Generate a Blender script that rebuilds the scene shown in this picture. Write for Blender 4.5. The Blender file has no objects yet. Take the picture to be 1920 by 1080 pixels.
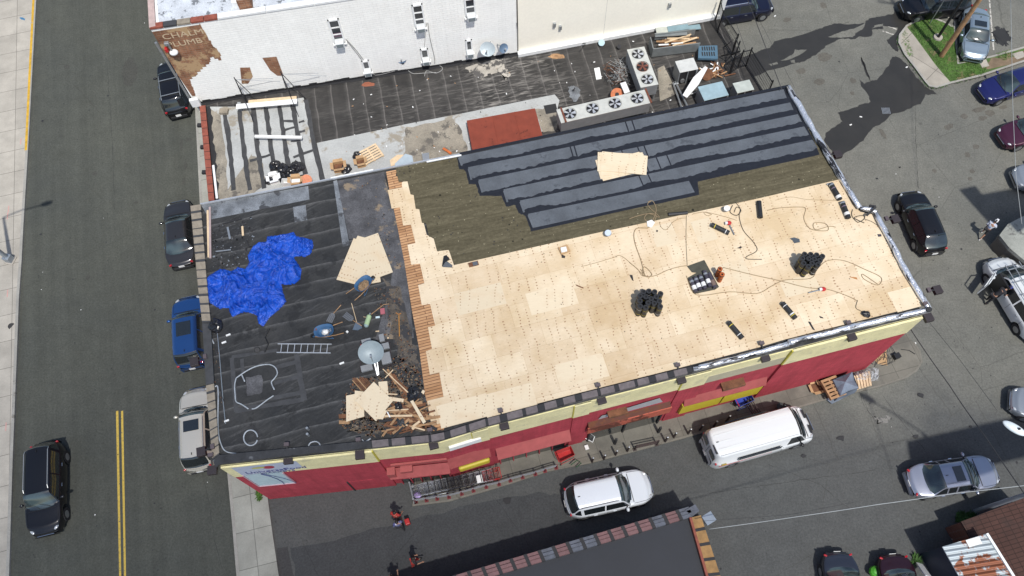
import bpy, bmesh, math, random
from math import radians as R, sin, cos, pi, atan2, hypot
from mathutils import Vector, Matrix
S = bpy.context.scene
C = S.collection
random.seed(7)
# ---------------------------------------------------------------- camera
FPX, NX, NY, H = 1483.0, 33.0, 704.0, 43.0      # focal length (px of a 1920 frame), nadir offset, height
vd = Vector((NX, NY, FPX)).normalized()
Zc = -vd
Xc = (Vector((1, 0, 0)) - Zc * Zc.x).normalized()
Yc = Zc.cross(Xc)
def P(px, py, z=0.0):
    c = Vector((px - 960, py - 540, FPX))
    d = Vector((Xc.dot(c), Yc.dot(c), Zc.dot(c)))
    t = (z - H) / d.z
    return Vector((d.x * t, d.y * t, z))
cam = bpy.data.objects.new('camera', bpy.data.cameras.new('camera')); C.objects.link(cam)
col = lambda v: Vector((Xc.dot(v), Yc.dot(v), Zc.dot(v)))
cx, cy, cz = col(Vector((1, 0, 0))), col(Vector((0, -1, 0))), col(Vector((0, 0, -1)))
cam.matrix_world = Matrix(((cx.x, cy.x, cz.x, 0), (cx.y, cy.y, cz.y, 0), (cx.z, cy.z, cz.z, H), (0, 0, 0, 1)))
cam.data.sensor_width = 36; cam.data.lens = FPX / 1920 * 36; cam.data.clip_end = 2000
S.camera = cam
# ---------------------------------------------------------------- sky, sun, exposure
SUN_AZ, SUN_EL = 113.0, 63.5                      # direction the shadows point, sun elevation
w = bpy.data.worlds.new('World'); S.world = w; w.use_nodes = True
nt = w.node_tree; bg = nt.nodes['Background']
sky = nt.nodes.new('ShaderNodeTexSky'); sky.sky_type = 'NISHITA'; sky.sun_disc = False
sky.sun_elevation = R(SUN_EL); sky.sun_rotation = R(90 - (SUN_AZ + 180))
sky.air_density = 1.0; sky.dust_density = 1.5
nt.links.new(sky.outputs[0], bg.inputs[0]); bg.inputs[1].default_value = 0.115
sl = bpy.data.lights.new('sun', 'SUN'); sl.energy = 3.5; sl.angle = R(1.4); sl.color = (1, .965, .91)
so = bpy.data.objects.new('sun', sl); C.objects.link(so)
sd = Vector((cos(R(SUN_AZ)) * cos(R(SUN_EL)), sin(R(SUN_AZ)) * cos(R(SUN_EL)), -sin(R(SUN_EL))))
so.rotation_euler = sd.to_track_quat('-Z', 'Y').to_euler(); so.location = (10, -20, 60)
S.view_settings.view_transform = 'Standard'; S.view_settings.look = 'None'
S.view_settings.exposure = 0.30; S.view_settings.gamma = 1
S.render.resolution_x = 1024; S.render.resolution_y = 576
# ---------------------------------------------------------------- materials
def nd(t, k, **kw):
    n = t.nodes.new(k)
    for a, b in kw.items(): setattr(n, a, b)
    return n
class Mt:
    """small node-graph builder"""
    def __init__(s, name, base=(.5, .5, .5), rough=.7, metal=0.0, spec=.5, coat=0.0):
        s.m = bpy.data.materials.new(name); s.m.use_nodes = True; s.t = s.m.node_tree
        s.b = s.t.nodes['Principled BSDF']
        s.b.inputs['Base Color'].default_value = (*base, 1); s.b.inputs['Roughness'].default_value = rough
        s.b.inputs['Metallic'].default_value = metal; s.b.inputs['Specular IOR Level'].default_value = spec
        s.b.inputs['Coat Weight'].default_value = coat; s.b.inputs['Coat Roughness'].default_value = .04
        s.c = (*base, 1)
    def l(s, a, b): s.t.links.new(a, b)
    def pos(s, rot=0.0, scale=(1, 1, 1), obj=False, off=(0, 0, 0)):
        if obj: o = nd(s.t, 'ShaderNodeTexCoord').outputs['Object']
        else: o = nd(s.t, 'ShaderNodeNewGeometry').outputs['Position']
        r = nd(s.t, 'ShaderNodeMapping'); s.l(o, r.inputs[0]); r.inputs['Rotation'].default_value = (0, 0, rot)
        r.inputs['Location'].default_value = off
        k = nd(s.t, 'ShaderNodeMapping'); s.l(r.outputs[0], k.inputs[0]); k.inputs['Scale'].default_value = scale
        return k.outputs[0]
    def noise(s, v, scale, detail=4, rough=.6, dist=0.0):
        n = nd(s.t, 'ShaderNodeTexNoise'); s.l(v, n.inputs['Vector'])
        n.inputs['Scale'].default_value = scale; n.inputs['Detail'].default_value = detail
        n.inputs['Roughness'].default_value = rough; n.inputs['Distortion'].default_value = dist
        return n.outputs['Fac']
    def ramp(s, f, *st, interp='LINEAR'):
        r = nd(s.t, 'ShaderNodeValToRGB'); s.l(f, r.inputs[0]); r.color_ramp.interpolation = interp
        e = r.color_ramp.elements
        while len(e) < len(st): e.new(.5)
        for k, (p, c) in enumerate(st):
            e[k].position = p; e[k].color = (c, c, c, 1) if isinstance(c, (int, float)) else (*c, 1)
        return r.outputs[0]
    def math(s, op, a, b=0.0, c=None):
        n = nd(s.t, 'ShaderNodeMath', operation=op)
        for k, v in enumerate((a, b, c)):
            if v is None: continue
            if isinstance(v, (int, float)): n.inputs[k].default_value = v
            else: s.l(v, n.inputs[k])
        return n.outputs[0]
    def xyz(s, v):
        n = nd(s.t, 'ShaderNodeSeparateXYZ'); s.l(v, n.inputs[0]); return n.outputs
    def mix(s, f, a, b, mode='MIX'):
        n = nd(s.t, 'ShaderNodeMix', data_type='RGBA', blend_type=mode)
        for k, v in ((0, f), (6, a), (7, b)):
            if isinstance(v, (int, float)): n.inputs[k].default_value = v if k == 0 else (v, v, v, 1)
            elif isinstance(v, tuple): n.inputs[k].default_value = (*v, 1) if len(v) == 3 else v
            else: s.l(v, n.inputs[k])
        return n.outputs[2]
    def col(s, c):
        if isinstance(c, tuple): s.b.inputs['Base Color'].default_value = (*c[:3], 1)
        else: s.l(c, s.b.inputs['Base Color'])
    def bump(s, h, dist=.01, st=.5):
        n = nd(s.t, 'ShaderNodeBump'); n.inputs['Distance'].default_value = dist; n.inputs['Strength'].default_value = st
        s.l(h, n.inputs['Height']); s.l(n.outputs[0], s.b.inputs['Normal'])
def var(name, base, rough=.7, metal=0.0, amt=.25, scale=3.0, spots=None, coat=0.0, bump=0.0, fine=.12, spec=.5):
    """plain surface with two octaves of tone variation, optional spots (colour, threshold, scale)"""
    m = Mt(name, base, rough, metal, spec, coat); v = m.pos()
    a = m.ramp(m.noise(v, scale, 5), (.3, 1 - amt), (.7, 1 + amt * .6))
    b = m.ramp(m.noise(v, scale * 14, 3), (.3, 1 - fine), (.7, 1 + fine))
    c = m.mix(1.0, m.mix(1.0, base, a, 'MULTIPLY'), b, 'MULTIPLY')
    if spots:
        sc, th, ss = spots
        f = m.ramp(m.noise(v, ss, 6, .65), (th, 0), (th + .05, 1))
        c = m.mix(f, c, sc)
    m.col(c)
    if bump: m.bump(m.noise(v, scale * 10, 4), bump, .6)
    return m.m
BA = R(15.0)       # long direction of the main building
def asphalt(name, c0, c1, pitch=.35, patch=None, cracks=.5, grad=None, other=None):
    m = Mt(name, c0, .88, spec=.3); v = m.pos()
    c = m.mix(m.ramp(m.noise(v, .13, 5, .6, .4), (.35, 0), (.65, 1)), c0, c1)
    if other:      # lot colour blends into the darker lane colour towards the south
        f = m.math('ADD', m.math('MULTIPLY', m.xyz(v)[1], .05), m.math('MULTIPLY', m.noise(v, .12, 5, .6), .5)); c = m.mix(m.ramp(f, (.8, 1), (1.4, 0)), c, other)
    c = m.mix(1.0, c, m.ramp(m.noise(v, 1.1, 6, .7), (.25, .84), (.75, 1.14)), 'MULTIPLY')
    if grad is not None: c = m.mix(1.0, c, m.ramp(m.noise(m.pos(rot=grad, scale=(.035, 1.1, 1)), 1.0, 5, .65), (.3, .84), (.7, 1.12)), 'MULTIPLY')
    c = m.mix(1.0, c, m.ramp(m.noise(v, 9, 5, .85), (.3, .66), (.7, 1.34)), 'MULTIPLY')
    c = m.mix(m.ramp(m.noise(v, 3.1, 6, .8), (.64, 0), (.74, .4)), c, tuple(x * .5 for x in c0))
    vo = nd(m.t, 'ShaderNodeTexVoronoi', feature='F1'); m.l(v, vo.inputs['Vector']); vo.inputs['Scale'].default_value = .75
    sp = m.ramp(vo.outputs['Distance'], (.0, 1), (.12, 0))
    sp = m.math('MULTIPLY', sp, m.ramp(m.noise(v, .35, 3), (.5, 0), (.62, 1)))
    c = m.mix(m.math('MULTIPLY', sp, pitch), c, tuple(x * .3 for x in c0))
    ve = nd(m.t, 'ShaderNodeTexVoronoi', feature='DISTANCE_TO_EDGE'); wv = m.pos(scale=(1, 1, 1))
    wn = nd(m.t, 'ShaderNodeTexNoise'); m.l(v, wn.inputs['Vector']); wn.inputs['Scale'].default_value = 1.4
    mx = m.mix(.14, v, wn.outputs['Color'], 'ADD'); m.l(mx, ve.inputs['Vector']); ve.inputs['Scale'].default_value = .16
    cr = m.math('MULTIPLY', m.ramp(ve.outputs['Distance'], (.0, 1), (.0035, 0)), cracks)
    c = m.mix(cr, c, tuple(x * .35 for x in c0))
    m.col(c); m.bump(m.noise(v, 30, 3, .8), .004, .5)
    return m.m
def slabs(name, c, rot, wd, ht, off=(0, 0, 0), joint=.35, stain=None):
    m = Mt(name, c, .85, spec=.3); v = m.pos(rot=rot, off=off)
    br = nd(m.t, 'ShaderNodeTexBrick', offset=0.0, offset_frequency=2); m.l(v, br.inputs['Vector'])
    br.inputs['Scale'].default_value = 1; br.inputs['Mortar Size'].default_value = .02; br.inputs['Mortar Smooth'].default_value = .3
    br.inputs['Brick Width'].default_value = wd; br.inputs['Row Height'].default_value = ht
    br.inputs['Color1'].default_value = (*c, 1); br.inputs['Color2'].default_value = (*[x * .86 for x in c], 1)
    br.inputs['Mortar'].default_value = (*[x * joint for x in c], 1)
    p = m.pos(); k = m.mix(1.0, br.outputs['Color'], m.ramp(m.noise(p, .9, 6, .65), (.3, .8), (.7, 1.1)), 'MULTIPLY')
    k = m.mix(1.0, k, m.ramp(m.noise(p, 18, 3), (.3, .93), (.7, 1.06)), 'MULTIPLY')
    if stain: k = m.mix(m.ramp(m.noise(p, .5, 5), (.5, 0), (.64, .6)), k, stain)
    m.col(k); return m.m
def stripes(m, v, axis, period, width, jitter=0.0):
    """1 on thin lines every period metres"""
    o = m.xyz(v)[axis]
    f = m.math('FRACT', m.math('DIVIDE', o, period))
    return m.math('LESS_THAN', m.math('ABSOLUTE', m.math('SUBTRACT', f, .5)), width / period / 2)
def nails(m, v, du=.42, dv=.16, rad=.034):
    x = m.xyz(v)
    wob = m.math('MULTIPLY', m.math('SUBTRACT', m.noise(v, .8, 2), .5), .5)
    fu = m.math('ABSOLUTE', m.math('SUBTRACT', m.math('FRACT', m.math('DIVIDE', m.math('ADD', x[0], wob), du)), .5))
    fv = m.math('ABSOLUTE', m.math('SUBTRACT', m.math('FRACT', m.math('DIVIDE', x[1], dv)), .5))
    du_, dv_ = m.math('MULTIPLY', fu, du), m.math('MULTIPLY', fv, dv)
    d = m.math('SQRT', m.math('ADD', m.math('POWER', du_, 2), m.math('POWER', dv_, 2)))
    on = m.ramp(m.noise(v, 1.3, 3, .7), (.45, 0), (.56, 1))
    return m.math('MULTIPLY', m.math('LESS_THAN', d, rad), on)
def plydeck():
    m = Mt('plywood_decking', (.75, .6, .42), .75, spec=.25); v = m.pos(rot=-BA, off=(.4, .35, 0))
    br = nd(m.t, 'ShaderNodeTexBrick', offset=.5); m.l(v, br.inputs['Vector']); br.inputs['Scale'].default_value = 1
    br.inputs['Brick Width'].default_value = 2.44; br.inputs['Row Height'].default_value = 1.22
    br.inputs['Mortar Size'].default_value = .006; br.inputs['Mortar Smooth'].default_value = .6; br.inputs['Bias'].default_value = -.1
    br.inputs['Color1'].default_value = (.655, .555, .405, 1); br.inputs['Color2'].default_value = (.575, .462, .32, 1)
    br.inputs['Mortar'].default_value = (.42, .30, .18, 1)
    c = br.outputs['Color']
    g = m.noise(m.pos(rot=-BA, scale=(.9, 5, 1)), 3.5, 6, .7, 1.6)
    c = m.mix(1.0, c, m.ramp(g, (.3, .9), (.7, 1.07)), 'MULTIPLY')
    c = m.mix(1.0, c, m.mix(m.ramp(m.noise(v, .45, 5, .6), (.38, 0), (.66, 1)), (1.05, 1.04, 1.03), (.85, .77, .65)), 'MULTIPLY')
    c = m.mix(m.ramp(m.noise(v, 1.9, 6, .7), (.62, 0), (.75, .35)), c, (.5, .3, .16))
    c = m.mix(m.math('MULTIPLY', nails(m, v), .8), c, (.22, .10, .045))
    c = m.mix(m.math('MULTIPLY', m.ramp(m.noise(v, 7, 2, .5), (.73, 0), (.76, 1)), .7), c, (.1, .07, .05))
    m.col(c); m.bump(br.outputs['Fac'], .004, .5); return m.m
def plysheet(name, t=1.0):
    m = Mt(name, (.75, .6, .42), .75, spec=.25); v = m.pos(obj=True); wv = m.pos()
    c = m.mix(m.noise(m.pos(obj=True, scale=(.8, 5, 1)), 3, 6, .7, 1.5), (.58 * t, .48 * t, .33 * t), (.70 * t, .60 * t, .44 * t))
    c = m.mix(m.ramp(m.noise(wv, 1.2, 4), (.5, 0), (.7, .3)), c, (.55, .38, .22))
    c = m.mix(m.math('MULTIPLY', nails(m, v), .6), c, (.25, .12, .06))
    m.col(c); return m.m
def planks():
    m = Mt('old_roof_planks', (.4, .22, .11), .8, spec=.25); v = m.pos(rot=-BA)
    br = nd(m.t, 'ShaderNodeTexBrick', offset=.37); m.l(v, br.inputs['Vector']); br.inputs['Scale'].default_value = 1
    br.inputs['Brick Width'].default_value = 2.1; br.inputs['Row Height'].default_value = .15; br.inputs['Mortar Size'].default_value = .012
    br.inputs['Color1'].default_value = (.50, .29, .15, 1); br.inputs['Color2'].default_value = (.36, .19, .09, 1); br.inputs['Mortar'].default_value = (.07, .03, .02, 1)
    c = m.mix(1.0, br.outputs['Color'], m.ramp(m.noise(m.pos(rot=-BA, scale=(1, 8, 1)), 2.5, 5, .7), (.25, .65), (.75, 1.25)), 'MULTIPLY')
    m.col(c); m.bump(br.outputs['Fac'], .01, .6); return m.m
def underlay():
    m = Mt('olive_underlayment', (.1, .09, .05), .9, spec=.2); v = m.pos(rot=-R(13.5))
    c = m.mix(m.ramp(m.noise(m.pos(rot=-R(13.5), scale=(.3, 2.6, 1)), 1.9, 7, .75, .8), (.3, 0), (.7, 1)), (.058, .050, .030), (.135, .118, .074))
    c = m.mix(1.0, c, m.ramp(m.noise(v, 6, 5, .8), (.3, .7), (.7, 1.25)), 'MULTIPLY')
    o = m.xyz(v)[1]; f = m.math('FRACT', m.math('DIVIDE', o, .95))
    c = m.mix(m.ramp(f, (0, 0), (.55, .12), (.9, .3), (.93, .55), (.96, 0)), c, (.055, .048, .028))
    fv = nd(m.t, 'ShaderNodeTexVoronoi'); m.l(v, fv.inputs['Vector']); fv.inputs['Scale'].default_value = 3.6
    c = m.mix(m.math('MULTIPLY', m.ramp(fv.outputs['Distance'], (.08, 1), (.12, 0)), m.ramp(m.noise(v, .8, 2), (.4, .2), (.6, 1))), c, (.30, .27, .18))
    f2 = nd(m.t, 'ShaderNodeTexVoronoi'); m.l(v, f2.inputs['Vector']); f2.inputs['Scale'].default_value = 1.7
    c = m.mix(m.math('MULTIPLY', m.ramp(f2.outputs['Distance'], (.1, 1), (.14, 0)), m.ramp(m.noise(v, .5, 3), (.45, 0), (.55, 1))), c, (.02, .018, .012))
    m.col(c); m.bump(m.noise(v, 5, 4), .02, .5); return m.m
def membrane(name, c0, c1, rot, period, lite=(.16, .16, .155), rip=0.0, lw=.05, dusty=.5):
    """rolled roofing: seams every period metres across the direction rot, dusty and worn"""
    m = Mt(name, c0, .72, spec=.4); v = m.pos(rot=-rot)
    c = m.mix(m.ramp(m.noise(v, .5, 6, .65), (.35, 0), (.7, 1)), c0, c1)
    wv = m.pos(rot=-rot, scale=(1, 1, 1))
    o = m.xyz(wv); wob = m.math('MULTIPLY', m.math('SUBTRACT', m.noise(wv, .7, 2), .5), .22)
    f = m.math('FRACT', m.math('DIVIDE', m.math('ADD', o[1], wob), period))
    ln = m.ramp(f, (0, 0), (.78, .05), (1 - 2.2 * lw, .35), (1 - lw * .5, 1), (1, .1))
    ln = m.math('MULTIPLY', ln, m.ramp(m.noise(v, 1.7, 5, .7), (.25, .25), (.65, 1)))
    c = m.mix(m.math('MULTIPLY', ln, dusty), c, lite)
    c = m.mix(1.0, c, m.ramp(m.noise(v, 11, 4, .7), (.25, .72), (.75, 1.28)), 'MULTIPLY')
    sc_ = m.ramp(m.noise(m.pos(rot=-rot - R(18), scale=(.5, 5, 1)), 1.6, 6, .75, .8), (.52, 0), (.68, .5)); sc_ = m.math('MULTIPLY', sc_, m.ramp(m.noise(v, .3, 3), (.4, .15), (.6, 1)))
    c = m.mix(sc_, c, tuple(x * .8 for x in lite)); c = m.mix(m.ramp(m.noise(v, .9, 6, .7), (.55, 0), (.62, .6)), c, tuple(x * .45 for x in c0))
    if rip:
        g = m.ramp(m.noise(m.pos(rot=-rot, scale=(6.0, .7, 1)), 1.3, 4, .7, .8), (.45, 0), (.7, 1))
        g = m.math('MULTIPLY', g, m.ramp(m.noise(v, .22, 3), (.35, .1), (.6, 1)))
        c = m.mix(m.math('MULTIPLY', g, rip), c, (.34, .32, .29))
    m.col(c); m.bump(m.noise(v, 4, 5), .02, .4)
    m.l(m.ramp(m.noise(v, 1.2, 4), (.3, .55), (.7, .85)), m.b.inputs['Roughness'])
    return m.m
def foil(rt_=BA):
    m = Mt('foil_faced_flashing', (.5, .5, .52), .33, .85); v = m.pos(rot=-rt_)
    n = m.noise(m.pos(rot=-rt_, scale=(.35, 2.2, 1)), 2.1, 6, .7, .6)
    f = m.ramp(n, (.44, 0), (.5, 1)); m.col(m.mix(f, (.02, .02, .022), (.78, .8, .84)))
    m.l(m.ramp(n, (.44, .05), (.5, .75)), m.b.inputs['Metallic']); m.bump(m.noise(v, 7, 4), .05, .9); return m.m
def bricks(name, c0, c1, mo, along, wd=.22, ht=.075, rough=.85, tone=.15, spots=None, msize=.01):
    """brick on a vertical wall running in direction `along`"""
    m = Mt(name, c0, rough, spec=.3); g = nd(m.t, 'ShaderNodeNewGeometry').outputs['Position']; o = m.xyz(m.pos(rot=-along))
    cb = nd(m.t, 'ShaderNodeCombineXYZ'); m.l(o[0], cb.inputs[0]); m.l(o[2], cb.inputs[1])
    br = nd(m.t, 'ShaderNodeTexBrick'); m.l(cb.outputs[0], br.inputs['Vector']); br.inputs['Scale'].default_value = 1
    br.inputs['Brick Width'].default_value = wd; br.inputs['Row Height'].default_value = ht; br.inputs['Mortar Size'].default_value = msize
    br.inputs['Color1'].default_value = (*c0, 1); br.inputs['Color2'].default_value = (*c1, 1); br.inputs['Mortar'].default_value = (*mo, 1)
    c = m.mix(1.0, br.outputs['Color'], m.ramp(m.noise(cb.outputs[0], .9, 6, .7), (.3, 1 - tone), (.7, 1 + tone * .5)), 'MULTIPLY')
    st = nd(m.t, 'ShaderNodeMapping'); m.l(cb.outputs[0], st.inputs[0]); st.inputs['Scale'].default_value = (.5, 5, 1)
    c = m.mix(1.0, c, m.ramp(m.noise(st.outputs[0], 2.2, 4, .7), (.3, 1 - tone * .6), (.7, 1 + tone * .3)), 'MULTIPLY')
    s2 = nd(m.t, 'ShaderNodeMapping'); m.l(cb.outputs[0], s2.inputs[0]); s2.inputs['Scale'].default_value = (3.2, .22, 1)
    c = m.mix(1.0, c, m.ramp(m.noise(s2.outputs[0], 1.0, 5, .7), (.3, 1 - tone), (.65, 1 + tone * .3)), 'MULTIPLY')
    if spots: c = m.mix(m.ramp(m.noise(g, spots[2], 6, .7), (spots[1], 0), (spots[1] + .06, 1)), c, spots[0])
    m.col(c); m.bump(br.outputs['Fac'], -.012, .7); return m.m
def rusty(name, paint, rust=(.22, .065, .025), th=.5, sc=.8, rough=.6, metal=.2, corr=None):
    m = Mt(name, paint, rough, metal); v = m.pos(); n = m.noise(v, sc, 8, .72, .3)
    c = m.mix(1.0, paint, m.ramp(m.noise(v, 2.5, 5), (.3, .85), (.7, 1.08)), 'MULTIPLY')
    rc = m.mix(m.noise(v, 6, 5, .7), rust, tuple(x * .45 for x in rust))
    m.col(m.mix(m.ramp(n, (th, 0), (th + .04, 1)), c, rc)); m.bump(n, .01, .4); return m.m
def concrete(name, c, sc=1.0, crack=False):
    return var(name, c, .88, 0, .18, sc, ((c[0] * .55, c[1] * .52, c[2] * .5), .62, .9), bump=.004)
def paint(name, c, metal=.35, rough=.28, coat=1.0):
    return Mt(name, c, rough, metal, .4, coat * (.45 if max(c) < .05 else .8)).m
def plain(name, c, rough=.6, metal=0.0, coat=0.0): return var(name, c, rough, metal, .1, 4.0, coat=coat, fine=.06)
M = {}
M['lot'] = asphalt('parking_lot_asphalt', (.150, .148, .128), (.116, .117, .104), .7, other=(.074, .077, .075))
M['lane'] = asphalt('side_lane_asphalt', (.084, .086, .084), (.066, .069, .068), .6)
M['street'] = asphalt('street_asphalt', (.073, .076, .063), (.060, .064, .056), .25, cracks=.2, grad=R(75))
M['patch'] = asphalt('fresh_asphalt', (.045, .045, .047), (.052, .052, .052), .1)
m_ = Mt('wet_asphalt', (.035, .034, .032), .32, spec=.35); v_ = m_.pos()
m_.col(m_.mix(m_.noise(v_, .8, 6, .65), (.021, .021, .020), (.045, .043, .039))); m_.bump(m_.noise(v_, 25, 3), .003, .3); M['wet'] = m_.m
M['yellow_line'] = var('yellow_road_paint', (.52, .36, .06), .7, amt=.2, scale=6, spots=((.12, .11, .08), .6, 7))
M['white_line'] = var('worn_white_paint', (.5, .48, .43), .7, amt=.2, scale=5, spots=((.17, .16, .14), .5, 5))
M['kerb'] = concrete('kerb_concrete', (.30, .29, .26)); M['kerb_yellow'] = var('yellow_kerb_paint', (.55, .33, .03), .6, amt=.25, scale=3, spots=((.3, .26, .2), .63, 4))
M['conc'] = concrete('walkway_concrete', (.165, .155, .13), .8); M['conc_light'] = concrete('pale_concrete', (.36, .33, .285), .8)
M['soil'] = var('bare_soil', (.17, .125, .08), .95, amt=.35, scale=1.5, bump=.02); M['grass_base'] = var('grass_ground', (.065, .115, .028), .95, amt=.4, scale=2.2, spots=((.16, .13, .07), .62, 1.3), bump=.02)
M['dark'] = plain('dark_rubber', (.018, .018, .02), .7); M['black'] = plain('black_plastic', (.012, .012, .013), .45)
M['chrome'] = Mt('chrome', (.75, .76, .78), .18, 1.0).m; M['steel'] = plain('galvanised_steel', (.42, .44, .45), .42, .7); M['alu'] = plain('aluminium', (.6, .62, .64), .38, .6)
m_ = Mt('tinted_glass', (.012, .016, .018), .06, spec=.9, coat=.5); M['glass'] = m_.m
m_ = Mt('green_tinted_glass', (.07, .11, .11), .08, spec=.9, coat=.6); v_ = m_.pos()
m_.col(m_.mix(m_.ramp(m_.noise(v_, 1.1, 1), (.4, 0), (.62, 1)), (.012, .018, .02), (.05, .075, .075))); M['screen'] = m_.m
M['lamp_red'] = Mt('red_lens', (.35, .01, .015), .15, coat=1).m; M['lamp_white'] = Mt('clear_lens', (.55, .57, .58), .12, .3, coat=1).m
M['white'] = plain('white_paint', (.74, .75, .74), .5); M['paper'] = plain('white_paper', (.7, .7, .68), .7)
M['ply'] = plysheet('plywood_sheet'); M['ply2'] = plysheet('plywood_sheet_yellow', .9)
M['wood'] = var('weathered_timber', (.34, .2, .1), .8, amt=.4, scale=3, fine=.3); M['wood_dark'] = var('old_dark_timber', (.15, .065, .03), .85, amt=.5, scale=3, fine=.3)
M['wood_pale'] = var('pale_timber', (.62, .47, .3), .8, amt=.2, scale=3); M['card'] = var('cardboard', (.42, .27, .14), .85, amt=.2, scale=2)
M['bag'] = Mt('black_bin_bag', (.012, .012, .014), .28, spec=.6).m; M['roll'] = var('roofing_felt_roll', (.016, .017, .019), .55, amt=.3, scale=5)
M['band_y'] = plain('yellow_band', (.6, .48, .05), .6); M['orange'] = var('orange_wrap', (.5, .13, .03), .5, amt=.3, scale=6)
M['red'] = plain('red_plastic', (.42, .02, .02), .4); M['blue_metal'] = rusty('blue_tray', (.045, .12, .24), th=.62, sc=3)
M['tarp'] = None
M['brickred'] = None
M['skin'] = plain('skin', (.42, .24, .16), .5); M['hair'] = plain('dark_hair', (.015, .012, .01), .6)
M['cloud_panel'] = M['white']
# ---------------------------------------------------------------- mesh building
WM = {}
class MB:
    def __init__(s): s.v = []; s.f = []; s.mi = []; s.mats = []
    def m(s, mat):
        if mat not in s.mats: s.mats.append(mat)
        return s.mats.index(mat)
    def add(s, vs, fs, mat):
        k = len(s.v); s.v += [Vector(x) for x in vs]; i = s.m(mat)
        for f in fs: s.f.append([a + k for a in f]); s.mi.append(i)
    def box(s, c, d, mat, rz=0.0, M4=None):
        x, y, z = d[0] / 2, d[1] / 2, d[2] / 2
        vs = [Vector((a, b, e)) for e in (-z, z) for a, b in ((-x, -y), (x, -y), (x, y), (-x, y))]
        T = M4 if M4 is not None else Matrix.Translation(Vector(c)) @ Matrix.Rotation(rz, 4, 'Z')
        s.add([T @ v for v in vs], [(3, 2, 1, 0), (4, 5, 6, 7), (0, 1, 5, 4), (1, 2, 6, 5), (2, 3, 7, 6), (3, 0, 4, 7)], mat); return s
    def beam(s, a, b, wd, ht, mat, up=Vector((0, 0, 1))):
        a, b = Vector(a), Vector(b); d = b - a; L = d.length
        if L < 1e-5: return s
        x = d / L; y = up.cross(x)
        if y.length < 1e-4: y = Vector((0, 1, 0)).cross(x)
        y.normalize(); z = x.cross(y); c = (a + b) / 2
        T = Matrix(((x.x, y.x, z.x, c.x), (x.y, y.y, z.y, c.y), (x.z, y.z, z.z, c.z), (0, 0, 0, 1)))
        return s.box((0, 0, 0), (L, wd, ht), mat, M4=T)
    def prism(s, poly, z0, z1, mat, side=None):
        n = len(poly); ar = sum(poly[i][0] * poly[(i + 1) % n][1] - poly[(i + 1) % n][0] * poly[i][1] for i in range(n))
        if ar < 0: poly = list(poly)[::-1]
        zz0 = z0 if not callable(z0) else None
        top = [(p[0], p[1], z1) for p in poly]; bot = [(p[0], p[1], z0) for p in poly]
        s.add(top, [tuple(range(n))], mat)
        s.add(top + bot, [(i, i + n, (i + 1) % n + n, (i + 1) % n) for i in range(n)], side or mat)
        s.add(bot, [tuple(range(n))[::-1]], side or mat); return s
    def sheet(s, poly, z, mat):
        n = len(poly); ar = sum(poly[i][0] * poly[(i + 1) % n][1] - poly[(i + 1) % n][0] * poly[i][1] for i in range(n))
        if ar < 0: poly = list(poly)[::-1]
        s.add([(p[0], p[1], z) for p in poly], [tuple(range(n))], mat); return s
    def quad(s, a, b, c, d, mat): s.add([a, b, c, d], [(0, 1, 2, 3)], mat); return s
    def cyl(s, a, b, r0, r1, mat, n=12, caps=True, cap=None):
        a, b = Vector(a), Vector(b); d = (b - a).normalized(); u = d.orthogonal().normalized(); w_ = d.cross(u)
        ring = lambda c, r: [c + (u * cos(2 * pi * i / n) + w_ * sin(2 * pi * i / n)) * r for i in range(n)]
        s.add(ring(a, r0) + ring(b, r1), [(i, (i + 1) % n, (i + 1) % n + n, i + n) for i in range(n)], mat)
        if caps:
            s.add(ring(a, r0), [tuple(range(n))[::-1]], cap or mat); s.add(ring(b, r1), [tuple(range(n))], cap or mat)
        return s
    def tube(s, pts, r, mat, n=6):
        pts = [Vector(p) for p in pts]; k0 = len(s.v); i = s.m(mat); prev = None
        for j, p in enumerate(pts):
            d = (pts[min(j + 1, len(pts) - 1)] - pts[max(j - 1, 0)])
            d = d.normalized() if d.length > 1e-6 else Vector((1, 0, 0))
            if prev is None or abs(prev.dot(d)) > .95: prev = d.orthogonal().normalized()
            u = (prev - d * prev.dot(d)).normalized(); prev = u; w_ = d.cross(u)
            s.v += [p + (u * cos(2 * pi * a / n) + w_ * sin(2 * pi * a / n)) * r for a in range(n)]
        for j in range(len(pts) - 1):
            for a in range(n):
                b = (a + 1) % n; q = k0 + j * n; s.f.append([q + a, q + b, q + b + n, q + a + n]); s.mi.append(i)
        s.f.append([k0 + a for a in range(n)][::-1]); s.mi.append(i)
        q = k0 + (len(pts) - 1) * n; s.f.append([q + a for a in range(n)]); s.mi.append(i); return s
    def ell(s, c, r, mat, n=14, m=8, z0=-1.0, rz=0.0, jit=0.0):
        c = Vector(c); vs = []; q = Matrix.Rotation(rz, 3, 'Z')
        for j in range(m + 1):
            t = math.asin(z0) + (pi / 2 - math.asin(z0)) * j / m
            for i in range(n):
                a = 2 * pi * i / n; k = 1 + random.uniform(-jit, jit)
                vs.append(c + q @ Vector((r[0] * cos(t) * cos(a) * k, r[1] * cos(t) * sin(a) * k, r[2] * sin(t) * k)))
        fs = [(j * n + i, j * n + (i + 1) % n, (j + 1) * n + (i + 1) % n, (j + 1) * n + i) for j in range(m) for i in range(n)]
        s.add(vs, fs, mat); return s
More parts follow.
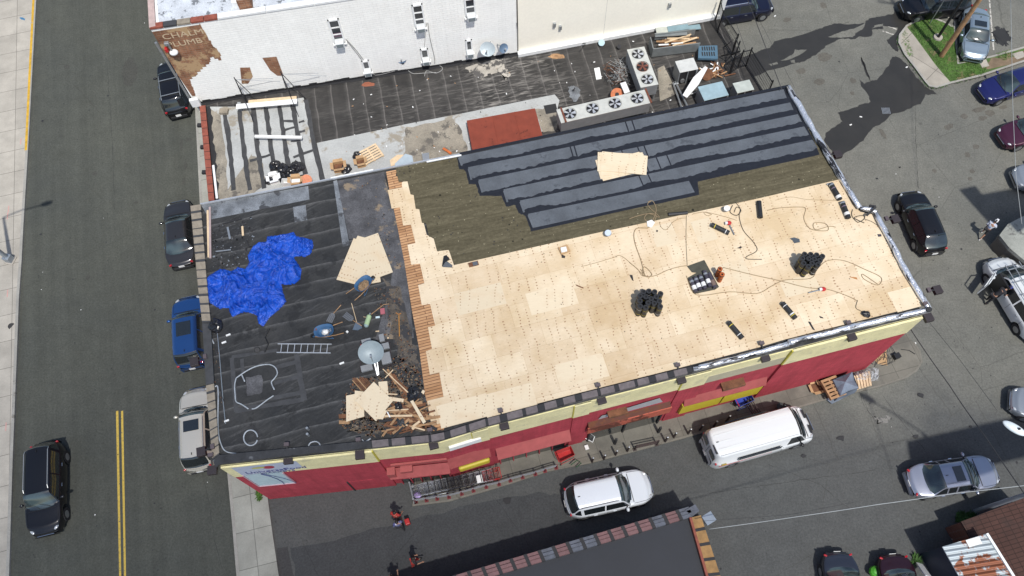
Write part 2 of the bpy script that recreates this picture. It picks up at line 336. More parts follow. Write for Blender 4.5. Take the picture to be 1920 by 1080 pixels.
    def build(s, name, parent=None, label=None, cat=None, group=None, kind=None, smooth=False, bevel=0.0, loc=None, rz=0.0, world=True):
        """world=True: vertices are world coordinates; loc/rz given: vertices are local to that frame"""
        if loc is not None: T = Matrix.Translation(Vector(loc)) @ Matrix.Rotation(rz, 4, 'Z')
        elif parent is not None and not world: T = WM[parent.name]
        elif parent is not None:
            T = WM[parent.name]; iv = T.inverted(); s.v = [iv @ v for v in s.v]
        else:
            n = max(1, len(s.v)); c = sum(s.v, Vector()) / n; c.z = min(v.z for v in s.v)
            T = Matrix.Translation(c); s.v = [v - c for v in s.v]
        me = bpy.data.meshes.new(name); me.from_pydata([tuple(v) for v in s.v], [], s.f)
        for m in s.mats: me.materials.append(m)
        me.polygons.foreach_set('material_index', s.mi)
        if smooth: me.polygons.foreach_set('use_smooth', [True] * len(s.f))
        me.update(); o = bpy.data.objects.new(name, me); C.objects.link(o)
        if parent is not None: o.parent = parent; o.matrix_parent_inverse = Matrix(); 
        if parent is None: o.matrix_world = T
        elif loc is not None: o.matrix_basis = WM[parent.name].inverted() @ T
        WM[o.name] = T
        if bevel:
            b = o.modifiers.new('bevel', 'BEVEL'); b.width = bevel; b.segments = 2; b.limit_method = 'ANGLE'
        return tag(o, label, cat, group, kind)
def tag(o, label=None, cat=None, group=None, kind=None):
    if label: o['label'] = label
    if cat: o['category'] = cat
    if group: o['group'] = group
    if kind: o['kind'] = kind
    return o
def thing(name, label, cat, loc=(0, 0, 0), rz=0.0, group=None):
    o = bpy.data.objects.new(name, None); C.objects.link(o); o.empty_display_size = .2
    T = Matrix.Translation(Vector(loc)) @ Matrix.Rotation(rz, 4, 'Z'); o.matrix_world = T; WM[o.name] = T
    return tag(o, label, cat, group)
def copytree(o, loc, rz, label, group=None):
    T = Matrix.Translation(Vector(loc)) @ Matrix.Rotation(rz, 4, 'Z')
    r = o.copy(); C.objects.link(r); r.matrix_world = T; WM[r.name] = T
    r['label'] = label
    if group: r['group'] = group
    for ch in [q for q in bpy.data.objects if q.parent == o]:
        c = ch.copy(); C.objects.link(c); c.parent = r
        for g in [q for q in bpy.data.objects if q.parent == ch]:
            d = g.copy(); C.objects.link(d); d.parent = c
    return r
def PP(pts, z=0.0): return [P(a, b, z) for a, b in pts]
def ang(a, b, z=0.0):
    d = P(*b, z) - P(*a, z); return atan2(d.y, d.x)
class Wall:
    """vertical plane through two ground points; pixel -> (s, z) on it"""
    def __init__(s, A, B):
        s.A = Vector((A[0], A[1], 0)); s.B = Vector((B[0], B[1], 0)); s.L = (s.B - s.A).length; s.d = (s.B - s.A) / s.L
        s.n = Vector((s.d.y, -s.d.x, 0)); s.a = atan2(s.d.y, s.d.x)      # n points to the camera side (south)
    def sz(s, px, py):
        q = P(px, py, 0) - Vector((0, 0, H)); t = s.n.dot(s.A - Vector((0, 0, H))) / s.n.dot(q)
        p = Vector((0, 0, H)) + q * t; return (p - s.A).dot(s.d), p.z
    def p(s, u, z, out=0.0): return s.A + s.d * u + s.n * out + Vector((0, 0, z))
    def box(s, mb, u0, u1, z0, z1, o0, o1, mat):
        c = s.p((u0 + u1) / 2, (z0 + z1) / 2, (o0 + o1) / 2)
        mb.box(c, (abs(u1 - u0), abs(o1 - o0), abs(z1 - z0)), mat, rz=s.a); return mb
    def poly(s, mb, pts, out, mat):
        n = len(pts); ar = sum(pts[i][0] * pts[(i + 1) % n][1] - pts[(i + 1) % n][0] * pts[i][1] for i in range(n))
        if ar < 0: pts = pts[::-1]
        mb.add([s.p(u, z, out) for u, z in pts], [tuple(range(n))], mat); return mb
def text(body, size, mat, parent, wall=None, u=0, z=0, out=.01, sx=1.0, name='lettering', T=None, thick=.004):
    cu = bpy.data.curves.new('t', 'FONT'); cu.body = body; cu.size = size; cu.extrude = thick
    cu.align_x = 'CENTER'; cu.align_y = 'CENTER'
    o = bpy.data.objects.new('t', cu); C.objects.link(o)
    me = bpy.data.meshes.new_from_object(o.evaluated_get(bpy.context.evaluated_depsgraph_get()))
    bpy.data.objects.remove(o); me.materials.clear(); me.materials.append(mat)
    if wall is not None:
        p = wall.p(u, z, out); d, n = wall.d, wall.n
        T = Matrix(((d.x * sx, 0, n.x, p.x), (d.y * sx, 0, n.y, p.y), (0, 1, 0, p.z), (0, 0, 0, 1)))
    me.transform(WM[parent.name].inverted() @ T)
    o = bpy.data.objects.new(name, me); C.objects.link(o); o.parent = parent; WM[o.name] = WM[parent.name]
    return o
from mathutils import noise as mnoise
# ================================================================ ground, roads, walkways
def jag(pts, amp=.06, n=5, seed=3):
    r = random.Random(seed); out = []
    for i, p in enumerate(pts):
        q = pts[(i + 1) % len(pts)]
        for k in range(n):
            t = k / n; v = p.lerp(q, t); out.append(v + Vector((r.uniform(-amp, amp), r.uniform(-amp, amp), 0)))
    return out
def ground_sheet(name, px, z, mat, kind='structure', world=None):
    return MB().sheet(world or PP(px, 0), z, mat).build(name, kind=kind)
MB().sheet([(-400, -300), (400, -300), (400, 500), (-400, 500)], 0.0, M['lot']).build('ground', kind='structure')
Lk = [(76, -120), (70, 0), (62, 150), (55, 280), (46, 430), (43, 490), (38, 560), (33, 700), (27, 850), (20, 1080), (16, 1230)]   # left kerb
Rk = [(352, -120), (358, 0), (367, 200), (376, 380), (395, 560), (412, 720), (428, 890), (437, 985), (445, 1080), (456, 1230)]   # right kerb
MB().sheet(PP(Lk) + PP(Rk[::-1]), .004, M['street']).build('street', kind='structure')
lane = [(432, 940), (505, 926), (770, 902), (776, 950), (930, 917), (1106, 870), (1318, 812), (1548, 750), (1650, 725), (1700, 745), (1745, 800), (1815, 900), (1835, 985), (1735, 1050), (1760, 1260), (470, 1260), (445, 1080)]
MB().sheet(PP([(500, 900), (770, 880), (776, 950), (930, 917), (1106, 870), (1318, 812), (1548, 750), (1650, 725), (1700, 712), (1760, 720), (1850, 790), (1990, 880), (2100, 1060), (1800, 1260), (505, 1260)]), .004, M['lot']).build('side_street', kind='structure')
MB().sheet(PP([(519, 1028), (539, 1025), (552, 1085), (560, 1260), (530, 1260)]), .008, M['patch']).build('asphalt_patch', kind='structure')
def kerb(px, wd, z, mat, side=1):
    """a kerb strip wd px wide along a px polyline (raised)"""
    w3 = PP(px); off = []
    for i, p in enumerate(w3):
        d = (w3[min(i + 1, len(w3) - 1)] - w3[max(i - 1, 0)]).normalized(); off.append(p + Vector((-d.y, d.x, 0)) * wd * side)
    mb = MB()
    for i in range(len(w3) - 1): mb.prism([w3[i], w3[i + 1], off[i + 1], off[i]], 0, z, mat)
    return mb, off
mb, off = kerb(Lk, .16, .15, M['kerb'], -1); mb.build('kerb', kind='structure')
M['walk_l'] = slabs('west_sidewalk_slabs', (.42, .39, .335), -R(14.5) + 0, 1.55, 1.75, off=(.3, .2, 0), joint=.45)
MB().prism([Vector((-60, 8, 0)), *[o for o in off[::-1]], Vector((-60, 75, 0))], 0, .14, M['walk_l']).build('sidewalk', kind='structure')
# yellow painted stretch of the far kerb
yk = PP([(71.5, -120), (65.5, 0), (58, 150), (51.5, 284)]); mb = MB()
for a, b in zip(yk, yk[1:]):
    n = Vector((-(b - a).y, (b - a).x, 0)).normalized(); mb.prism([a + n * -.10, b + n * -.10, b + n * .06, a + n * .06], .1, .156, M['kerb_yellow'])
mb.build('yellow_kerb_line', kind='structure')
mb, off = kerb(Rk, .16, .15, M['kerb'], 1); mb.build('kerb', kind='structure')
M['walk_r'] = slabs('east_sidewalk_slabs', (.33, .33, .29), -R(14.0), 2.0, 1.9, off=(.5, -.2, 0), joint=.45)
MB().prism(off + [P(540, 1230), P(524, 1080), P(510, 985), P(503, 932), P(480, 800), P(420, 380), P(400, 200), P(390, -120)], 0, .14, M['walk_r']).build('sidewalk', kind='structure')
wk = [(774, 950), (843, 941), (929, 917), (1030, 884.6), (1106, 869.6), (1196, 846), (1284, 822), (1319, 812), (1501, 764.6), (1548, 751), (1646, 727), (1696, 711), (1718, 697), (1728, 680), (1724, 660), (1712, 642), (1690, 610), (1500, 640), (790, 800)]
mb, off = kerb(wk[:16], .10, .14, M['conc'], 1); mb.build('kerb', kind='structure')
M['walk_c'] = slabs('store_walkway_slabs', (.175, .165, .138), -BA, 1.6, 1.5, joint=.6, stain=(.09, .085, .075))
MB().prism(off + PP(wk[16:]), 0, .13, M['walk_c']).build('walkway', kind='structure')
# double yellow line
for k, (a, b, c, d) in enumerate(((217.5, 222, 226, 230.5), (227, 231, 235, 239.5))):
    MB().sheet(PP([(a, 771), (b, 770), (c + 1.5, 1080), (c + 7, 1230), (c + 2, 1230), (c - 2.5, 1080)]), .009, M['yellow_line']).build('centre_line', kind='structure')
# parking stripes
def stripe(a, b, wd=.1, z=.006):
    a, b = P(*a), P(*b); n = Vector((-(b - a).y, (b - a).x, 0)).normalized() * wd / 2
    MB().sheet([a + n, b + n, b - n, a - n], z, M['white_line']).build('parking_stripe', kind='structure')
for a, b in (((1855, 0), (1863, 94)), ((1789, 30), (1795, 120)), ((1768, 28), (1786, 36)), ((1658, 46), (1681, 55)), ((1655, 58), (1678, 66))): stripe(a, b)
MB().sheet(jag(PP([(1632, 778), (1650, 782), (1668, 780), (1672, 788), (1655, 792), (1640, 796), (1646, 788)]), .1, 5), .008, var('faint_chalky_mark', (.2, .195, .18), .9, amt=.3, scale=5, spots=((.08, .08, .075), .5, 5))).build('painted_mark', kind='structure')
# wet patches
z5 = lambda L: [(1440 + a / 3.6, b / 3.6) for a, b in L]
z6 = lambda L: [(1340 + a / 3.31, b / 3.31) for a, b in L]
wet1 = z6([(60, 400), (200, 345), (340, 295), (370, 260), (540, 215), (640, 185), (700, 158), (760, 145), (855, 153), (935, 140), (960, 115), (1040, 100), (1110, 85), (1118, 50), (1135, 72), (1175, 62), (1160, 92), (1240, 130), (1260, 160), (1170, 170), (1150, 215), (1130, 250), (1140, 325), (1100, 300), (1068, 248), (1125, 205), (1140, 172), (1040, 160), (1048, 180), (980, 184), (975, 225), (905, 228), (860, 243), (780, 240), (690, 285), (640, 330), (560, 380), (480, 400), (330, 440), (270, 470), (60, 520)])
MB().sheet(jag(PP(wet1), .05), .012, M['wet']).build('puddle', kind='structure')
for k, hole in enumerate(([(330, 400), (385, 385), (395, 400), (350, 408)], [(410, 378), (480, 340), (500, 310), (575, 308), (540, 335), (450, 375)], [(700, 232), (790, 195), (858, 180), (935, 145), (925, 175), (880, 205), (855, 232), (780, 236)], [(978, 178), (1000, 155), (1045, 148), (1040, 162)], [(470, 375), (495, 372), (500, 392), (475, 390)])):
    MB().sheet(jag(PP(z6(hole)), .04, 4, k), .016, M['lot']).build('dry_patch', kind='structure')
wet2 = z5([(840, 385), (872, 382), (930, 430), (1000, 520), (1060, 590), (1110, 610), (1145, 640), (1060, 640), (1030, 700), (940, 740), (840, 770), (770, 830), (690, 880), (640, 950), (560, 1010), (480, 1060), (430, 1020), (380, 950), (390, 895), (470, 840), (500, 820), (472, 760), (540, 740), (620, 712), (690, 690), (682, 650), (640, 600), (618, 540), (650, 566), (690, 550), (650, 470), (625, 384), (655, 430), (693, 545), (735, 540), (780, 490), (820, 430)])
MB().sheet(jag(PP(wet2), .05, 4), .012, M['wet']).build('puddle', kind='structure')
for (a, b, r) in ((1877, 68, .8), (1825, 62, .0)):
    if r:
        c = P(a, b); MB().sheet(jag([c + Vector((cos(t) * r * .8, sin(t) * r, 0)) for t in [i * pi / 9 for i in range(18)]], .16, 3), .008, M['wet']).build('oil_stain', kind='structure')
# drain grate, litter marks
mb = MB(); c = P(1661, 208)
for k in range(7): mb.box(c + Vector((-.24 + .08 * k, 0, .014)), (.04, .5, .03), M['steel'], rz=0)
mb.build('drain_grate', label='grey square drain grate in the wet asphalt', cat='drain grate')
# ---- grassy parking island, top right
isl = [(1744, 33), (1718, 39), (1697, 50), (1684, 67), (1682.6, 81.5), (1693.7, 104), (1714, 130), (1732.6, 155.6), (1740, 164), (1755, 167), (1781, 159), (1842, 144), (1925, 116), (2000, 95), (2000, 70), (1920, 89), (1857, 107), (1796, 121), (1790, 52), (1784, 51), (1768, 42)]
mb, _ = kerb(isl + isl[:1], .14, .15, M['kerb'], 1); mb.build('kerb', kind='structure')
MB().prism([p for p in PP(isl)], 0, .12, M['grass_base'], M['kerb']).build('traffic_island', kind='structure')
cpath = PP([(1699, 53), (1713, 70), (1727, 89), (1738, 104), (1751, 122), (1766, 140), (1781, 157), (1755, 165), (1742, 162), (1734, 155), (1716, 130), (1696, 104), (1685.5, 81), (1687, 68)])
MB().sheet(cpath, .128, slabs('island_path_slabs', (.36, .33, .28), R(45), 3.0, 2.4)).build('path', kind='structure')
MB().sheet(jag(PP([(1858, 112), (1880, 106), (1925, 94), (1990, 74), (1990, 92), (1925, 112), (1850, 135), (1836, 128)]), .15, 4), .127, M['soil']).build('bare_soil', kind='structure')
MB().sheet(PP([(1833, 117), (1847, 113.5), (1853, 126), (1840, 129.5)]), .132, M['conc_light']).build('paving_slab', kind='structure')
MB().sheet(PP([(1894, 104), (1915, 98), (1922, 108), (1905, 114)]), .132, M['conc_light']).build('paving_slab', kind='structure')
def inside(p, poly):
    c = False; j = len(poly) - 1
    for i in range(len(poly)):
        a, b = poly[i], poly[j]
        if (a.y > p.y) != (b.y > p.y) and p.x < (b.x - a.x) * (p.y - a.y) / (b.y - a.y) + a.x: c = not c
        j = i
    return c
grassy = PP([(1742, 35), (1722, 40), (1702, 50), (1715, 69), (1729, 88), (1740, 104), (1753, 122), (1768, 140), (1783, 156), (1842, 142), (1850, 128), (1835, 130), (1828, 116), (1797, 119), (1793, 90), (1788, 54), (1768, 44)])
tufts = PP([(1865, 104), (1893, 96), (1900, 108), (1880, 116)]); weeds = PP([(1690, 66), (1697, 58), (1712, 110), (1700, 108)])
rg = random.Random(5); gm = MB()
g1 = var('lawn_grass', (.075, .165, .025), .8, amt=.5, scale=1.6, spots=((.20, .17, .08), .57, 1.3), fine=.4)
g2 = var('dark_weeds', (.04, .1, .018), .8, amt=.4, scale=3)
def tuft(p, h, wd, mat, n=3):
    for _ in range(n):
        a = rg.uniform(0, 2 * pi); l = rg.uniform(.3, 1) * h; q = p + Vector((rg.uniform(-.05, .05), rg.uniform(-.05, .05), 0))
        gm.add([q + Vector((cos(a + 1.57) * wd, sin(a + 1.57) * wd, 0)), q - Vector((cos(a + 1.57) * wd, sin(a + 1.57) * wd, 0)), q + Vector((cos(a) * l, sin(a) * l, l * rg.uniform(.4, 1.1)))], [(0, 1, 2)], mat)
def scatter(poly, n, h, mat):
    xs = [p.x for p in poly]; ys = [p.y for p in poly]
    for _ in range(n):
        p = Vector((rg.uniform(min(xs), max(xs)), rg.uniform(min(ys), max(ys)), .12))
        if inside(p, poly) and rg.random() < .35 + .65 * (math.sin(p.x * 2.1) * math.cos(p.y * 1.7 + 1) + 1) / 1.5: tuft(p, h, .02, mat)
scatter(grassy, 9000, .1, g1); scatter(tufts, 500, .1, g1); scatter(weeds, 120, .1, g1)
for k in range(70):                                    # weeds along the kerb
    i = rg.randrange(3, 11); a, b = P(*isl[i], .12), P(*isl[i + 1], .12); tuft(a.lerp(b, rg.random()), .09, .025, g2)
gm.build('grass', kind='stuff')
gm = MB()
for k in range(60): tuft(P(487 + rg.uniform(-2.5, 2.5), 928 + rg.uniform(-7, 8), .14), .22, .04, g1, 3)
gm.build('weed_clump', label='small green weed clump growing at the corner of the red wall', cat='weed')
gm = MB()
for k in range(130): tuft(P(1806 + rg.uniform(-12, 20), 972 + rg.uniform(-8, 5), .0), .3, .05, g2, 3)
gm.build('weed_clump', label='dark weeds growing beside the low red brick roof', cat='weed')
gm = MB()
for k in range(50): tuft(P(1716 + rg.uniform(-5, 5), 1048 + rg.uniform(-5, 9), .0), .3, .05, g2, 3)
gm.build('weed_clump', label='weeds at the foot of the rusted shed wall by a white post', cat='weed')
# scattered grit and litter on the asphalt
lm = MB(); r_ = random.Random(11); dk = M['dark']; wh = M['paper']
for k in range(1100):
    px, py = r_.uniform(60, 1920), r_.uniform(0, 1080); p = P(px, py, .014); 
    if p.x > -13 and p.y > 7 and p.x < 19 and p.y < 40: continue
    s_ = r_.uniform(.015, .05) * (2 if r_.random() < .05 else 1); a = r_.uniform(0, 6)
    lm.add([p + Vector((cos(a + t) * s_ * r_.uniform(.5, 1.3), sin(a + t) * s_ * r_.uniform(.5, 1.3), 0)) for t in (0, 1.6, 3.1, 4.6)], [(0, 1, 2, 3)], dk if r_.random() < .95 else wh)
lm.build('litter', kind='stuff')
for k, (a, b, s_) in enumerate(((1725, 741, .28), (1577, 822, .26), (1717, 818, .22), (1507, 855, .16), (952, 938, .3), (1687, 314, .1), (1820, 800, .1))):
    c = P(a, b, .01); q = [c + Vector((cos(t) * s_ * random.uniform(.5, 1.1), sin(t) * s_ * random.uniform(.3, .8), 0)) for t in (0, .8, 1.7, 2.6, 3.5, 4.4, 5.3)]
    mb = MB().prism(q, .01, .05, dk)
    mb.build('felt_scrap', label=('black scrap of roofing felt on the asphalt beyond the kerb of the wrapped pallets', 'black scrap of felt on the road ahead of the white van', 'black scrap near the shadow of the lamp post', 'small dark scrap beside the side of the white van', 'black scrap on the road left of the white car', 'tiny dark scrap near the black hatchback', 'tiny dark scrap by the silver sedan')[k], cat='scrap')
for k, (a, b) in enumerate(((1614, 219), (1595, 234), (1700, 126), (1453, 30))):
    MB().box(P(a, b, .03), (.16, .08, .03), M['paper'], rz=random.uniform(0, 3)).build('paper_litter', label='piece of white paper litter lying on the parking lot by the wet patch', cat='litter', group='paper litter on the lot')
# shade beside the bottom building painted as a darker sheet, stains, covers and tar sealed cracks
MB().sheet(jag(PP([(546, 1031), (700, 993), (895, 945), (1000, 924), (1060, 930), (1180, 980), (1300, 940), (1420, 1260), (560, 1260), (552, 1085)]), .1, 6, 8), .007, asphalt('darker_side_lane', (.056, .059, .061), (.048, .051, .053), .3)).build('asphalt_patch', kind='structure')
smudge = [0]
def stain(q, rx, ry, rz_, mat=M['patch'], z=.0085):
    smudge[0] += 1; c = P(*q, z + .0003 * (smudge[0] % 8)); rd = random.Random(smudge[0]); n = 26; pts = []
    for i in range(n): t = 2 * pi * i / n; k = 1 + .3 * mnoise.noise(Vector((cos(t) * 1.5, sin(t) * 1.5, smudge[0]))) + rd.uniform(-.1, .1); u, v = cos(t) * rx * k, sin(t) * ry * k; pts.append(c + Vector((u * cos(rz_) - v * sin(rz_), u * sin(rz_) + v * cos(rz_), 0)))
    MB().sheet(pts, pts[0].z, mat).build('oil_stain', kind='structure')
o_lot = asphalt('oil_darkened_asphalt', (.115, .107, .09), (.095, .09, .077), .3); o_st = asphalt('dull_street_stain', (.062, .062, .053), (.055, .056, .05), .2)
for q, rx, ry in (((1544, 10), .22, .3), ((1476, 37), .3, .2), ((1502, 133), .35, .22), ((1599, 151), .2, .25), ((1598, 175), .15, .15), ((1537, 153), .4, .25), ((1836, 205), .5, .2), ((1856, 212), .35, .25), ((1842, 222), .3, .18), ((1808, 218), .25, .2), ((1782, 236), .2, .2), ((1776, 239), .2, .2), ((1881, 201), .3, .15), ((1814, 290), .18, .2), ((1830, 275), .22, .15), ((1819, 335), .15, .15), ((1823, 321), .16, .16), ((1752, 320), .15, .15), ((1740, 460), .3, .2), ((1600, 270), .4, .2), ((1655, 250), .15, .4), ((1545, 107), .5, .35), ((1578, 330), .25, .3), ((1575, 740), .3, .2)): stain(q, rx, ry, .3, o_lot)
for q, rx, ry in (((243, 135), .5, 1.3), ((354, 262), .2, .15), ((348, 310), .12, .3), ((290, 310), .15, .2), ((178, 325), .15, .2), ((125, 125), .2, .2), ((255, 380), .15, .1), ((340, 270), .1, .5), ((90, 40), .15, .12), ((345, 340), .1, .3), ((165, 520), .15, .15)): stain(q, rx, ry, .2, o_st)
def crack(pts, wd, mat, z=.0062):
    w3 = []
    for a, b in zip(PP(pts, z), PP(pts, z)[1:]):
        n = max(2, int((b - a).length / .25)); w3 += [a.lerp(b, k / n) + Vector((random.uniform(-.03, .03), random.uniform(-.03, .03), 0)) for k in range(n)]
    mb = MB()
    for a, b in zip(w3, w3[1:]):
        n = Vector((-(b - a).y, (b - a).x, 0)).normalized() * wd * random.uniform(.2, .9); mb.quad(a - n, b - n, b + n, a + n, mat)
    mb.build('road_crack', kind='structure')
ckm = plain('crack_filler', (.03, .03, .028), .8)
for L in ([(378, 880), (395, 960), (405, 1020), (420, 1080)], [(1716, 160), (1717, 260), (1722, 360)], [(1440, 56), (1520, 57), (1600, 40)], [(1615, 108), (1628, 140), (1633, 152)], [(1666, 222), (1686, 255)], [(1330, 925), (1500, 900), (1650, 880)], [(1650, 735), (1690, 790), (1740, 850)], [(200, 110), (205, 180), (210, 260), (215, 400)], [(860, 1070), (700, 1040), (620, 1060)], [(1600, 700), (1620, 760), (1650, 800)], [(1440, 870), (1540, 910), (1600, 960)]): crack(L, .016, ckm)
ring = [(135 + 12 * cos(t), 146 + 10 * sin(t)) for t in [i * pi / 8 for i in range(17)]]; crack([(104, 121), (118, 120), (130, 128), (134, 138)], .03, o_st, .0075); crack(ring, .025, o_st, .0078); crack([(140, 160), (160, 180), (190, 215)], .05, o_st, .0081)
MB().cyl(P(22, 612, .138), P(22, 612, .148), .2, .2, M['dark'], 16).build('manhole_cover', label='small round dark cover set in the left pavement', cat='manhole cover')
for q in ((80, 35), (86, 36)): pass
MB().sheet(jag(PP([(37, 33), (40, 32), (47, 35), (46, 38), (40, 37)], .142), .03, 4), .142, plain('blue_spray_paint', (.04, .16, .3), .8)).build('paint_mark', kind='structure')
pk = plain('pink_spray_paint', (.5, .28, .25), .9)
for q in ((39, 265), (16, 392), (14, 405), (14, 550), (11, 800)): MB().box(P(*q, .1425), (.06, .5, .003), pk, rz=.2).build('paint_mark', kind='structure')
# unseen cloud, added high above so that its soft edge dims the lower left
cm = Mt('cloud_vapour', (.9, .9, .9), 1.0); cv = nd(cm.t, 'ShaderNodeTexCoord').outputs['Object']; cmap = nd(cm.t, 'ShaderNodeMapping'); cm.l(cv, cmap.inputs[0]); cmap.inputs['Scale'].default_value = (1 / 52, 1 / 40, 0)
ln_ = nd(cm.t, 'ShaderNodeVectorMath', operation='LENGTH'); cm.l(cmap.outputs[0], ln_.inputs[0])
f_1 = cm.math('ADD', ln_.outputs['Value'], cm.math('MULTIPLY', cm.math('SUBTRACT', cm.noise(cv, .03, 3), .5), .35)); cm.l(cm.ramp(f_1, (.30, .33), (1.0, 0)), cm.b.inputs['Alpha'])
kc = 150 / math.tan(R(SUN_EL)); cc0 = Vector((-24, -12, 150)) - Vector((cos(R(SUN_AZ)) * kc, sin(R(SUN_AZ)) * kc, 0)); cmb = MB(); cmb.ell((0, 0, 0), (52, 40, 6), cm.m, 40, 16)
cmb.build('cloud', kind='structure', loc=cc0, rz=R(10), smooth=True)
# ================================================================ main building
ZR, ZC = 7.60, 7.76
top = [(411, 871), (697, 840), (822, 827), (912, 799), (1083, 752), (1255, 709), (1478, 649), (1733, 588)]
T2 = [P(*p, ZC) for p in top]
NW, NE1, E1, E2 = P(366, 384, ZC), P(1481, 161, ZC), P(1608, 388, ZC), P(1640, 398, ZC)
SE = T2[-1]
foot = [T2[0], T2[1], T2[2], T2[3], SE, E2, E1, NE1, NW]
wsp = Wall(T2[0], T2[2]); weast = Wall(T2[3], SE); wmid = Wall(T2[2], T2[3])
bld = thing('market_building', 'long flat roofed red and yellow market building with a half finished plywood roof', 'building', (2, 15, 0))
yel = var('pale_yellow_wall_paint', (.69, .635, .36), .75, amt=.14, scale=1.2, spots=((.56, .52, .32), .57, 1.6), fine=.1); ymu = plain('mustard_paint', (.48, .42, .06), .6)  # mustard side faces: the wall yellow with its shade put into the colour
redw = bricks('red_painted_wall', (.45, .058, .078), (.41, .052, .070), (.32, .042, .055), BA, .4, .2, tone=.22, msize=.008, spots=((.34, .07, .07), .66, 1.1))
drk = M['dark']; ZB = 5.62
mb = MB()
mb.prism([p for p in foot], 0, ZR - .12, redw).build('wall', bld)
mb = MB()
for a, b, o in ((T2[0], T2[1], 0.03), (T2[1], T2[2], 0.03), (T2[2], T2[3], 0.03), (T2[3], SE, .03)):
    wv = Wall(a, b); wv.box(mb, -.01, wv.L + .01, ZB, ZR - .1, -.1, .03, yel)
mb.build('upper_wall_band', bld)
W0 = Wall(foot[-1], foot[0])
# pilasters: wider piers standing proud of the wall
def pilaster(u0, u1, out=.06, zb=0.0):
    mb = MB(); weast.box(mb, u0, u1, 0, ZB, .0, out, redw); weast.box(mb, u0, u1, ZB + .002, ZR - .1, 0.0, out + .03, yel)
    weast.box(mb, u0 - .05, u0, ZB, ZR - .1, .03, out + .02, ymu); mb.build('pilaster', bld)
for u0, u1 in ((-.72, .05), (4.2, 5.0), (9.6, 10.9)): pilaster(u0, u1)
mb = MB(); weast.box(mb, 15.0, weast.L, 0, ZB, 0, .12, redw); weast.box(mb, 15.0, weast.L, ZB + .002, ZR - .1, 0, .14, yel); weast.box(mb, 14.93, 15.0, ZB, ZR - .1, .03, .13, ymu)
mb.build('projecting_wall', bld)
mb = MB(); wsp.box(mb, -.02, 6.8, 0, ZB, 0, .10, redw); wsp.box(mb, -.02, 6.8, ZB + .002, ZR - .1, 0, .12, yel); wsp.box(mb, 6.8, 6.86, ZB, ZR - .1, .03, .11, ymu)
mb.build('projecting_wall', bld)
# roof slab: dark old membrane everywhere
old = membrane('old_black_membrane', (.015, .016, .017), (.034, .034, .033), R(14), .92, (.13, .13, .128), dusty=.7)
inner = [P(408, 862, ZR), P(697, 833, ZR), P(822, 817, ZR), P(905, 789, ZR), P(1728, 575, ZR), P(1633, 402, ZR), P(1600, 392, ZR), P(1477, 166, ZR), P(377, 387, ZR)]
MB().prism([p for p in foot], ZR - .12, ZR, old, yel).build('roof_membrane', bld)
def rs(name, px, dz, mat, th=0.0, z0=ZR, jg=0, n=4, side=None, sd=1):
    pl = PP(px, z0 + dz)
    if jg: pl = jag(pl, jg, n, sd)
    mb = MB()
    if th: mb.prism(pl, z0 + dz - th, z0 + dz, mat, side)
    else: mb.sheet(pl, z0 + dz, mat)
    return mb.build(name, bld)
a_ = lambda L: [(370 + x / 3.177, 300 + y / 3.177) for x, y in L]
b_ = lambda L: [(370 + x / 3.6, 600 + y / 3.6) for x, y in L]
silver = var('silver_weathered_coating', (.19, .205, .22), .55, .25, .5, 1.4, spots=((.06, .062, .066), .55, 1.1), fine=.3)
worn = var('worn_grey_felt', (.075, .075, .08), .75, amt=.5, scale=1.3, spots=((.2, .155, .105), .58, .8), fine=.35)
rs('silver_patch', a_([(20, 265), (660, 155), (668, 235), (75, 355)]), .006, silver)
rs('worn_patch', a_([(830, 125), (1110, 72), (1215, 480), (1250, 700), (1290, 1060), (1060, 1070), (1150, 760), (1160, 660), (1085, 450), (905, 470)]), .005, worn)
rs('silver_strip', a_([(810, 125), (832, 120), (908, 508), (866, 518)]), .009, silver)
rs('silver_patch', a_([(570, 280), (645, 268), (655, 358), (580, 372)]), .008, silver)
tar = var('brushed_tar', (.045, .046, .048), .6, amt=.3, scale=3)
tz = [0]
def tarline(pts, wd, z=ZR + .008, name='tar_line', mat=None, j=.02, par=None):
    tz[0] += 1; z = z + .0004 * (tz[0] % 14); w3 = []
    for (x1, y1), (x2, y2) in zip(pts, pts[1:]):
        a, b = P(x1, y1, z), P(x2, y2, z); n = max(2, int((b - a).length / .3)); w3 += [a.lerp(b, k / n) for k in range(n)]
    w3.append(P(*pts[-1], z)); L_, R_ = [], []
    for i, p in enumerate(w3):
        d = (w3[min(i + 1, len(w3) - 1)] - w3[max(i - 1, 0)]).normalized(); n = Vector((-d.y, d.x, 0))
        L_.append(p + n * (wd / 2 + random.uniform(-j, j))); R_.append(p - n * (wd / 2 + random.uniform(-j, j)))
    mb = MB()
    for i in range(len(w3) - 1): mb.quad(R_[i], R_[i + 1], L_[i + 1], L_[i], mat or tar)
    return mb.build(name, par or bld)
for L, wd in (([(232, 250), (540, 205)], .16), ([(300, 262), (310, 360)], .16), ([(232, 255), (262, 620)], .2), ([(530, 318), (690, 278)], .2), ([(668, 230), (712, 490)], .26), ([(520, 425), (690, 380)], .2), ([(255, 612), (720, 535)], .24), ([(505, 528), (712, 488)], .2), ([(712, 480), (722, 545)], .3)):
    tarline(b_(L), wd)
rs('repaired_patch', b_([(330, 388), (438, 368), (442, 490), (340, 512)]), .012, worn, jg=.04)
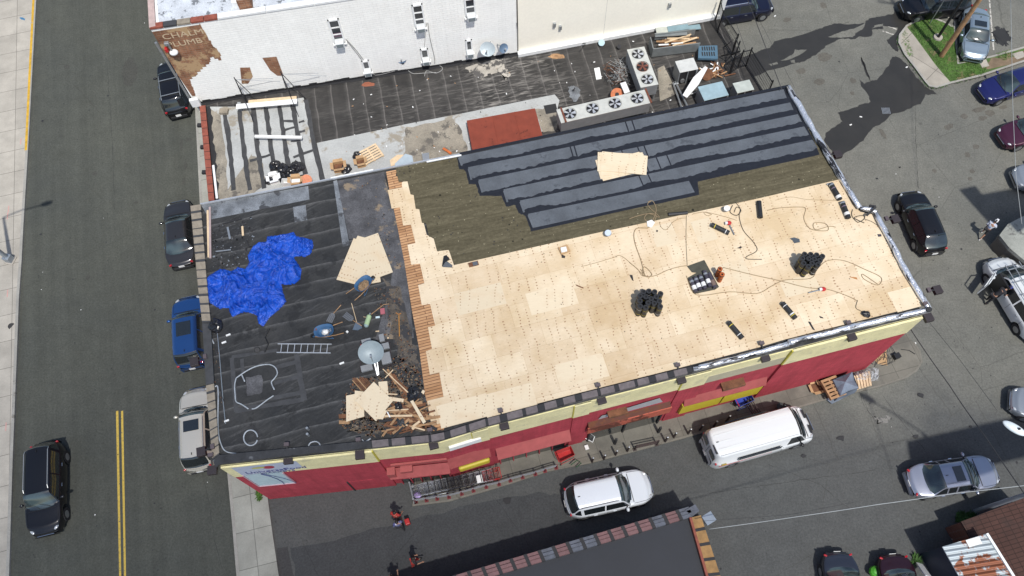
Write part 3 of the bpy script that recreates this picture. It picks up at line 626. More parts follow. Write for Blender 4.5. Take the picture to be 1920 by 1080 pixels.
# old plank strip and plywood deck
rs('plank_deck', [(724, 322), (744, 318), (742, 330), (764, 336), (790, 500), (818, 600), (845, 760), (832, 806), (812, 808), (806, 780), (797, 740), (786, 655), (772, 580), (758, 490), (741, 405), (729, 350)], .012, planks(), th=.011)
ply = plydeck()
plyp = [(753.5, 342), (753.5, 351.6), (727, 356.3), (734.3, 391), (749.6, 388.7), (756, 422.7), (770.4, 421), (779, 455.8), (764, 459), (771, 496), (787.6, 494.4), (795.7, 531), (784, 534.4), (790.8, 572), (806.5, 569.6), (816, 610.5), (802.4, 613.4), (810, 654.3), (798.5, 658.2), (806, 702.5), (823.8, 698.4), (831.7, 744), (801, 751.3), (809, 797.8), (828, 793.4), (830, 803), (905, 783), (1080, 738), (1280, 688), (1423, 651), (1473, 636), (1731, 571.5), (1677, 467), (1637, 402), (1613, 397), (1597, 377), (1572, 333), (1180, 416), (851, 490), (838, 462), (800, 440), (780, 360), (764, 336)]
rs('plywood_deck', plyp, .032, ply, th=.02)
# darker and lighter replaced sheets on the deck (their own colour)
lp = plysheet('new_plywood_sheet', 1.01); tp = plysheet('tan_plywood_sheet', .93)
ncell = [0]
def cell(cx, cy, l, wd, mat, dz=.036):
    ncell[0] += 1; c = P(cx, cy, ZR + dz - .002 + .0009 * (ncell[0] % 5)); a = BA; q = [Vector((sx * l / 2, sy * wd / 2, 0)) for sx, sy in ((-1, -1), (1, -1), (1, 1), (-1, 1))]
    mb = MB(); mb.add([v for v in q], [(0, 1, 2, 3)], mat); mb.v = [Matrix.Rotation(a, 3, 'Z') @ v + c for v in mb.v]
    mb.build('deck_sheet', bld)
for cx, cy, l, wd, mt in ((1700, 560, 1.5, 1.1, lp), (1090, 740 - 45, 2.4, 1.2, lp), (900, 560, 2.4, 1.2, tp), (1245, 440, 1.2, 1.2, tp), (1320, 432, 1.0, 1.3, tp), (1500, 535, 1.8, .9, tp), (1035, 560, 2.4, 1.2, lp), (870, 770, 2.4, 1.1, lp), (955, 750, 2.4, 1.1, lp), (1640, 450, 1.6, 1.2, lp), (1360, 515, 2.4, 1.2, tp)):
    cell(cx, cy, l, wd, mt)
ol = underlay()
rs('underlayment', [(741, 312), (865, 288), (1479, 162), (1575, 336), (1426, 371), (1180, 424), (1129, 434.4), (851, 497), (841.5, 468.5), (819.5, 471), (812.5, 445), (804.5, 444), (798.7, 418.7), (791, 417.6), (786, 392), (779.4, 391.4), (775.5, 365.5), (769.7, 364.4), (764, 340), (747.5, 341)], .040, ol, th=.006)
bl = var('fresh_tar', (.012, .013, .017), .38, amt=.3, scale=5, spec=.6)
rs('tar_bed',  [(857, 291), (1479, 163), (1538, 290), (1309, 340), (1310, 366), (1190, 391), (996, 434), (985, 404), (972, 400), (966, 384), (950, 388), (940, 367), (900, 368), (893, 345), (880, 345), (872, 318), (861, 318)], .044, bl, jg=.035, n=5)
slate = var('new_membrane', (.085, .096, .110), .62, amt=.25, scale=.9, spots=((.055, .063, .074), .6, 1.4), bump=.008, fine=.1)
rows = [((859.4, 293), (865, 311.5), (1469, 167), (1476.5, 187), [.505, .525]),
        ((877.5, 313.6), (883, 338), (1481.7, 192), (1489, 208.5), [.31, .322]),
        ((897, 337), (903.5, 362), (1496, 214), (1505.5, 232), [.44, .49, .51]),
        ((944, 355), (950.5, 380), (1508, 237), (1519, 256), [.46, .5, .535]),
        ((974.7, 376), (981.5, 399), (1523, 262), (1536, 281), [.40, .43]),
        ((990, 401), (999.5, 428), (1291.7, 339), (1303, 361), [])]
rr = random.Random(4)
for k, (tl, bl_, tr, br, cuts) in enumerate(rows):
    zt = ZR + .052 + .001 * (k % 2); A, B, A2, B2 = P(*tl, zt), P(*bl_, zt), P(*tr, zt), P(*br, zt)
    cs = [0.0] + cuts + [1.0]
    for i in range(len(cs) - 1):
        t0, t1 = cs[i] + (.002 if i else 0), cs[i + 1] - (.002 if i < len(cs) - 2 else 0)
        if t1 - t0 < .004: continue
        up = [A.lerp(A2, t0), A.lerp(A2, t1)]; lo = []
        n = max(2, int((t1 - t0) * 220)); d = (B - A)
        for j in range(n + 1):
            t = t1 + (t0 - t1) * j / n; q = B.lerp(B2, t); e = A.lerp(A2, t)
            cut = (.20 + .34 * mnoise.noise(Vector((t * 9, k * 3.1, 0))) + .16 * mnoise.noise(Vector((t * 60, k * 5.1, 2))) + rr.uniform(-.02, .03)) if k < 5 else 0.03
            lo.append(q.lerp(e, max(0.02, cut * .8)))
        MB().prism(up + lo, zt - .008, zt, slate).build('membrane_strip', bld)
    MB().beam(P(tl[0] + 1, tl[1] + 3, zt + .02), P(bl_[0] + 1, bl_[1] - 1, zt + .02), .1, .05, slate).build('strip_end_roll', bld)
# north edge flashing and parapets
N1 = Wall(NW, NE1); mb = MB()
a, b = P(376, 383, ZC - .05), P(862, 289.5, ZC - .05)
mb.beam(a, b, .07, .1, M['alu']); mb.beam(P(620, 333.5, ZC), P(700, 318, ZC), .05, .05, M['white']); mb.beam(P(800, 303.5, ZC), P(865, 291, ZC), .08, .05, M['white'])
mb.build('edge_flashing', bld)
mb = MB().beam(P(862, 289, ZR + .04), P(1480, 161.5, ZR + .04), .16, .08, bl); mb.build('edge_strip', bld)
tile_l = var('weathered_beige_coping', (.25, .215, .165), .8, amt=.25, scale=4); tile_g = var('taupe_coping_tile', (.135, .115, .115), .75, amt=.25, scale=5)
def coping(p0s, p1s, wd_px_in, n, name, mats, joint=.32, h=.12, z=ZC, jt=None):
    """segmented coping between an outer and an inner px polyline"""
    def along(pl, t):
        w3 = PP(pl, z); ds = [(b - a).length for a, b in zip(w3, w3[1:])]; L = sum(ds) * t
        for (a, b), d in zip(zip(w3, w3[1:]), ds):
            if L <= d or b is w3[-1]: return a.lerp(b, min(1, L / d))
            L -= d
    mb = MB()
    for k in range(n):
        t0, t1 = k / n, (k + 1) / n; m = mats[k % len(mats)]; tm = t0 + (t1 - t0) * (1 - joint * random.uniform(.45, 1.45))
        mb.prism([along(p0s, t0), along(p0s, tm), along(p1s, tm), along(p1s, t0)], z - h, z, m)
        e = .004
        mb.prism([along(p0s, tm), along(p0s, t1), along(p1s, t1), along(p1s, tm)], z - h - e, z + .012, jt or drk)
    return mb.build(name, bld)
coping([(357, 386), (372, 545), (379, 605)], [(376, 383), (389, 545), (395, 605)], 0, 14, 'coping', [tile_l], .2, jt=tar)
MB().prism(PP([(379, 606), (386, 722), (401, 718), (395, 606)], ZC), ZC - .12, ZC, tar).build('coping', bld)
coping([(386, 723), (398, 862)], [(401, 719), (411, 852)], 0, 8, 'coping', [tile_l], .22, jt=tar)
MB().prism(PP([(398, 863), (405, 876), (411, 871), (548, 854), (690, 840), (697, 839), (697, 826), (548, 840), (411, 853)], ZC), ZC - .14, ZC, var('tarred_parapet', (.03, .031, .033), .55, amt=.5, scale=2, spots=((.11, .115, .12), .6, 2))).build('coping', bld)
coping([(698, 839), (822, 826.5), (912, 798.5), (1083, 751.5), (1255, 708.5), (1300, 697)], [(697, 826), (822, 814), (908, 786), (1080, 740), (1253, 697), (1297, 687)], 0, 17, 'coping', [tile_g], .28)
fo = foil()
fo2 = foil(R(106))
def foilbar(px, r=.16, z=ZC - .02, name='foil_coping'):
    pts = []
    w3 = PP(px, z)
    for a, b in zip(w3, w3[1:]):
        n = max(2, int((b - a).length / .35)); pts += [a.lerp(b, k / n) + Vector((0, 0, random.uniform(-.02, .02))) for k in range(n)]
    pts.append(w3[-1]); mb = MB().tube(pts, r * .85, fo2 if abs(w3[-1].y - w3[0].y) > abs(w3[-1].x - w3[0].x) else fo, 8)
    for v in mb.v: v += Vector((random.uniform(-.02, .02),) * 3)
    mb.build(name, bld, smooth=True)
foilbar([(1300, 692), (1375, 673), (1455, 651), (1478, 645)], .15); foilbar([(1478, 643), (1600, 612), (1742, 581)], .17)
foilbar([(1742, 580), (1700, 512), (1642, 400)], .17); foilbar([(1642, 400), (1634, 392), (1612, 390)], .15); foilbar([(1612, 390), (1560, 305), (1478, 163)], .19)
MB().beam(P(1625, 404, ZC + .1), P(1642, 388, ZC + .25), .1, .1, drk).beam(P(1642, 388, ZC + .1), P(1630, 386, ZC + .1), .12, .1, drk).build('pipe_elbow', bld)
MB().cyl(P(1742, 580, ZC), P(1742, 580, ZC + .25), .14, .12, drk, 8).build('corner_cap', bld)
# sheet-metal boxes on the parapet: floodlights
def flood(px, py, dirp, z=ZC, w_=.42):
    c = P(px, py, z - .28); a = atan2(*dirp[::-1]); d = Vector((cos(a), sin(a), 0)); f = MB()
    f.box(c + d * .12, (.4, w_, .22), M['dark_lamp'], rz=a)
    fl = f.build('floodlight', bld, bevel=.01); g = MB()
    g.beam(c - d * .55 + Vector((0, 0, .36)), c - d * .1 + Vector((0, 0, .1)), .06, .05, drk); g.box(c - d * .5 + Vector((0, 0, .34)), (.16, .22, .14), M['dark_lamp2'], rz=a); g.build('bracket', fl)
M['dark_lamp'] = plain('dark_bronze_metal', (.045, .036, .038), .5, .3); M['dark_lamp2'] = plain('taupe_metal', (.12, .095, .1), .5, .3)
sd_ = (wsp.n.x, wsp.n.y); se_ = (weast.n.x, weast.n.y); sw_ = (-1, -.25); sx_ = (1, .25)
for px, py, d in ((541, 857, sd_), (675, 848, sd_), (812, 829, se_), (944, 793, se_), (1126, 745, se_), (1275, 707, se_), (1432, 666, se_), (1594, 627, se_), (1738, 592, se_), (399, 877, sd_), (370, 678, sw_), (383, 846, sw_), (1674, 412, sx_), (1753, 545, sx_), (1566, 291, sx_)):
    flood(px, py, d)
# sealant beads and roof details
def smooth_px(pts, n=6):
    out = []
    for i in range(len(pts) - 1):
        p0, p1, p2, p3 = pts[max(i - 1, 0)], pts[i], pts[i + 1], pts[min(i + 2, len(pts) - 1)]
        for k in range(n):
            t = k / n; out.append(tuple(.5 * ((2 * p1[j]) + (-p0[j] + p2[j]) * t + (2 * p0[j] - 5 * p1[j] + 4 * p2[j] - p3[j]) * t * t + (-p0[j] + 3 * p1[j] - 3 * p2[j] + p3[j]) * t ** 3) for j in (0, 1)))
    return out + [pts[-1]]
seal = var('white_sealant', (.34, .37, .40), .5, amt=.35, scale=4)
def bead(pts, r=.032, mat=None, name='sealant_bead', z=ZR + .03, par=None):
    return MB().tube([P(*q, z) for q in smooth_px(pts)], r, mat or seal, 6).build(name, par or bld, smooth=True)
for L in ([(262, 392), (330, 345), (400, 312), (480, 300), (525, 320), (540, 360), (520, 395), (500, 422), (520, 470)], [(515, 510), (470, 540), (400, 592), (368, 600)], [(262, 392), (252, 440), (255, 500), (262, 550), (300, 570), (345, 600)],
          [(95, 122), (112, 160)], [(120, 450), (140, 470), (140, 740), (165, 850), (200, 890), (262, 902)], [(318, 900), (360, 920), (410, 915), (425, 890)], [(750, 850), (765, 828), (800, 820), (825, 835), (820, 850), (760, 855)], [(300, 370), (320, 415)],
          [(60, 390), (68, 350), (100, 345), (100, 375), (65, 392)], [(1112, 805), (1130, 822), (1170, 800)]):
    bead(b_(L))
ci = b_([(360 + 47 * cos(t), 795 + 52 * sin(t)) for t in [i * pi / 8 + .3 for i in range(16)]]); bead(ci, .034)
MB().tube([P(*q, ZR + .05) for q in b_([(135, 90), (150, 250), (175, 560), (190, 700)])], .02, M['steel'], 5).build('conduit', bld)
for q in ([(155, 470), (178, 550)], ):
    MB().tube([P(*k, ZR + .05) for k in b_(q)], .02, drk, 5).build('conduit', bld)
mb = MB()
for q in ((750, 740), (752, 780)): c = P(*b_([q])[0], ZR); mb.cyl(c, c + Vector((0, 0, .3)), .06, .06, M['steel'], 10)
mb.build('vent_pipe', bld)
MB().cyl(P(482, 656, ZR), P(482, 656, ZR + .12), .14, .12, drk, 12).build('roof_drain', bld)
# awnings: sloping painted metal hoods
aw = rusty('coral_awning_metal', (.36, .085, .08), (.3, .07, .035), .66, 1.2, .55, .1); awr = rusty('rusted_awning_metal', (.42, .10, .06), (.16, .045, .025), .50, .55, .7, .1); mbr = rusty('burnt_awning_top', (.12, .045, .03), (.2, .07, .03), .5, 1.0)
def awning(wl, u0, u1, zt, zb, out, o0, mat, name='awning', fascia=.0):
    mb = MB(); t = [wl.p(u0, zt, o0), wl.p(u1, zt, o0)]; b = [wl.p(u0, zb, o0 + out), wl.p(u1, zb, o0 + out)]
    mb.quad(b[0], b[1], t[1], t[0], mat); dn = Vector((0, 0, -.06)); mb.quad(t[0] + dn, t[1] + dn, b[1] + dn, b[0] + dn, mat)
    mb.quad(b[0] + dn, b[1] + dn, b[1], b[0], mat)
    for i in (0, 1): mb.add([t[i], b[i], b[i] + dn, wl.p((u0, u1)[i], zb, o0)], [(0, 1, 2, 3)], mat)
    return mb.build(name, bld)
awning(wsp, 6.95, 9.98, 3.75, 3.15, .42, .05, aw); awning(wmid, .05, 2.2, 4.1, 3.3, .32, .0, aw)
mb = MB(); wsp.box(mb, 7.2, 9.95, 4.3, 4.6, .02, .12, aw); mb.build('pipe_casing', bld)
awning(weast, .25, 4.15, 3.3, 2.7, .45, .0, aw); awning(weast, 5.1, 9.5, 3.75, 3.45, .24, .0, mbr); 
mb = MB(); weast.box(mb, 5.05, 9.55, 2.55, 3.46, .2, .28, awr); mb.build('awning_fascia', bld)
awning(weast, 10.3, 14.85, 3.6, 2.95, .26, 0.0, aw)
yb = plain('yellow_awning_paint', (.5, .4, .03), .55)
mb = MB(); weast.box(mb, 10.25, 12.5, 1.5, 2.9, .08, .24, yb); weast.box(mb, 12.6, 14.75, 1.5, 2.9, .08, .24, yb); mb.build('roller_shutter', bld)
mb = MB(); wmid.box(mb, .45, 2.1, 2.4, 3.0, .2, .42, yb); mb.build('yellow_canopy_edge', bld, bevel=.1)
for (u0, u1, wl) in ((.4, 4.0, weast), (7.2, 9.8, wsp)):       # dark shopfront openings with red frames
    mb = MB(); wl.box(mb, u0, u1, .1, 2.7, .01, .03, M['glass']); mb.build('shop_window', bld)
    mb = MB()
    for k in range(6): wl.box(mb, u0 + (u1 - u0) * k / 5 - .03, u0 + (u1 - u0) * k / 5 + .03, .1, 2.7, .03, .1, redw)
    wl.box(mb, u0, u1, 1.3, 1.36, .03, .09, redw); mb.build('window_bars', bld)
mb = MB(); weast.box(mb, 5.3, 9.4, .1, 2.5, .01, .04, M['glass']); mb.build('shop_entrance', bld)
mb = MB()
for u in (5.3, 7.3, 9.3): weast.box(mb, u - .05, u + .05, 0, 2.5, .04, .12, drk)
mb.build('door_frame', bld)
for u in (6.7, 9.2): mb = MB(); c = weast.p(u, 0, .6); mb.beam(c, c + Vector((0, 0, 1.1)), .12, .12, drk); mb.build('canopy_post', bld)
mb = MB(); wsp.box(mb, 4.6, 5.9, .05, 2.1, .10, .115, redw); mb.build('door', bld); mb = MB(); wsp.box(mb, 4.55, 4.62, .05, 2.15, .10, .16, drk); mb.build('door_trim', bld)
# small fittings on the wall
mb = MB(); wsp.box(mb, 6.9, 7.3, 3.2, 3.9, .02, .4, aw); wsp.box(mb, 7.6, 8.2, 3.9, 4.2, .02, .4, aw); mb.build('meter_box', bld)
gp = plain('grey_panel', (.36, .36, .37), .6); mb = MB(); weast.poly(mb, [(5.6, 4.05), (9.0, 4.2), (8.7, 5.1), (6.6, 4.75), (6.4, 4.7), (6.3, 4.55), (5.75, 4.6)], .06, gp); mb.build('sign_panel', bld)
mb = MB(); weast.box(mb, 6.0, 7.0, 4.75, 4.95, .0, .35, M['wood_dark']); mb.build('wall_vent', bld)
mb = MB(); weast.box(mb, 12.0, 13.2, 4.5, 4.75, .0, .4, M['wood_dark']); mb.build('wall_vent', bld)
mb = MB(); wmid.box(mb, .35, 1.9, 6.0, 6.5, .03, .15, M['white']); mb.build('light_box', bld)
bz = var('beige_block_wall', (.40, .37, .26), .75, amt=.1, scale=2); mb = MB(); weast.box(mb, 10.95, 14.95, ZB, ZB + 1.0, .03, .05, bz); mb.build('beige_wall_strip', bld)
# painted sign on the west end
sg = plain('lavender_sign_board', (.42, .46, .56), .5); sb = plain('pale_blue_sign_board', (.42, .54, .58), .45)
so_ = .125; mb = MB(); wsp.poly(mb, [(.42, 5.72), (.42, 7.42), (3.35, 7.42), (3.35, 6.25), (2.25, 5.72)], so_, sg); sgn = mb.build('sign', bld)
mb = MB(); wsp.poly(mb, [(.45, 3.38), (2.25, 3.30), (2.25, 5.95), (.45, 5.85)], so_ + .012, sb); mb.build('lower_board', sgn)
mb = MB()
for a, b in (((.45, 3.38), (2.25, 3.3)), ((.45, 3.38), (.45, 5.85)), ((2.25, 3.3), (2.25, 5.6))): mb.beam(wsp.p(*a, so_ + .02), wsp.p(*b, so_ + .02), .05, .05, plain('pink_frame', (.5, .32, .36), .5))
mb.build('frame', sgn)
ink = plain('blue_violet_lettering', (.06, .07, .22), .5)
text('Universal', .54, ink, sgn, wsp, 1.62, 6.2, so_ + .01, 0.92); text('Food', .54, ink, sgn, wsp, 3.0, 6.2, so_ + .01, .92)
text('MARKETS', .30, plain('dark_lettering', (.08, .09, .2), .5), sgn, wsp, 2.1, 5.84, so_ + .02, 1.25)
mb = MB(); q = [wsp.p(1.95 + .26 * cos(t), 6.85 + .26 * sin(t), so_ + .01) for t in [i * pi / 8 for i in range(16)]]; mb.add(q, [tuple(range(16))], plain('red_emblem', (.35, .03, .06), .5))
q = [wsp.p(1.5 + .3 * cos(t), 6.95 + .13 * sin(t), so_ + .013) for t in [i * pi / 8 for i in range(16)]]; mb.add(q, [tuple(range(16))], plain('yellow_emblem', (.5, .48, .12), .5)); mb.build('emblem', sgn)
bead2 = lambda pts, r, mat, name, par, wl, out: MB().tube([wl.p(u, z, out) for u, z in pts], r, mat, 5).build(name, par)
bead2([(1.3, 5.9), (1.55, 5.3), (1.7, 4.6), (1.75, 3.9), (1.7, 3.4)], .015, ink, 'cable', sgn, wsp, so_ + .05); bead2([(1.4, 5.9), (1.75, 5.2), (2.05, 4.5), (2.2, 4.0), (2.3, 3.4)], .012, ink, 'cable', sgn, wsp, so_ + .05)
# ================================================================ lower building between the two big ones
ZL = 4.9
WA, WBp, WC = P(366, 195, ZL), P(970, 101, ZL), P(1346, 29, ZL)
SEc = P(1440, 186, ZL)
low = thing('low_building', 'low flat building with patched grey and black roof beside the white wall', 'building', (0, 28, 0))
inn = lambda a, b, t: a.lerp(b, t)
fl = [P(391, 378, 5.1) + Vector((0, -1.2, 0)), P(374, 198, 5.1), WA + Vector((.1, -.02, 0)), WBp + Vector((0, -.03, 0)), WC + Vector((0, -.03, 0)), SEc, NE1 + Vector((0, .05, 0)), NW + Vector((0, .06, 0))]
fl = [Vector((p.x, p.y, 0)) for p in fl]
NWd = (NW - NE1).normalized(); nrm = Vector((NWd.y, -NWd.x, 0)); nrm = nrm if nrm.y > 0 else -nrm
fl = [Vector((*(P(391, 378, 5.1).xy), 0))] + fl[1:6] + [Vector((*(NE1 + nrm * .03).xy, 0)), Vector((*(NW + nrm * .03).xy, 0))]
brk = bricks('red_brown_brick', (.2, .07, .045), (.16, .055, .035), (.18, .14, .11), 0, .22, .075)
MB().prism(fl, 0, ZL - .1, brk).build('wall', low)
crg = membrane('ribbed_black_roofing', (.032, .030, .028), (.060, .056, .052), R(96), 1.02, (.13, .125, .12), rip=.0, dusty=.6)
def rippled():
    m = Mt('rippled_black_roofing', (.05, .05, .05), .7, spec=.4); a = R(12); v = m.pos(rot=-a); x = m.xyz(v)
    c = m.mix(m.ramp(m.noise(v, .4, 6, .65), (.35, 0), (.7, 1)), (.018, .017, .016), (.046, .043, .040))
    f = m.math('FRACT', m.math('DIVIDE', m.math('ADD', x[0], m.math('MULTIPLY', m.noise(v, .5, 2), .25)), .98))
    ln = m.math('MULTIPLY', m.ramp(f, (0, .5), (.04, 1), (.09, .05), (.8, 0), (1, .25)), m.ramp(m.noise(v, 1.6, 4, .7), (.3, .3), (.6, 1)))
    c = m.mix(m.math('MULTIPLY', ln, .7), c, (.16, .15, .14))
    g = m.ramp(m.noise(m.pos(rot=-a, scale=(.8, 5.5, 1)), 1.5, 4, .65, .5), (.48, 0), (.68, 1))
    g = m.math('MULTIPLY', g, m.ramp(m.noise(v, .16, 3), (.42, .12), (.56, 1)))
    c = m.mix(m.math('MULTIPLY', g, m.ramp(m.xyz(m.pos(scale=(.05, 1, 1), off=(9, 0, 0)))[0], (.25, .18), (.38, .85), (.55, .75), (.7, .2))), c, (.34, .32, .29))
    m.col(c); m.bump(g, .03, .4); return m.m
rip = rippled()
MB().prism(fl, ZL - .1, ZL, rip).build('roof_membrane', low)
pale = var('pale_grey_roof_coating', (.37, .38, .37), .7, amt=.16, scale=.7, spots=((.25, .225, .18), .56, .5), fine=.1, bump=.006)
dust = var('stained_roof_coating', (.25, .225, .18), .8, amt=.35, scale=.9, spots=((.11, .10, .085), .57, 1.1), fine=.2)
z3 = lambda L: [(360 + x / 3, y / 3) for x, y in L]
def ls(name, px, dz, mat, jg=0, sd=1): pl = PP(px, ZL + dz); return MB().sheet(jag(pl, jg, 5, sd) if jg else pl, ZL + dz, mat).build(name, low)
ls('silver_roof_area', [(394, 200), (440, 200), (569, 183), (580, 225), (596, 290), (609, 338), (480, 364), (402, 380)], .006, pale)
ls('stained_area', [(396, 205), (412, 215), (424, 290), (428, 355), (470, 290), (490, 300), (500, 345), (470, 366), (403, 380)], .009, dust, .06)
ls('grey_roof_area', [(594, 268), (720, 242), (760, 233), (880, 210), (1040, 177), (1049, 188), (1046, 200), (1040, 240), (870, 290), (740, 314), (610, 338)], .006, pale)
ls('stained_area', [(758, 240), (850, 222), (872, 260), (880, 288), (742, 314), (760, 285)], .009, dust, .1, 2)
ls('stained_area', [(1002, 205), (1040, 200), (1052, 240), (1018, 250)], .009, dust, .08, 3)
ls('black_patch', [(1019, 198), (1042, 194), (1046, 210), (1024, 214)], .012, drk)
cr = var('peeling_cream_coating', (.38, .35, .30), .75, amt=.25, scale=1.5, spots=((.08, .075, .07), .5, 1.6), fine=.3)
ls('peeling_patch', [(872, 128), (940, 108), (956, 138), (948, 150), (930, 135), (915, 140), (900, 150), (888, 140)], .01, cr, .12, 5)
for L in (z3([(180, 625), (205, 760), (235, 1070)]), z3([(265, 620), (300, 900), (325, 1070)]), z3([(345, 600), (370, 850), (405, 1060)]), z3([(415, 595), (450, 870), (460, 920)]), z3([(490, 590), (515, 760), (545, 950)]), z3([(565, 580), (605, 830), (640, 980)]), z3([(640, 560), (690, 830), (735, 1010)]),
          z3([(515, 680), (575, 682)]), z3([(600, 690), (632, 680)]), z3([(525, 730), (580, 712)]), z3([(600, 742), (636, 735)]), z3([(555, 795), (600, 788)]), z3([(570, 885), (690, 840)]), z3([(325, 905), (445, 870)])):
    tarline(L, .27 if len(L) > 2 else .17, ZL + .012, par=low, j=.035)
# tar flashing where the roof meets the white wall
Wn = Wall(WA, WBp); Wc = Wall(WBp, WC); mb = MB()
for k in range(40):
    t0, t1 = k / 40, (k + 1) / 40; a, b = Wn.p(Wn.L * t0, ZL, .0), Wn.p(Wn.L * t1, ZL, .0); h = .16 + .12 * random.random()
    mb.prism([a + Wn.n * (.12 + .1 * random.random()), b + Wn.n * (.12 + .1 * random.random()), b, a], ZL + .004, ZL + .02, drk); mb.quad(a + Wn.n * .02 + Vector((0, 0, 0)), b + Wn.n * .02, b + Wn.n * .02 + Vector((0, 0, h)), a + Wn.n * .02 + Vector((0, 0, h)), drk)
mb.build('tar_flashing', low)
mb = MB(); Wc.box(mb, 0, Wc.L, ZL, ZL + .25, .0, .3, M['white']); mb.build('white_flashing', low)
rt = var('red_clay_coping', (.24, .065, .04), .75, amt=.3, scale=5)
def coping2(name, par, o0, o1, i0, i1, n, mat, z, h=.15, jm=None):
    o0, o1, i0, i1 = P(*o0, z), P(*o1, z), P(*i0, z), P(*i1, z); mb = MB()
    for k in range(n):
        t0, t1 = k / n + .003, (k + 1) / n - .003; m = mat[k % len(mat)]
        mb.prism([o0.lerp(o1, t0), o0.lerp(o1, t1), i0.lerp(i1, t1), i0.lerp(i1, t0)], z - h, z, m)
    mb.prism([o0, o1, i0.lerp(i1, 1), i0], z - h - .01, z - .02, jm or drk); return mb.build(name, par)
coping2('coping', low, (374, 198), (391, 377), (385, 197), (402, 376), 12, [rt], 5.12)
tarline([(388, 200), (404, 378)], .45, ZL + .02, 'tar_strip', drk, .08, low)
for q in ((376, 235), (382, 276), (385, 323)): MB().box(P(q[0] - 1, q[1], 4.9), (.3, .22, .15), drk).build('bracket', low)
MB().beam(P(400, 310, 5.05), P(407, 372, 5.05), .12, .06, M['white']).build('flashing_strip', low)
# rusty raised hatch
hz = ZL + .55; rust = rusty('rust_red_sheet', (.235, .05, .028), (.15, .035, .02), .58, .7, .65, .3)
mb = MB().prism(PP([(875, 226), (1003, 203), (1018, 257), (886, 284)], hz), ZL, hz, rust); ho = mb.build('roof_hatch', low)
mb = MB(); 
for t in (.38, .7): mb.beam(P(875 + 128 * t, 226 - 23 * t, hz + .01), P(886 + 132 * t, 284 - 27 * t, hz + .01), .04, .03, rust)
mb.build('seam', ho)
# ---- fence round the east end
def fence(pts, h, label, name='metal_fence', z=ZL, bar=.13, rails=2, mat=None):
    w3 = PP(pts, z); f = thing(name, label, 'fence', w3[0]); mat = mat or M['black']
    mb = MB(); pm = MB()
    for a, b in zip(w3, w3[1:]):
        for k in range(rails): zz = Vector((0, 0, .12 + (h - .2) * k / (rails - 1))); mb.beam(a + zz, b + zz, .04, .04, mat)
        n = int((b - a).length / bar)
        for k in range(1, n): q = a.lerp(b, k / n); mb.beam(q, q + Vector((0, 0, h)), .018, .018, mat)
    mb.build('bars', f)
    for a in w3: MB().beam(a, a + Vector((0, 0, h + .1)), .07, .07, mat).build('post', f)
    return f
fence([(1341, 38), (1345, 60), (1372, 103)], 1.7, 'black metal bar fence on the low roof edge beside the parked black car')
fence([(1376, 112), (1368, 140), (1383, 128), (1398, 124), (1436, 184)], 1.5, 'black metal bar fence on the low roof beside the cooling units')
mb = MB(); mb.tube([P(1372, 103, ZL), P(1388, 96, ZL + 1.8), P(1352, 105, ZL + .2)], .04, M['black']); mb.tube([P(1372, 103, ZL), P(1380, 70, ZL + 1.6), P(1358, 88, ZL + .2)], .035, M['black'])
mb.tube([P(1388, 96, ZL + 1.8), P(1380, 70, ZL + 1.6)], .03, M['black']); mb.build('folded_gate', label='folded black metal gate leaning at the gap in the roof fence', cat='gate')
# ================================================================ white building and cream building
wb_h = 11.15
wt = bricks('white_painted_brick', (.90, .90, .86), (.87, .87, .83), (.80, .80, .77), Wn.a, .42, .16, .6, .05, msize=.006)
wdir = Vector((Wn.d.y, -Wn.d.x, 0)) * -1
WAg = Vector((WA.x, WA.y, 0)); WBg = Vector((WBp.x, WBp.y, 0)); back = Vector((-.235, .972, 0)) * 26
white = thing('white_building', 'tall white painted brick building with air conditioners and bare brick at its corner', 'building', (WAg.x + 9, WAg.y + 12, 0))
eb = bricks('exposed_old_brick', (.34, .17, .095), (.25, .11, .06), (.33, .25, .18), Wn.a, .5, .15, .85, .35, ((.40, .27, .15), .56, .7))
MB().prism([WAg, WBg, WBg + back, WAg + back], 0, wb_h, wt, wt).build('wall', white)
rc = var('weathered_silver_roof', (.52, .55, .58), .6, amt=.2, scale=1.2, spots=((.16, .17, .18), .57, 2.6), fine=.15)
rp = [WAg + Vector((.4, .3, 0)), WBg + Vector((-.2, .3, 0)), WBg + back, WAg + back]
MB().prism(rp, wb_h - .05, wb_h + .02, rc).build('roof', white)
cp = [rt, drk, tile_l, rt, rt]
mb = MB()
for k in range(11):
    wl = Wall(WAg, WBg); m = (rt, tar, tile_l, rt, rt)[k] if k < 5 else M['white']
    u0, u1 = (k * .72, k * .72 + .69) if k < 5 else (3.6 + (k - 5) * 2.6, 3.6 + (k - 5) * 2.6 + 2.57)
    wl.box(mb, u0, u1, wb_h, wb_h + .12, -.3, .05, m)
mb.build('coping', white)
mb = MB(); mb.prism([WAg + Vector((-.02, 0, 0)), WAg + Vector((.3, 0.1, 0)), WAg + back + Vector((.3, 0, 0)), WAg + back], wb_h + .02, wb_h + .14, var('pink_coping', (.45, .34, .31), .7, amt=.2)); mb.build('coping', white)
mb = MB(); q = P(434, 0, wb_h); q2 = P(442, 13, wb_h); mb.prism([q2 + Vector((-.15, 0, 0)), q2 + Vector((.15, 0, 0)), q2 + Vector((-2.0, 8, 0)), q2 + Vector((-2.3, 8, 0))], wb_h + .02, wb_h + .3, M['white']); mb.build('party_wall', white)
MB().box(P(459, 3, wb_h + .3), (.7, .6, .8), eb, rz=Wn.a).build('chimney', white)
for q, rr_ in (((560, 40), 0), ): pass
Wp = lambda L: [Wn.sz(*q) for q in L]
z4 = lambda L: [(260 + x / 4.154, y / 4.154) for x, y in L]
m3 = lambda L: [(360 + x / 3, y / 3) for x, y in L]
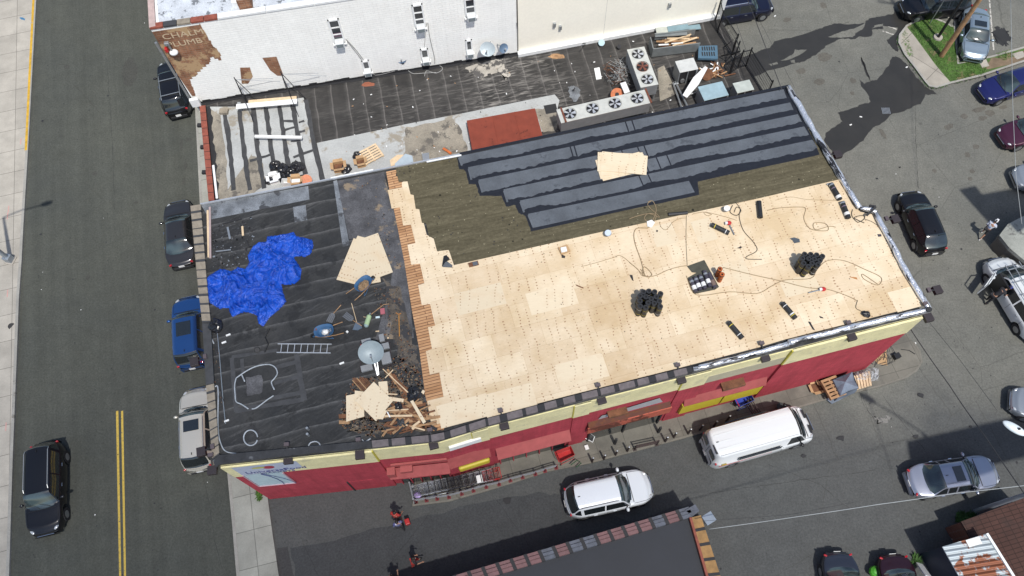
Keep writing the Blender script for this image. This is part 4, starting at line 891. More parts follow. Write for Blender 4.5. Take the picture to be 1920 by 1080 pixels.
def wjag(pts, amp, n, sd):
    r = random.Random(sd); out = []
    for i, p in enumerate(pts):
        q = pts[(i + 1) % len(pts)]; c = p
        for k in range(n):
            t = k / n; u = p[0] + (q[0] - p[0]) * t; z = round((p[1] + (q[1] - p[1]) * t) / .16) * .16
            out.append((u + r.uniform(-amp, amp), c[1])); out.append((out[-1][0], z)); c = (u, z)
    return out
ex = Wp(z4([(82, 250), (478, 190), (545, 300), (590, 370), (640, 420), (640, 470), (575, 440), (545, 500), (440, 590), (400, 640), (430, 690), (440, 745), (415, 745), (300, 590), (180, 405)]))
ex = [(max(.0, min(u, 4.8)), min(z, wb_h - .02)) for u, z in ex]
mb = MB(); Wn.poly(mb, ex[:2] + wjag(ex[1:13], .04, 5, 3)[:-10] + ex[12:], .012, eb); mb.build('exposed_brick', white)
for L in (m3([(270, 380), (325, 378), (342, 430), (315, 470), (280, 470)]), m3([(395, 325), (475, 318), (515, 425), (480, 425), (440, 395)])):
    mb = MB(); Wn.poly(mb, Wp(L), .014, eb); mb.build('exposed_brick', white)
gh = plain('faded_cream_lettering', (.52, .41, .27), .85)
u1, z1 = Wn.sz(343, 64); u2, z2 = Wn.sz(346, 80)
text('CHALM', .55, gh, white, Wn, u1, z1, .02, 1.2, thick=.002); text('PLUMB', .55, gh, white, Wn, u2, z2, .02, 1.15, thick=.002)
# corner downpipe, corner lamp
MB().cyl(WAg + Vector((-.12, -.05, 4.9)), WAg + Vector((-.12, -.05, 10.2)), .07, .07, M['steel'], 8).build('downpipe', white)
c_ = P(366, 192, 5.4); MB().box(c_, (.5, .2, .6), M['white'], rz=Wn.a).build('corner_flashing', white)
hl = thing('corner_wall_sign', 'white and red projecting sign lamp fixed near the top of the bare brick corner', 'sign', Wn.p(.75, 9.4, .25), Wn.a)
u_, z_ = Wn.sz(308, 88); u_ = max(.5, u_); hl.matrix_world = Matrix.Translation(Wn.p(u_, z_, .3)) @ Matrix.Rotation(Wn.a, 4, 'Z'); WM[hl.name] = hl.matrix_world.copy()
MB().box((0, 0, .5), (.26, .2, .2), M['steel']).box((.05, .0, .2), (.10, .1, .5), M['steel']).build('arm', hl, world=False, bevel=.03)
MB().ell((.1, 0, -.2), (.24, .2, .16), M['white'], 14, 8).build('lamp_body', hl, world=False, smooth=True)
MB().box((-.18, 0, .08), (.16, .22, .26), M['red']).build('red_panel', hl, world=False, bevel=.03)
# windows
pn = Mt('window_glass', (.03, .035, .04), .08, spec=.8).m; pn2 = plain('violet_curtain', (.12, .07, .1), .8)
acm = plain('air_conditioner_white', (.6, .62, .62), .5); acg = plain('air_conditioner_grille', (.16, .19, .2), .6)
def window(q0, q1, big=True, ac=True, curtain=False, wl=Wn):
    (u0, z1), (u1, z0) = wl.sz(*q0), wl.sz(*q1); f = MB()
    for a, b, c, d in ((u0, u1, z1 - .1, z1), (u0, u1, z0, z0 + .12), (u0, u0 + .09, z0, z1), (u1 - .09, u1, z0, z1)): wl.box(f, a, b, c, d, 0.0, .09, M['white'])
    if big:
        for t in (.38, .66): zz = z0 + (z1 - z0) * t; wl.box(f, u0 + .09, u1 - .09, zz - .03, zz + .03, .0, .07, M['white'])
    wl.box(f, u0 - .06, u1 + .06, z0 - .07, z0, 0, .16, M['white'])
    wi = f.build('window', white); g = MB(); wl.poly(g, [(u0 + .05, z0 + .1), (u1 - .05, z0 + .1), (u1 - .05, z1 - .05), (u0 + .05, z1 - .05)], .02, pn); g.build('pane', wi)
    if curtain: g = MB(); wl.poly(g, [(u0 + .09, z0 + .5), (u1 - .09, z0 + .5), (u1 - .09, z0 + .8), (u0 + .09, z0 + .8)], .03, pn2); g.build('curtain', wi)
    if ac:
        um = (u0 + u1) / 2; a = MB(); wdt = .24 if big else .2; wl.box(a, um - wdt, um + wdt, z0 + .02, z0 + .34, .02, .45, acm); ao = a.build('air_conditioner', white, bevel=.015)
        a = MB(); wl.box(a, um - wdt + .04, um + wdt - .04, z0 + .06, z0 + .30, .451, .46, acg); a.build('grille', ao)
window((613, 37), (648, 78), True, True, True); window((771, 9), (799, 50)); window((868, -18), (893, 29))
window((677, 114), (697, 133), False); window((787, 92), (806, 112), False); window((872, 75), (887, 98), False)
def wtube(wl, L, r, mat, name, par, out=.04):
    return MB().tube([wl.p(*wl.sz(*q), out) for q in smooth_px(L, 4)], r, mat, 5).build(name, par)
cb = plain('grey_cable', (.3, .3, .29), .6)
wtube(Wn, [(648, 72), (665, 90), (682, 112)], .018, cb, 'cable', white); wtube(Wn, [(650, 75), (668, 98), (678, 111)], .018, cb, 'cable', white)
wtube(Wn, [(800, 42), (797, 70), (795, 90)], .014, cb, 'cable', white); wtube(Wn, [(802, 42), (806, 70), (814, 105), (815, 118)], .018, cb, 'cable', white)
wtube(Wn, [(968, 42), (970, 60), (971, 92)], .018, cb, 'cable', white); wtube(Wn, [(696, 128), (704, 140), (740, 132)], .014, cb, 'cable', white)
cream = thing('cream_building', 'tall plain cream rendered building beside the white brick one', 'building', (WBg.x + 7, WBg.y + 12, 0))
cw = var('cream_render', (.86, .82, .70), .8, amt=.03, scale=.5, fine=.03); WCg = Vector((WC.x, WC.y, 0))
MB().prism([WBg + Vector((.03, 0, 0)), WCg, WCg + back, WBg + back + Vector((.03, 0, 0))], 0, 12.5, cw).build('wall', cream)
mb = MB(); Wc.box(mb, 0.02, .07, 4.9, 12.4, .0, .03, drk); Wc.box(mb, 5.5, 5.515, 5.1, 12.4, .0, .004, cb); mb.build('joint', cream)
MB().box(WCg + Vector((.1, -.1, 8)), (.25, .25, 7), M['white']).build('corner_trim', cream)
for q in ((1039, 45), (1050, 50), (1255, 8)):
    u, z = Wc.sz(*q); mb = MB(); Wc.box(mb, u - .08, u + .08, z - .15, z + .15, 0, .15, M['steel']); mb.build('vent_hood', cream)
# ---- satellite dishes
def dish(c, r, facing, label, mat, elev=38, mast=None, group=None, rib=False):
    """bowl with its rim facing `facing` (angle) and up by elev"""
    o = thing('satellite_dish', label, 'satellite dish', c, facing, group); mb = MB(); n, m = 24, 5; e = R(elev)
    ax = Vector((cos(e), 0, sin(e))); u = Vector((0, 1, 0)); w_ = ax.cross(u)
    for sgn_, off in ((1, 0), (-1, -.02)):
        vs = []; 
        for j in range(m + 1):
            q = j / m
            for i in range(n): a = 2 * pi * i / n; vs.append(u * cos(a) * r * q + w_ * sin(a) * r * .92 * q + ax * (.28 * r * q * q + off))
        fs = [(j * n + i, j * n + (i + 1) % n, (j + 1) * n + (i + 1) % n, (j + 1) * n + i) for j in range(m) for i in range(n)]
        mb.add(vs, fs if sgn_ < 0 else [f[::-1] for f in fs], mat)
    mb.build('reflector', o, world=False, smooth=True)
    MB().tube([ax * .02 - w_ * r * .9, ax * r * .9 - w_ * r * .25], .018, M['steel']).box(ax * r * .9 - w_ * r * .22, (.12, .08, .08), M['steel']).build('feed_arm', o, world=False)
    if mast: MB().tube([Vector((0, 0, 0)) - ax * .03] + [Vector(k) for k in mast], .035, M['steel']).build('mast', o, world=False)
    return o
u, z = Wn.sz(911, 74); dd = Wn.a - pi / 2 + .5
dg = plain('pale_grey_dish', (.42, .48, .5), .5, .1); db = plain('slate_blue_dish', (.12, .18, .26), .5, .2)
dish(Wn.p(u, z, .75), .46, Wn.a - pi / 2 - .35, 'large pale grey satellite dish on the white wall near its right end', dg, 42, [(-.45, 0, -.1), (-.75, 0, -.2)])
u, z = Wn.sz(940, 76); dish(Wn.p(u, z, .6), .30, Wn.a - pi / 2 + .45, 'small slate blue satellite dish on the white wall beside the cream wall', db, 35, [(-.35, 0, -.1), (-.6, 0, -.2)])
dish(P(753, 109, ZL + 1.0), .32, Wn.a - pi / 2 - .1, 'round dark blue satellite dish on a black stand at the foot of the white wall', plain('dark_blue_dish', (.05, .09, .15), .4, .2), 40, [(-.1, 0, -.5), (-.05, 0, -1.0)])
MB().beam(P(749, 128, ZL), P(757, 118, ZL + .8), .06, .06, drk).beam(P(760, 128, ZL), P(753, 118, ZL + .8), .06, .06, drk).box(P(754, 129, ZL + .06), (.5, .35, .12), drk).build('dish_stand', label='black stand under the dark blue dish by the white wall', cat='stand')
# ================================================================ cooling units on the low roof
cwht = rusty('condenser_casing', (.54, .55, .51), (.28, .13, .05), .7, 1.1, .5, .2); cgry = rusty('condenser_side', (.27, .29, .30), (.2, .1, .05), .68, 1.3, .5, .3)
rrd = rusty('rusted_bracket', (.17, .06, .04), th=.5)
def condenser(q, zt, fans, label, hgt, legs, rusted=()):
    a, b, c, d = PP(q, zt); ctr = (a + b + c + d) / 4; ax = ((b - a) + (c - d)); ang_ = atan2(ax.y, ax.x)
    L = ((b - a).length + (c - d).length) / 2; W = ((d - a).length + (c - b).length) / 2
    o = thing('condenser_unit', label, 'cooling unit', (ctr.x, ctr.y, ZL), ang_); h0 = zt - ZL
    MB().box((0, 0, h0 - .03), (L, W, .06), cwht).box((0, 0, h0 - hgt / 2 - .03), (L - .04, W - .04, hgt - .06), cgry).build('casing', o, world=False, bevel=.008)
    for k in range(fans):
        x = L * ((k + .5) / fans - .5); r = min(W * .36, L / fans * .36); rn = rrd if k in rusted else M['dark']
        fn = MB().cyl((x, 0, h0), (x, 0, h0 + .05), r + .03, r + .03, M['steel'] if k not in rusted else rrd, 22, False); fn.cyl((x, 0, h0 + .004), (x, 0, h0 + .008), r, r, M['black'], 22); fo_ = fn.build('fan', o, world=False)
        f2 = MB(); f2.cyl((x, 0, h0 + .01), (x, 0, h0 + .05), .06, .06, rn, 10)
        for j in range(5):
            t = 2 * pi * j / 5 + k; e = Vector((cos(t), sin(t), 0)); s_ = Vector((-e.y, e.x, 0)); z_ = Vector((x, 0, h0 + .03))
            f2.add([z_ + e * .05 - s_ * .03, z_ + e * .05 + s_ * .03, z_ + e * r * .93 + s_ * .09 + Vector((0, 0, .02)), z_ + e * r * .93 - s_ * .09 - Vector((0, 0, .015))], [(0, 1, 2, 3)], M['alu'] if k not in rusted else rrd)
        f2.build('blades', fo_, world=False)
    for sx in (-1, 0, 1) if L > 3 else (-1, 1):
        for sy in (-1, 1): MB().box((sx * (L / 2 - .12), sy * (W / 2 - .08), (h0 - hgt) / 2), (.09, .09, h0 - hgt), M['steel']).build('leg', o, world=False)
    for sx in (-1, 1) if L > 3.5 else ():
        MB().box((sx * (L / 2 - (.28 if sx < 0 else 0)), 0, h0 + .03), (.1, W + .06, .06), rrd).build('bracket', o, world=False)
    return o
condenser([(1040, 205), (1209, 169), (1222, 191), (1055, 231)], 6.6, 4, 'long white condenser unit with four silver bladed fans beside the dark new roofing', .85, 1)
condenser([(1202, 167), (1176, 92.5), (1207.5, 87.5), (1234, 155)], 6.4, 3, 'white condenser unit with three round fans, the middle one rusty', .9, 1, (1,))
def acbox(q, zt, label, mat, wheel=False):
    a, b, c, d = PP(q, zt); ctr = (a + b + c + d) / 4; ax = ((b - a) + (c - d)); an = atan2(ax.y, ax.x); L, W, h = (b - a).length, (d - a).length, zt - ZL
    o = thing('air_handling_unit', label, 'cooling unit', (ctr.x, ctr.y, ZL), an)
    MB().box((0, 0, h - .03), (L, W, .06), mat).build('lid', o, world=False, bevel=.012)
    MB().box((0, .04, h / 2), (L - .1, W - .14, h - .08), M['dark']).box((-L / 2 + .04, 0, h / 2), (.05, W - .06, h - .06), cgry).box((L / 2 - .04, 0, h / 2), (.05, W - .06, h - .06), cgry).box((0, -W / 2 + .06, h / 2), (.06, .05, h - .06), cgry).build('casing', o, world=False)
    MB().cyl((-L * .2, -W / 2 + .02, .3), (-L * .2, -W / 2 + .1, .3), .14, .14, M['steel'], 12).cyl((L * .25, -W / 2 + .02, .28), (L * .25, -W / 2 + .1, .28), .12, .12, drk, 12).build('compressor', o, world=False)
acbox([(1265, 115), (1300, 109), (1310, 127.5), (1275, 136)], 6.1, 'white topped cooling unit with open front standing alone on the low roof', rusty('ac_white_lid', (.55, .56, .54), th=.72))
acbox([(1309, 162.5), (1355, 152.5), (1366, 177.5), (1320, 189)], 6.0, 'pale blue topped cooling unit behind the dark new roofing', rusty('ac_blue_lid', (.30, .42, .47), th=.72))
acbox([(1374, 156), (1406, 150), (1415, 166), (1381, 175)], 5.9, 'small pale grey topped cooling unit beside the roof fence', rusty('ac_grey_lid', (.46, .5, .46), th=.74))
# open sheet-metal duct trough with timber in it
dm = rusty('duct_metal', (.24, .26, .26), (.2, .1, .05), .64, 1.2, .5, .4); dml = rusty('pale_duct_metal', (.46, .48, .43), th=.68); dmb = rusty('blue_duct_metal', (.2, .3, .34), th=.68)
def slab(px, z0, z1, mat): return MB().prism(PP(px, z1), z0, z1, mat)
o = thing('metal_trough', 'open grey sheet metal trough full of broken timber on the low roof', 'trough', P(1265, 85, ZL))
MB().beam(P(1223, 99, ZL + .5), P(1311, 88, ZL + .5), .05, .7, dm).build('side_panel', o); MB().beam(P(1228, 69, ZL + .5), P(1303, 60, ZL + .5), .05, .5, dm).build('side_panel', o)
MB().beam(P(1218, 78, ZL + .45), P(1223, 99, ZL + .45), .05, .8, dm).build('end_panel', o)
for k in range(22):
    t = random.random(); a = P(1232 + random.uniform(-4, 40), 74 + random.uniform(-4, 14), ZL + random.uniform(.1, .45)); d = R(12 + random.uniform(-16, 16)); l = random.uniform(.6, 2.0)
    m = random.choice([M['wood'], M['wood_pale'], M['wood_pale'], M['white'], M['white'], M['wood_dark']])
    MB().beam(a, a + Vector((cos(d) * l, sin(d) * l, random.uniform(-.1, .15))), random.uniform(.06, .16), .04, m).build('broken_board', label='%s %s board lying in the open grey metal trough' % ('long' if l > 1.3 else 'short', {M['wood'].name: 'brown', M['wood_pale'].name: 'pale tan', M['white'].name: 'white painted', M['wood_dark'].name: 'dark red brown'}[m.name]), cat='board', group='boards in the metal trough')
MB().beam(P(1230, 58, ZL + .3), P(1258, 55, ZL + .3), .5, .06, dml).build('metal_sheet', label='cream sheet metal panel lying above the timber trough', cat='metal sheet')
MB().beam(P(1252, 55, ZL + .35), P(1291, 50, ZL + .4), .42, .05, dmb).build('metal_sheet', label='long grey blue sheet metal panel behind the timber trough', cat='metal sheet')
MB().beam(P(1288, 53, ZL + .3), P(1313, 50, ZL + .3), .38, .05, dmb).build('metal_sheet', label='short grey blue sheet metal panel nearest the fence', cat='metal sheet')
MB().beam(P(1228, 66, ZL + .6), P(1288, 62, ZL + .6), .3, .04, dm).build('metal_sheet', label='grey sheet metal strip along the back of the timber trough', cat='metal sheet')
o = thing('louvred_panel', 'blue grey louvred metal panel lying flat beside the fence', 'panel', P(1328, 98, ZL)); zt = ZL + .5
slab([(1310, 86), (1345, 85), (1346, 110), (1309, 109)], ZL + .35, zt, plain('blue_steel', (.09, .17, .24), .5, .3)).build('panel', o, bevel=.02)
mb = MB()
for r2 in (91, 101):
    for k in range(6): mb.box(P(1317 + k * 4.4, r2, zt + .01), (.07, .3, .02), drk)
mb.build('louvres', o)
slab([(1280, 178), (1288, 183), (1310, 158), (1327, 127), (1322, 124), (1300, 145)], ZL + .8, ZL + .86, M['white']).build('white_board', label='long white board leaning across the cooling units', cat='board')
slab([(1163, 156), (1173, 153), (1181, 172), (1171, 175)], ZL + .9, ZL + .96, M['white']).build('white_board', label='short white board between the wire heap and the long condenser', cat='board')
slab([(450 / 4 + 1120, 515 / 4), (500 / 4 + 1120, 490 / 4), (600 / 4 + 1120, 700 / 4), (470 / 4 + 1120, 760 / 4)], ZL + .012, ZL + .03, dust).build('sand_patch', low)
# pipe rail beside the condensers
for L in ([(1262, 155), (1280, 207)], [(1266, 153), (1292, 205)], [(1262, 158), (1272, 156)], [(1277, 180), (1312, 172)]):
    MB().tube([P(*q, ZL + .25) for q in L], .05, M['steel']).build('pipe', label='bare steel pipe lying on the low roof below the lone white cooling unit', cat='pipe', group='steel pipes on the low roof')
bead([(1120, 237), (1145, 232), (1180, 222), (1218, 215)], .05, plain('tan_pipe', (.33, .28, .2), .6), 'refrigerant_pipe', ZL + .35, low)
# wire heap
mb = MB(); rw = random.Random(9)
for k in range(46):
    c = P(1156 + rw.uniform(-13, 13), 141 + rw.uniform(-15, 14), ZL + .1); pts = []
    for j in range(6): pts.append(c + Vector((rw.uniform(-.5, .5), rw.uniform(-.5, .5), rw.uniform(0, .5))))
    mb.tube(pts, .012, rw.choice([M['steel'], cb, drk, M['wood_dark']]), 4)
mb.build('wire_heap', label='tangled heap of old wires and cable between the two condensers', cat='wire heap', kind='stuff')
MB().cyl(P(1157, 177, ZL + .45), P(1157, 177, ZL + .55), .38, .38, M['orange'], 16).cyl(P(1157, 177, ZL + .56), P(1157, 177, ZL + .58), .12, .12, drk, 10).build('rusty_fan_disc', label='rusty orange round fan cowl behind the long condenser', cat='fan cowl')
for q, r_0, lab in (((1128, 80), .2, 'white bucket by the foot of the cream wall'), ((1161, 87), .13, 'small dark tin on the low roof beyond the bucket')):
    MB().cyl(P(*q, ZL), P(*q, ZL + .32), r_0 * .85, r_0, M['white'] if r_0 > .15 else drk, 14, True, plain('pale_blue_lid', (.4, .55, .6), .5) if r_0 > .15 else drk).build('bucket', label=lab, cat='bucket')
MB().beam(P(1095, 85, ZL), P(1097, 84, ZL + 1.3), .04, .04, drk).beam(P(1092, 82, ZL + .3), P(1098, 82, ZL + .3), .04, .04, drk).build('vent_pipe', label='thin upright pipe standing at the foot of the cream wall', cat='pipe')
ls('silver_patch', [(1066, 163), (1075, 160), (1087, 166), (1088, 180), (1078, 192), (1068, 182)], .012, silver, .05)
MB().cyl(P(1076, 168, ZL), P(1076, 168, ZL + .3), .06, .06, drk, 8).build('vent_pipe', low)
slab([(1114, 128), (1124, 126), (1128, 147), (1118, 149)], ZL, ZL + .05, M['white']).build('metal_sheet', label='small pale grille panel lying flat left of the wire heap', cat='metal sheet')
mb = MB()
for k in range(34):
    c = P(1335 + random.uniform(-10, 26), 137 + random.uniform(-14, 10), ZL + .1); d = random.uniform(0, 3); l = random.uniform(.2, .9)
    MB().beam(c, c + Vector((cos(d) * l, sin(d) * l, random.uniform(0, .15))), .07, .04, random.choice([M['wood_dark'], M['wood'], M['white'], M['wood_dark']])).build('scrap_piece', label='piece of scrap timber in the rubbish between the cooling units and fence', cat='scrap', group='scrap between the cooling units')
MB().cyl(P(1326, 140, ZL), P(1326, 140, ZL + .3), .35, .35, M['white'], 18, True, M['wood_dark']).build('fan_housing', label='round white rimmed fan housing in the rubbish behind the blue topped unit', cat='fan cowl')
# small litter on the low roof
mb = MB()
for k in range(170):
    t = random.random(); c = P(610 + 760 * random.random(), 150 + random.uniform(-90, 140), ZL + .03)
    if Wn.n.dot(c - Wn.A) < .3 or c.y > Wc.A.y + 3 or Wc.n.dot(c - Wc.A) < .2: continue
    if N1.n.dot(c - N1.A) > -.3: continue
    s_ = random.uniform(.02, .06); mb.box(c, (s_, s_ * 2, .02), random.choice([M['white'], drk, M['wood'], M['white']]), rz=random.random() * 3)
mb.build('roof_litter', kind='stuff')
MB().ell(P(690, 158, ZL), (.38, .18, .04), plain('orange_dust', (.26, .09, .05), .9), 12, 4, 0.0, jit=.3).build('orange_debris', label='small spill of orange debris on the black roof by the white wall', cat='debris')
MB().ell(P(1043, 106, ZL), (.45, .2, .08), M['wood'], 12, 4, 0.0, jit=.3).build('orange_debris', label='small heap of tan rotten wood on the low roof by the cream wall', cat='debris')
# white beam, low bench plank, antenna frames
sh = MB(); sh.beam(P(478, 256, ZL + .5), P(566, 258, ZL + .5), .16, .12, M['white']).build('white_beam', label='long white painted beam lying across the silver roof', cat='beam')
sh = thing('plank_bench', 'long pale plank raised on blocks at the foot of the white wall', 'bench', P(500, 198, ZL)); mb = MB().beam(P(443, 200, ZL + .55), P(557, 190, ZL + .55), .34, .05, M['white']); mb.beam(P(466, 192, ZL + .5), P(556, 184, ZL + .5), .3, .05, M['wood_pale']); mb.build('plank', sh)
for q in ((450, 200), (500, 195), (550, 190)): MB().box(P(*q, ZL + .25), (.2, .3, .5), M['steel']).build('block', sh)
ant = M['steel']
def antenna(q, lab):
    b = P(*q, ZL); o = thing('antenna_mast', lab, 'antenna', b); MB().tube([b, b + Vector((0, 0, 2.6))], .03, drk).build('mast', o)
    for dx, dy in ((.8, .1), (-.5, .9), (.5, -1.2)): MB().tube([b + Vector((0, 0, 2.5)), b + Vector((dx, dy, 0))], .022, drk).build('guy_leg', o)
    MB().tube([b + Vector((0, 0, 2.4)), b + Vector((2.6, -.1, 2.3))], .012, ant).tube([b + Vector((0, 0, 2.4)), b + Vector((1.8, .9, 1.4))], .012, ant).build('wire', o)
antenna((466, 199), 'thin dark tripod mast by the left end of the plank bench'); antenna((549, 189), 'thin dark tripod mast by the right end of the plank bench')
MB().box(P(420, 209, ZL + .1), (.5, .35, .2), tile_l).build('concrete_block', label='beige concrete block in the corner of the silver roof under the white wall', cat='block')
bead([(815, 118), (830, 128), (818, 137), (800, 133), (796, 143)], .02, cb, 'loose_cable', ZL + .04, low); bead([(765, 132), (775, 138), (795, 137), (818, 136)], .02, cb, 'loose_cable', ZL + .04, low)
# rubbish on the silver roof
def bag(q, r_, lab, z=ZL, grp=None, name='rubbish_bag', mat=None):
    c = P(*q, z); rd = random.Random(int(q[0] * 7 + q[1])); vs = MB(); n, m = 14, 8
    for j in range(m + 1):
        t = pi * .5 * (j / m)
        for i in range(n):
            a = 2 * pi * i / n; k = 1 + .3 * mnoise.noise(Vector((cos(a) * 2.2, sin(a) * 2.2, t * 2 + q[0]))) + rd.uniform(-.07, .07); vs.v.append(c + Vector((r_ * cos(t) * cos(a) * k, r_ * cos(t) * sin(a) * k, r_ * .85 * sin(t) * k)))
    i0 = vs.m(mat or M['bag'])
    for j in range(m):
        for i in range(n): vs.f.append([j * n + i, j * n + (i + 1) % n, (j + 1) * n + (i + 1) % n, (j + 1) * n + i]); vs.mi.append(i0)
    return vs.build(name, label=lab, cat='rubbish bag', group=grp)
def carton(q, s_, rz, lab, z=ZL, h=.4, op=True, grp=None, cat='box', mat=None):
    c = P(*q, z); o = thing('cardboard_box', lab, cat, c, rz, grp); L, W = s_; t = .02; mt = mat or M['card']
    mb = MB().box((0, 0, .02), (L, W, .03), mt)
    for sx, sy, a, b in ((0, 1, L, t), (0, -1, L, t), (1, 0, t, W), (-1, 0, t, W)): mb.box((sx * L / 2, sy * W / 2, h / 2), (a, b, h), mt)
    mb.build('box_body', o, world=False)
    if op:
        f = MB()
        for sx, sy in ((0, 1), (0, -1), (1, 0), (-1, 0)):
            e = Vector((sx * L / 2, sy * W / 2, h)); u = Vector((abs(sy) * L / 2, abs(sx) * W / 2, 0)); ou = Vector((sx * .16, sy * .16, .05)); f.add([e - u, e + u, e + u * .9 + ou, e - u * .9 + ou], [(0, 1, 2, 3)], mt)
        f.build('flap', o, world=False); MB().box((0, 0, h * .45), (L * .9, W * .9, .05), M['wood_dark'] if (q[0] > 600) else M['white']).build('contents', o, world=False)
for q, r_, lab in (((517, 312), .36, 'dark blue grey bag at the back left of the rubbish pile on the silver roof'), ((532, 319), .38, 'black rubbish bag second from the left at the back of the pile'), ((557, 315), .42, 'large shiny black rubbish bag at the right of the pile'), ((545, 327), .36, 'black rubbish bag in the middle of the pile'), ((529, 334), .3, 'small black bag among the boxes at the front of the pile'), ((507, 338), .33, 'dark bag at the front left corner of the pile'), ((567, 336), .26, 'small black bag at the front right of the pile'), ((671, 293), .3, 'black rubbish bag beside the wooden pallet'), ((648, 318), .33, 'black bag beside the open box under the roof edge')):
    bag(q, r_, lab)
carton((516, 340), (.5, .4), .3, 'open white box at the front left of the rubbish pile', mat=M['white']); carton((557, 344), (.55, .4), .1, 'open brown carton holding a white bowl at the front of the rubbish pile'); carton((540, 346), (.5, .3), .0, 'white lidded box at the front middle of the rubbish pile', op=False, mat=M['white'])
carton((637, 317), (.6, .5), .2, 'open cardboard box full of scraps under the main roof edge'); carton((678, 309), (.45, .4), .25, 'small brown carton in front of the wooden pallet')
MB().cyl(P(575, 337, ZL + .3), P(575, 337, ZL + .36), .3, .3, M['orange'], 16).build('round_basket_lid', label='round tan basket lid at the right end of the rubbish pile', cat='lid')
def pallet(c, rz, lab, mat=M['wood_pale'], L=1.2, W=1.0, z=0, grp=None, tilt=0.0, th=.13):
    o = thing('wooden_pallet', lab, 'pallet', c, rz, grp)
    if tilt: o.matrix_world = o.matrix_world @ Matrix.Rotation(tilt, 4, 'X'); WM[o.name] = o.matrix_world.copy()
    mb = MB()
    for k in range(6): mb.box((0, W * (k / 5 - .5) * .9, th), (L, W * .12, .02), mat)
    mb.build('top_boards', o, world=False); mb = MB()
    for k in (-1, 0, 1): mb.box((k * (L / 2 - .06), 0, th / 2), (.09, W, th - .02), mat)
    mb.build('stringers', o, world=False); return o
pallet(P(696, 291, ZL + .02), R(90) + ang((684, 282), (700, 305), ZL) - R(90) + pi / 2, 'pale wooden pallet lying beside a black bag on the grey roof')
slab([(740, 307), (760, 288), (773, 292), (775, 303), (742, 313)], ZL + .02, ZL + .06, plain('pale_blue_sheet', (.35, .42, .47), .6)).build('metal_sheet', label='pale blue grey sheet lying against the main roof edge', cat='metal sheet')
slab([(731, 300), (745, 290), (757, 290), (742, 308), (733, 312)], ZL + .02, ZL + .05, M['wood_pale']).build('broken_board', label='broken piece of plywood beside the pale blue sheet', cat='board')
MB().beam(P(831, 278, ZL + .05), P(846, 288, ZL + .1), .14, .05, M['orange']).build('orange_plank', label='short orange plank left of the rusty roof hatch', cat='board')
slab([(791, 288), (804, 286), (805, 299), (793, 301)], ZL, ZL + .12, M['steel']).build('roof_vent', label='small square grey vent cover left of the rusty hatch', cat='vent')
# ================================================================ dark roofed building at the bottom
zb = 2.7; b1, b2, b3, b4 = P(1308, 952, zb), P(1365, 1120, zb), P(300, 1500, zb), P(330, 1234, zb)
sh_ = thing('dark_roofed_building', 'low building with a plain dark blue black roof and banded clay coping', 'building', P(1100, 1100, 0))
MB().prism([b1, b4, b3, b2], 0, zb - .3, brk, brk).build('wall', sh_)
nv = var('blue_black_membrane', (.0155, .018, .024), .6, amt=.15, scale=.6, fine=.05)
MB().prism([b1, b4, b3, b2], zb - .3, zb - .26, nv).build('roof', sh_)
cl_ = var('pinkish_clay_coping', (.17, .085, .085), .6, amt=.25, scale=2); cg_ = var('grey_patched_coping', (.09, .10, .125), .6, amt=.35, scale=3); cb_ = var('tan_wooden_coping', (.30, .17, .06), .75, amt=.3, scale=3)
A0, A1 = P(1300, 968, zb), P(748, 1133, zb); B0, B1 = P(1291, 950, zb), P(740, 1112, zb); mb = MB(); n = 21
for k in range(n):
    t0, t1 = k / n, (k + 1) / n; tm = t1 - .25 / n; m = cg_ if k in (0, 2, 7, 8, 10) else cl_; q0, q1 = B0.lerp(B1, t0), B0.lerp(B1, tm); r0, r1 = A0.lerp(A1, t0), A0.lerp(A1, tm)
    for j in range(3):
        e = j / 3; f_ = (j + 1) / 3 - .06; hh = (.0, .05, .0)[j]; mb.prism([q0.lerp(r0, e), q1.lerp(r1, e), q1.lerp(r1, f_), q0.lerp(r0, f_)], zb - .3, zb + hh, m)
    mb.prism([q0, q1, r1, r0], zb - .3, zb - .03, m); q2, r2 = B0.lerp(B1, t1), A0.lerp(A1, t1)
    mb.prism([q1.lerp(r1, -.03), q2.lerp(r2, -.03), q2.lerp(r2, 1.03), q1.lerp(r1, 1.03)], zb - .3, zb + .03, drk)
mb.build('coping', sh_)
C0, C1, D0, D1 = P(1297, 970, zb), P(1337, 1110, zb), P(1314, 966, zb), P(1360, 1108, zb); mb = MB(); n = 5
for k in range(n):
    t0, t1 = k / n, (k + 1) / n; tm = t1 - .2 / n; mb.prism([C0.lerp(C1, t0), C0.lerp(C1, tm), D0.lerp(D1, tm), D0.lerp(D1, t0)], zb - .25, zb, cb_); mb.prism([C0.lerp(C1, tm), C0.lerp(C1, t1), D0.lerp(D1, t1), D0.lerp(D1, tm)], zb - .25, zb + .02, drk)
mb.prism([C0 + Vector((-.12, 0, 0)), C1 + Vector((-.12, 0, 0)), C1, C0], zb - .3, zb + .01, rt); mb.build('coping', sh_)
MB().prism(PP([(1284, 957), (1303, 946), (1311, 958), (1299, 968)], zb), zb - .3, zb + .05, cg_).build('coping', sh_)
MB().box(P(1329, 972, zb - .1), (.55, .5, .12), plain('grey_lamp', (.24, .28, .33), .4, .3), rz=R(30)).beam(P(1316, 985, zb - .2), P(1324, 978, zb - .15), .06, .06, drk).build('floodlight', sh_, bevel=.01)
